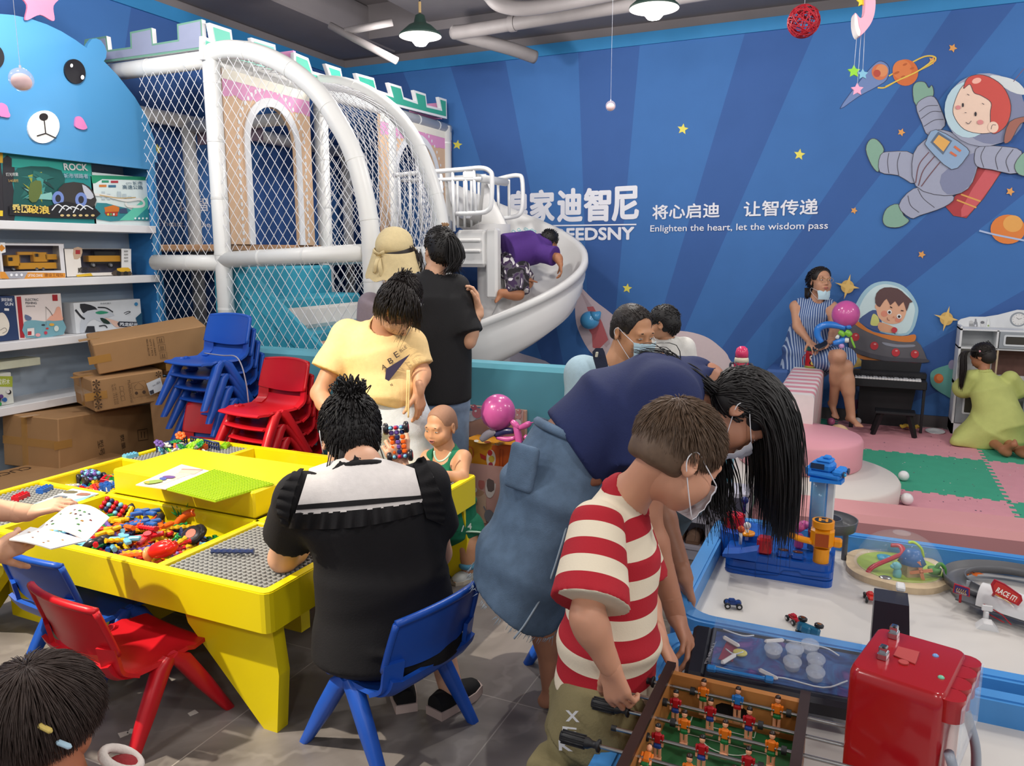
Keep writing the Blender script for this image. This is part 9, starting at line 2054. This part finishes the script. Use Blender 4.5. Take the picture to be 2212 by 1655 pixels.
for sg,kn,an in ((1,kn1,an1),(-1,kn2,an2)): S.cap(hp+rt*.09*sg,kn,.115,.095,.04); S.cap(kn,an+V(0,0,.03),.095,.068,.03,flat=(0,1))
addsdf(mb := MB(),S,0,folds(.006,[(up+rt,26)],102)); mb.build('jeans',MJN,P)
for an,dr in ((an1,nrm(V(.80,-.55,0))),(an2,nrm(V(.3,-.9,0)))):
    R = frame(dr); mb = MB(); c = V(an[0],an[1],0)
    mb.sheet([[c+R@V(hw*cos(a),y,.030+h*max(0,sin(a))**.8) for a in np.linspace(-.1,pi+.1,16)] for y,hw,h in ((-.085,.034,.075),(-.04,.042,.085),(.02,.043,.075),(.09,.048,.048),(.15,.044,.032),(.185,.028,.02),(.192,.006,.008))]); mb.build('sneaker_upper',mat('sneaker_grey','a39c90',.75,var=.12,scale=30),P)
    mb = MB(); o_ = [(-.038,-.09),(-.047,0),(-.053,.09),(-.045,.16),(-.02,.20),(.02,.20),(.045,.16),(.053,.09),(.047,0),(.038,-.09)]; vv = [c+R@V(x,y,z) for z in (.0005,.034) for x,y in o_]; kk = 10; mb.add(vv,[tuple(range(kk)),tuple(range(kk,2*kk))[::-1]]+[(i,(i+1) % kk,kk+(i+1) % kk,kk+i) for i in range(kk)],0,False); mb.build('sneaker_sole',mat('sole_tan','a8946c',.7),P)
    mb = MB(); [mb.tube([c+R@V(-.02,y,.03+h_),c+R@V(.0,y+.012,.035+h_),c+R@V(.02,y,.03+h_)],.003,5) for y,h_ in ((.03,.075),(.05,.066),(.07,.056))]; mb.build('lace',flat('d0ccc4'),P)
mb = MB(); haircap(mb,hc,R9,s9,1.03,front=.052,low=-.045,hl=.036,noise=folds(.001,[((1,0,0),200)],3))
def flow9(p,t,rd): n_ = nrm(p-hc); return p+n_*(.001+.004*t)+R9[:,1]*.014*t*(1 if (p-hc)@R9[:,2] > .03 else -.2)+rd[:3]*.001*t-R9[:,2]*.006*t
strands(mb,[p for p in scalp(hc,R9,s9,1300,103,-.045,.075,(.0755,.0955,.0835),1.03) if ((p-hc)@R9)[1] < .01+.9*max(0,((p-hc)@R9)[2]-.03)],flow9,4,.0015,.2,seed=5); mb.build('hair',MHDB,P)
mb = MB(); mask(mb,hc,R9,s9); mb.build('face_mask',[MASKB,LOOP],P)
# ------------------------------------------------------------------ small child carried by the man
dA = 3.62
hc = J(1432,700,dA); P = person('small child with a tiny side bun and navy pinafore, facing the mural',V(hc[0],hc[1],.70)); RA = axes(-rt*.80+fw*.50-V(0,0,.15),V(0,0,1)); sA = .72
nk,cst,hp = J(1440,738,dA+.02),J(1445,775,dA+.03),J(1440,860,dA+.03); mb = MB(); S = SDF(.008)
S.ecap(hp,cst,rt,(.085,.075),(.085,.065),.05,flat=(0,0)); S.cap(cst,nk,.055,.035,.03); S.cap(nk,hc,.036,.036,.03)
for sg in (-1,1): s_ = nk+rt*.085*sg-V(0,0,.03); armlimb(S,s_,s_+rt*.03*sg-V(0,0,.12),s_-V(0,0,.18)-fw*.06,(.032,.027,.02)); S.cap(cst,s_,.045,.034,.03); k_ = hp+rt*.05*sg; leglimb(S,k_,k_-fw*.10-V(0,0,.05),k_-fw*.10-V(0,0,.20),(.055,.04,.03)); foot(S,k_-fw*.10-V(0,0,.21),-fw*V(1,1,0),.6)
addsdf(mb,S); head(mb,hc,RA,sA,child=1.,neck=(nk,.85),res=.005); mb.build('body',BMATS('c4906e'),P)
S = SDF(.007); S.cap(cst-V(0,0,.02),nk-V(0,0,.012),.088,.058,.04)
for sg in (-1,1): S.cap(cst,nk+rt*.085*sg-V(0,0,.03),.06,.046,.03); S.cap(nk+rt*.085*sg-V(0,0,.03),nk+rt*.105*sg-V(0,0,.10),.046,.05,.03,flat=(0,1))
S.cap(nk,hc,.040,.05,.006,'d'); addsdf(mb := MB(),S); mb.build('blouse',cloth('d0cec8'),P)
S = SDF(.007); S.ecap(hp-V(0,0,.03),cst+V(0,0,.015),rt,(.115,.10),(.100,.085),.05)
for sg in (-1,1): S.cap(cst,nk+rt*.055*sg-V(0,0,.005),.045,.022,.02)
addsdf(mb := MB(),S,0,folds(.003,[(rt,26)],111)); mb.build('pinafore',cloth('1f2848'),P)
mb = MB(); haircap(mb,hc,RA,sA,1.06,front=.07,low=-.055); tb = J(1460,684,dA-.02)
def flowA(p,t,rd): m = (p+tb)/2+nrm(p-hc)*.015; return p*(1-t)**2+2*m*t*(1-t)+(tb+rd[:3]*.004)*t*t
strands(mb,scalp(hc,RA,sA,420,112,-.05,.06,(.080,.10,.089),nape=160),flowA,5,.0024,.5,seed=7); mb.ball(tb,(.014,.014,.014))
for i in range(40): a = g.normal(0,1,3); mb.tube([tb,tb+nrm(a)*.018,tb+nrm(a+V(.6,0,.3))*.028],[.002,.0015,.0005],4)
mb.build('hair',MHAIR,P)
# ------------------------------------------------------------------ boy climbing up the slide
P = person('boy in a purple T-shirt and camouflage shorts climbing up the white slide',V(-2.75,6.1,.8)); SK = 'a8704f'
Q = lambda x,y,Y: Yp(x,y,Y)
hp,cst,nk,hc = Q(1108,575,6.22),Q(1152,535,6.36),Q(1178,525,6.40),Q(1186,522,6.45); RB = axes(fw*.6+rt*.55+V(0,0,.05),V(0,0,1)+rt*.5); sB = .88; side = nrm(fw*.85-rt*.4)
S1,S2 = Q(1172,548,6.28),Q(1165,525,6.55); E1,W1 = Q(1205,556,6.25),Q(1211,572,6.22); E2,W2 = Q(1190,535,6.6),Q(1195,545,6.62)
k1,a1 = Q(1120,636,6.10),Q(1082,634,6.02); k2,a2 = Q(1138,612,6.25),Q(1142,606,6.40)
mb = MB(); S = SDF(.008); S.ecap(hp,cst,side,(.11,.09),(.12,.085),.06,flat=(0,0)); S.cap(cst,nk,.08,.045,.05); S.cap(nk,hc,.045,.045,.03)
for s_,e_,w_ in ((S1,E1,W1),(S2,E2,W2)): S.cap(cst,s_,.065,.046,.04); armlimb(S,s_,e_,w_,(.043,.034,.024))
for sg,kn,an in ((-1,k1,a1),(1,k2,a2)): leglimb(S,hp+side*.06*sg,kn,an,(.075,.05,.032)); foot(S,an+V(0,0,.03),nrm(V(-.3,-.5,-.4)),.8)
addsdf(mb,S); head(mb,hc,RB,sB,child=.6,neck=(nk,.85),res=.006); hand(mb,W1,nrm(V(.1,0,-1)),nrm(rt),-1,.8,(.5,.5,.5,.5),.4,fore=(E1+(W1-E1)*.8,.026)); hand(mb,W2,nrm(V(.5,.3,-.5)),V(0,0,1),-1,.8,fore=(E2+(W2-E2)*.8,.026)); hand(mb,Q(1128,606,6.2),nrm(rt),V(0,0,1),1,.8,(.15,.15,.15,.15),.2,.2); mb.build('body',BMATS(SK),P)
S = SDF(.008); hm = Q(1094,548,6.18); S.ecap(hm,cst,side,(.19,.165),(.18,.15),.07,flat=(1,0)); S.cap(cst,nk,.115,.07,.05)
for s_,e_,q in ((S1,E1,.8),(S2,E2,.8)): S.cap(cst+(s_-cst)*.4,s_,.09,.075,.05); S.cap(s_,s_+(e_-s_)*q,.075,.088,.03,flat=(0,1))
addsdf(mb := MB(),S,0,folds(.007,[(side+up,18)],121)); mb.build('tshirt',cloth('4c2a78',.2),P); BVB = BVHTree.FromPolygons([Vector(p) for p in np.concatenate(mb.v)],mb.f)
tv = MB()
for s_,a,b,hgt in (('CTAD',(1104,501),(1118,511),9),('CAOD',(1116,497),(1131,509),9),('COCO',(1130,496),(1146,504),9),('GO',(1144,498),(1156,504),8)):
    v,f = text_mesh(s_,.03); lo,hi = v.min(0),v.max(0); t_ = (v-lo)/(hi-lo); tv.add([drape(BVB,a[0]+(b[0]-a[0])*p[0]+hgt*.45*p[1],a[1]+(b[1]-a[1])*p[0]-hgt*.6*p[1],.008,float((cst-_C)@_fw)) for p in t_],f,0,False)
tv.build('shirt_lettering',flat('58a8b0'),P)
def camo():
    m = bpy.data.materials.new('camouflage_cloth'); m.use_nodes = True; nt = m.node_tree; N = nt.nodes.new; L = nt.links.new; b = nt.nodes['Principled BSDF']; tc = N('ShaderNodeTexCoord'); nz = N('ShaderNodeTexNoise'); nz.inputs['Scale'].default_value = 11; nz.inputs['Detail'].default_value = 1; nz.inputs['Distortion'].default_value = .8; L(tc.outputs['Object'],nz.inputs['Vector']); r = N('ShaderNodeValToRGB'); r.color_ramp.interpolation = 'CONSTANT'; e = r.color_ramp.elements; e[0].color = lin('1c181e'); e[1].position = .57; e[1].color = lin('d8d4d4')
    for p,c in ((.42,'56505a'),(.49,'3a2448')): k = e.new(p); k.color = lin(c)
    L(nz.outputs['Fac'],r.inputs[0]); L(r.outputs[0],b.inputs['Base Color']); b.inputs['Roughness'].default_value = .85; return m
S = SDF(.008); S.ell(hp,(.145,.135,.135),None,.04); 
for sg,kn in ((-1,k1),(1,k2)): S.cap(hp+side*.06*sg,hp+side*.06*sg+(kn-hp-side*.06*sg)*.95,.105,.10,.04,flat=(0,1))
addsdf(mb := MB(),S,0,folds(.006,[(rt,24)],122)); mb.build('shorts',camo(),P)
mb = MB(); haircap(mb,hc,RB,sB,1.05,low=-.06); strands(mb,scalp(hc,RB,sB,500,123,-.06,.08),lambda p,t,rd: p+nrm(p-hc)*.010*t+rd[:3]*.002*t,3,.002,.2,seed=3); mb.build('hair',MHAIR,P)
# ------------------------------------------------------------------ woman in the striped dress on the foam block
YB_ = 7.08; q_ = lambda x,y,dy=0.: Yp(x,y,YB_+dy)
P = person('seated woman in a blue white striped sleeveless dress, mask pulled to her chin',V(-.38,7.1,0)); SK = 'bb8a6e'
hc = q_(1773,608,.06); RC = axes(-fw*.97+rt*.08-V(0,0,.02),V(0,0,1)+rt*.04); sC = 1.02
nk,cst,hp = q_(1764,645,.10),q_(1756,678,.08),q_(1742,775,.12); S1,S2 = q_(1719,662,.06),q_(1797,664,.08); E1,W1 = q_(1722,705,-.05),q_(1748,738,-.16); E2,W2 = q_(1803,715,-.02),q_(1793,738,-.18)
k1,a1 = q_(1812,770,-.30),q_(1800,868,-.14); k2,a2 = q_(1826,792,-.22),q_(1838,895,-.22); su = rt
mb = MB(); S = SDF(.009); S.ecap(hp,cst,su,(.17,.13),(.15,.10),.06,flat=(0,0)); S.cap(cst,nk,.085,.05,.05); S.cap(nk,hc-V(0,0,.05),.048,.046,.03)
for s_,e_,w_ in ((S1,E1,W1),(S2,E2,W2)): S.cap(cst,s_,.075,.052,.05); armlimb(S,s_,e_,w_,(.047,.038,.025))
for o,kn,an in ((.02,k1,a1),(.09,k2,a2)): leglimb(S,hp+su*o,kn,an,(.085,.058,.036))
foot(S,a1,nrm(V(.35,-.55,-.55)),.95); foot(S,V(a2[0],a2[1],a2[2]),nrm(V(.55,-.75,-.1)),1.0)
addsdf(mb,S); head(mb,hc,RC,sC,eyes=.55,neck=(nk,1.))
hand(mb,W1,nrm(q_(1765,754,-.25)-W1),nrm(V(0,-.2,1)),1,.95,(.45,.5,.5,.5),.4,.1,fore=(E1+(W1-E1)*.8,.027)); hand(mb,W2,nrm(-rt*.7-V(0,0,.5)),nrm(-V(0,0,1)+fw*.3),1,.95,(.35,.4,.4,.4),.4,fore=(E2+(W2-E2)*.8,.027)); mb.build('body',BMATS(SK),P)
MDS = stripe_mat('dress_stripes','a8b8d0','3a5488',duty=.40)
S = SDF(.008); S.ecap(hp-V(0,0,.10),hp+V(0,0,.08),su,(.225,.17),(.20,.155),.06,flat=(0,0)); S.ecap(hp+V(0,0,.08),cst,su,(.20,.155),(.165,.125),.07,flat=(0,0)); S.cap(cst,nk-V(0,0,.02),.115,.068,.05); S.cap(cst,S1*.75+nk*.25,.09,.06,.04); S.cap(cst,S2*.75+nk*.25,.09,.06,.04)
S.ecap(hp+su*.04,(k1+k2)/2+V(0,.06,.01),su,(.17,.12),(.15,.105),.06); 
for s_ in (S1,S2): S.ell(s_+(s_-nk)*.25-V(0,0,.04),(.06,.09,.10),None,.008,'d')
S.cap(nk-V(0,0,.03)-fw*.02,hc-V(0,0,.06),.055,.06,.006,'d'); v,f = S.mesh(folds(.005,[(su,26),(V(0,0,1),12)],131)); mb = MB()
pt = ((v-hp)@su)/.021+.6*np.sin(v[:,2]*9); lap = np.clip((v-hp)@(-fw)/.1-1.2,0,1); pt = pt+lap*((v-hp)@nrm(k1-hp))/.03*.4; mb.add(v,f,0,True,pt+50); mb.build('dress',MDS,P,att='pat')
mb = MB(); haircap(mb,hc,RC,sC,1.05,front=.055,low=-.07,hl=.036); strands(mb,[p for p in scalp(hc,RC,sC,900,132,-.06,.085,(.0765,.097,.085)) if ((p-hc)@RC)[1] < .01+.9*max(0,((p-hc)@RC)[2]-.03)],lambda p,t,rd: p+nrm(p-hc)*(.004+.006*sin(pi*t))+(RC@V(0,-.07,-.02)+rd[:3]*.003)*t,5,.0022,.5,seed=3)
for i in range(70): a = g.normal(0,1,3); p = hc+RC@V(.03+.03*a[0],-.07,-.05)*sC; mb.tube([p,p-V(0,0,.07)+g.normal(0,.006,3),p-V(0,0,.14)+rt*.02+g.normal(0,.008,3)],[.003,.003,.0006],5)
mb.build('hair',MHDB,P)
mb = MB(); mask(mb,hc-RC[:,2]*.075+RC[:,1]*-.016,RC,sC*.86,.0); mb.build('face_mask',[MASKB,LOOP],P)
mb = MB(); fr_ = mat('gold_frame','b89a70',.3,.8)
for e in (-1,1): mb.tube([hc+RC@V(e*.032+.024*cos(t),.104,.0+.018*sin(t))*sC for t in np.linspace(0,2*pi,25)[:-1]],.0016,5,closed=True); mb.tube([hc+RC@V(e*.056,.103,.004)*sC,hc+RC@V(e*.080,.0,.006)*sC],.0013,5)
mb.tube([hc+RC@V(-.008,.105,.004)*sC,hc+RC@V(.008,.105,.004)*sC],.0014,5); mb.build('eyeglasses',fr_,P)
mb = MB(); mb.box(W2+nrm(-rt*.7-V(0,0,.4))*.09-V(0,.02,-.01),(.07,.14,.008),axes(-rt-V(0,0,.5),V(0,-.5,1)),.003); tag(mb.build('phone',mat('phone_black','2a2a2e',.25)),'dark phone in the lap of the woman on the foam block','phone')
# ------------------------------------------------------------------ girl in the green dress kneeling at the toy kitchen
YG = 6.90; q_ = lambda x,y,dy=0.: Yp(x,y,YG+dy)
P = person('girl with pigtails in a pale green organza dress kneeling at the toy kitchen',V(1.12,6.9,0)); SK = 'a06a4a'
hc = q_(2122,770,.10); RD = axes(fw*.75-rt*.50-V(0,0,.25),V(0,0,1)); sD = .86
nk,cst,hp = q_(2126,805,.06),q_(2138,840,.04),q_(2165,915,-.02); S1,S2 = q_(2098,815,.06),q_(2182,818,.06); E1,W1 = q_(2078,848,.12),q_(2092,852,.26); E2,W2 = q_(2200,850,.15),q_(2185,850,.30)
mb = MB(); S = SDF(.008); S.ecap(hp,cst,rt,(.11,.10),(.105,.08),.06,flat=(0,0)); S.cap(cst,nk,.065,.038,.04); S.cap(nk,hc,.038,.038,.03)
for s_,e_,w_ in ((S1,E1,W1),(S2,E2,W2)): S.cap(cst,s_,.05,.036,.04); armlimb(S,s_,e_,w_,(.034,.029,.02))
for o,ky,ft in ((-.06,.28,(2168,972)),(.05,.22,(2204,975))):
    kn = V(hp[0]+o-.10,hp[1]+ky,M14+.055); an = Zp(*ft,M14+.05); S.cap(hp+rt*o,kn,.07,.05,.04); S.cap(kn,an,.05,.030,.03); S.cap(an,an+V(.02,-.02,-.015),.030,.032,.02); S.cap(an,an+V(.05,-.06,.06),.030,.022,.02); S.cap(an+V(.05,-.06,.06),an+V(.055,-.05,.085),.024,.014,.015)
addsdf(mb,S); head(mb,hc,RD,sD,child=.8,neck=(nk,.8),res=.006); hand(mb,W1,nrm(fw),V(0,0,1),1,.7,fore=(E1+(W1-E1)*.8,.022)); hand(mb,W2,nrm(fw),V(0,0,1),-1,.7,fore=(E2+(W2-E2)*.8,.022)); mb.build('body',BMATS(SK),P)
MOG = mat('organza_green','b2b86a',.7,var=.12,scale=16,bump=.2,bscale=60)
S = SDF(.008); S.ecap(hp-V(0,0,.04),cst,rt,(.19,.17),(.15,.12),.08,flat=(0,0)); S.cap(cst,nk-V(0,0,.01),.115,.062,.05); S.cap(S1,E1*.7+S1*.3,.060,.085,.03); S.cap(S2,E2*.7+S2*.3,.060,.085,.03); S.ecap(hp+V(-.02,0,-.03),hp+V(-.10,.05,-.20),rt,(.21,.19),(.27,.20),.08,flat=(0,1)); S.cap(hp-V(.1,0,.08),Zp(2068,955,M14+.03),.10,.05,.08); S.cap(nk,hc,.042,.05,.006,'d')
S.cut(V(0,0,M14+.004),V(0,0,-1),.004); addsdf(mb := MB(),S,0,folds(.008,[(rt,22),(rt+fw,16)],141)); mb.build('dress',MOG,P); BVD = BVHTree.FromPolygons([Vector(p) for p in np.concatenate(mb.v)],mb.f)
mb = MB(); mb.sheet([[drape(BVD,2145+9*u+0*v,800+115*v,.012,6.9) for v in np.linspace(0,1,10)] for u in np.linspace(-1,1,5)],0,thick=.004); ring(mb,nk+V(0,0,.005),hc-nk+V(0,0,.05),rt,.046,.046,.012,20); mb.build('ribbon_band',MOG,P)
mb = MB()
for x,y in ((2122,856),(2134,902),(2184,848),(2091,932),(2179,928),(2198,898)):
    for k in range(4): mb.ball(drape(BVD,x+3.5*cos(k*1.57+.6),y+3.5*sin(k*1.57+.6),.004,6.9),.008,n=8)
mb.build('pearl_flower',plastic('b8b49a'),P)
mb = MB(); haircap(mb,hc,RD,sD,1.07,front=.07,low=-.085); tl,tr_ = hc+RD@V(-.078,-.03,.045)*sD,hc+RD@V(.060,-.03,.085)*sD
def flowD(p,t,rd): e = tl if ((p-hc)@RD)[0] < 0 else tr_; m = (p+e)/2+nrm(p-hc)*.018; return p*(1-t)**2+2*m*t*(1-t)+(e+rd[:3]*.004)*t*t
strands(mb,[p for p in scalp(hc,RD,sD,620,142,-.06,.06,(.080,.10,.089)) if abs(((p-hc)@RD)[0]) > .006],flowD,5,.0024,.5,seed=7)
for i in range(120):
    a = g.normal(0,1,4); mb.tube(smooth_path([tl,q_(2084+a[0]*3,762,.02+a[1]*.01),q_(2080+a[0]*4,800,.0+a[1]*.014),q_(2076+a[0]*2+a[2],836+a[3]*4,.0+a[1]*.01)],4),np.linspace(.0035,.0008,13),5)
    if i < 60: mb.tube([tr_,tr_+RD@V(.03+.01*a[0],-.01+.01*a[1],.01+.01*a[2]),tr_+RD@V(.05+.012*a[0],-.02+.01*a[1],-.04+.01*a[2])],[.0035,.003,.0008],5)
mb.build('hair',MHDB,P); mb = MB(); mb.ball(tl,.012); mb.ball(tr_,.014); mb.build('hair_bobble',plastic('d89aa0'),P)
# ------------------------------------------------------------------ child in front, only the back of the head in the picture
hc = J(88,1560,1.10); P = person('child in the near corner of the photo, dark hair with yellow and blue clips',V(hc[0],hc[1],0)); SK = 'a5674a'
RE = axes(fw*.8+rt*.35-V(0,0,.2),V(0,0,1)+rt*.12); sE = .74; nk = hc-V(0,0,.12)+rt*.02-fw*.02; cst = nk-V(0,0,.12); hp = cst-V(0,0,.22)
mb = MB(); S = SDF(.008); S.ecap(hp,cst,rt,(.10,.09),(.11,.08),.06,flat=(0,0)); S.cap(cst,nk,.07,.045,.05); S.cap(nk,hc,.045,.045,.03)
for sg in (-1,1): s_ = nk+rt*.12*sg-V(0,0,.06); S.cap(cst,s_,.06,.042,.04); armlimb(S,s_,s_+rt*.05*sg-V(0,0,.16),s_+fw*.12-V(0,0,.22),(.038,.032,.022)); k_ = hp+rt*.06*sg; leglimb(S,k_,V(k_[0],k_[1],.22),V(k_[0],k_[1],.06),(.07,.045,.03)); foot(S,V(k_[0],k_[1],.06),fw*V(1,1,0),.7)
addsdf(mb,S); head(mb,hc,RE,sE,child=.8,neck=(nk,.85),res=.006); mb.build('body',BMATS(SK),P)
S = SDF(.008); S.ecap(hp-V(0,0,.05),cst,rt,(.15,.13),(.135,.11),.06); S.cap(cst,nk-V(0,0,.02),.10,.065,.05)
for sg in (-1,1): s_ = nk+rt*.12*sg-V(0,0,.06); S.cap(cst,s_,.08,.06,.04); S.cap(s_,s_+rt*.03*sg-V(0,0,.10),.06,.068,.03,flat=(0,1))
S.cap(nk-V(0,0,.02),hc,.05,.058,.006,'d'); addsdf(mb := MB(),S,0,folds(.004,[(rt,22)],151)); mb.build('top',cloth('8a1c22'),P)
mb = MB(); ring(mb,J(262,1640,1.13),nrm(up+rt*.5),rt,.028,.022,.007,20); mb.build('cuff',cloth('cfc4bc'),P); mb = MB(); mb.ball(J(262,1640,1.13)-up*.010,(.026,.022,.012)); mb.build('sleeve_lining',cloth('8a1c22'),P)
mb = MB(); haircap(mb,hc,RE,sE,1.07,front=.075,low=-.075)
whl = hc+RE@V(.0,-.06,.10)*sE
def flowE(p,t,rd): n_ = nrm(p-hc); a = nrm(p-whl+V(1e-4,0,0)); return hc+nrm(p-hc+a*.060*t)*(np.linalg.norm(p-hc)+.002+.003*t)+rd[:3]*.0022*t-V(0,0,.004*t*t)
strands(mb,scalp(hc,RE,sE,5200,152,-.09,.08,(.080,.101,.089)),flowE,6,.0008,.2,seed=8); mb.build('hair',mat('hair_soft_brown','3a2c26',.6,var=.3,scale=70),P)
for px,cl,an in (((98,1575),'c8b060',.5),((155,1625),'a8c4d4',.4),((5,1520),'d8b0b0',.2)):
    q = hc+nrm(J(*px,1.02)-hc)*.092; mb = MB(); mb.box(q,(.022,.008,.008),axes(-fw,up+rt*an),.003); mb.build('hair_clip',plastic(cl),P)
# ------------------------------------------------------------------ reader at the left edge: forearms, hands and the open booklet
P = person('person at the left photo edge, only the arms holding an open booklet showing',V(-3.05,1.45,0)); SK = 'd0a084'
W1,E1 = J(62,1108,2.36),J(-70,1098,2.30); W2,E2 = J(-22,1200,2.14),J(-130,1215,2.05); cst = J(-260,1130,2.15); cst[2] = .78; hp = V(cst[0]-.05,cst[1]-.10,.36); nk = cst+V(0,0,.15); hc = nk+V(.05,.03,.17)
fd = nrm(V(.8,.55,0)); su = V(fd[1],-fd[0],0); mb = MB(); S = SDF(.010); S.ecap(hp,cst,su,(.16,.12),(.16,.11),.06,flat=(0,0)); S.cap(cst,nk,.08,.05,.04); S.cap(nk,hc,.05,.048,.03)
for sg,e_,w_ in ((-1,E1,W1),(1,E2,W2)): s_ = cst+su*.17*sg+V(0,0,.08); S.cap(cst,s_,.07,.05,.04); armlimb(S,s_,e_,w_,(.047,.038,.028)); k_ = hp+su*.09*sg; leglimb(S,k_,k_+fd*.28,V(*(k_+fd*.20)[:2],.07),(.09,.055,.036))
addsdf(mb,S); head(mb,hc,axes(fd-V(0,0,.5),V(0,0,1)),1.,neck=(nk,1.),res=.008)
hand(mb,W1,nrm(J(140,1086,2.40)-W1),nrm(up*.85-fw*.35),-1,.95,(.45,.5,.55,.6),.25,.08,fore=(E1+(W1-E1)*.75,.031)); hand(mb,W2,nrm(J(40,1170,2.2)-W2),nrm(-up*.2-fw*.9),1,.95,(.5,.6,.6,.6),.3,.08,fore=(E2+(W2-E2)*.75,.031)); mb.build('body',BMATS(SK),P)
S = SDF(.010); S.ecap(hp-V(0,0,.05),cst,su,(.20,.16),(.19,.14),.06); S.cap(cst,nk-V(0,0,.02),.11,.07,.05)
for sg,e_ in ((-1,E1),(1,E2)): s_ = cst+su*.17*sg+V(0,0,.08); S.cap(s_,s_+(e_-s_)*.6,.07,.08,.04,flat=(0,1))
addsdf(mb := MB(),S); mb.build('shirt',cloth('6a7a8a'),P); mb = MB(); haircap(mb,hc,axes(fd-V(0,0,.5),V(0,0,1)),1.,1.08,low=-.08); mb.build('hair',MHDB,P)
t = thing('booklet','open instruction booklet held in two hands over the yellow table rim','booklet',J(110,1150,2.28)); MPG = mat('page_white','e2e0de',.6,var=.03)
def page(a,b,c_,d_,bow,z):
    G = []
    for q in np.linspace(0,1,10):
        G.append([(J(*a,z[0])*(1-u)+J(*b,z[1])*u)*(1-q)+(J(*d_,z[3])*(1-u)+J(*c_,z[2])*u)*q+up*bow*sin(pi*q)*.02 for u in np.linspace(0,1,8)])
    return np.array(G)
G1 = page((75,1150),(146,1096),(236,1120),(186,1172),1.,(2.24,2.40,2.34,2.20)); G2 = page((20,1168),(68,1142),(76,1149),(112,1188),.6,(2.16,2.26,2.24,2.14)); G2 = page((20,1168),(66,1141),(186,1170),(110,1188),.2,(2.16,2.25,2.19,2.13))
for G in (G1,G2): mb = MB(); mb.sheet(G,0,thick=.004); mb.build('page',MPG,t)
pc = ['b0603a','4a8a4a','3a3a4a','c08a3a','8a3a3a']; mb = MB()
for G,n in ((G1,20),(G2,8)):
    nn = nrm(np.cross(G[1,0]-G[0,0],G[0,1]-G[0,0])); nn = nn if nn@(-fw) > 0 else -nn
    for i in range(n):
        r_,c__ = int(g.integers(1,8)),int(g.integers(1,6)); o = G[r_,c__]; e1 = (G[r_+1,c__]-o)*.55; e2 = (G[r_,c__+1]-o)*.5; w_ = [o+(e1*x+e2*y)+nn*.0058 for x,y in ((0,0),(g.uniform(.5,1),.2),(1,g.uniform(.4,1)),(.3,.8))]; mb.add(w_,[(0,1,2,3),(3,2,1,0)],int(g.integers(0,5)),False)
mb.build('page_print',[flat(c) for c in pc],t)
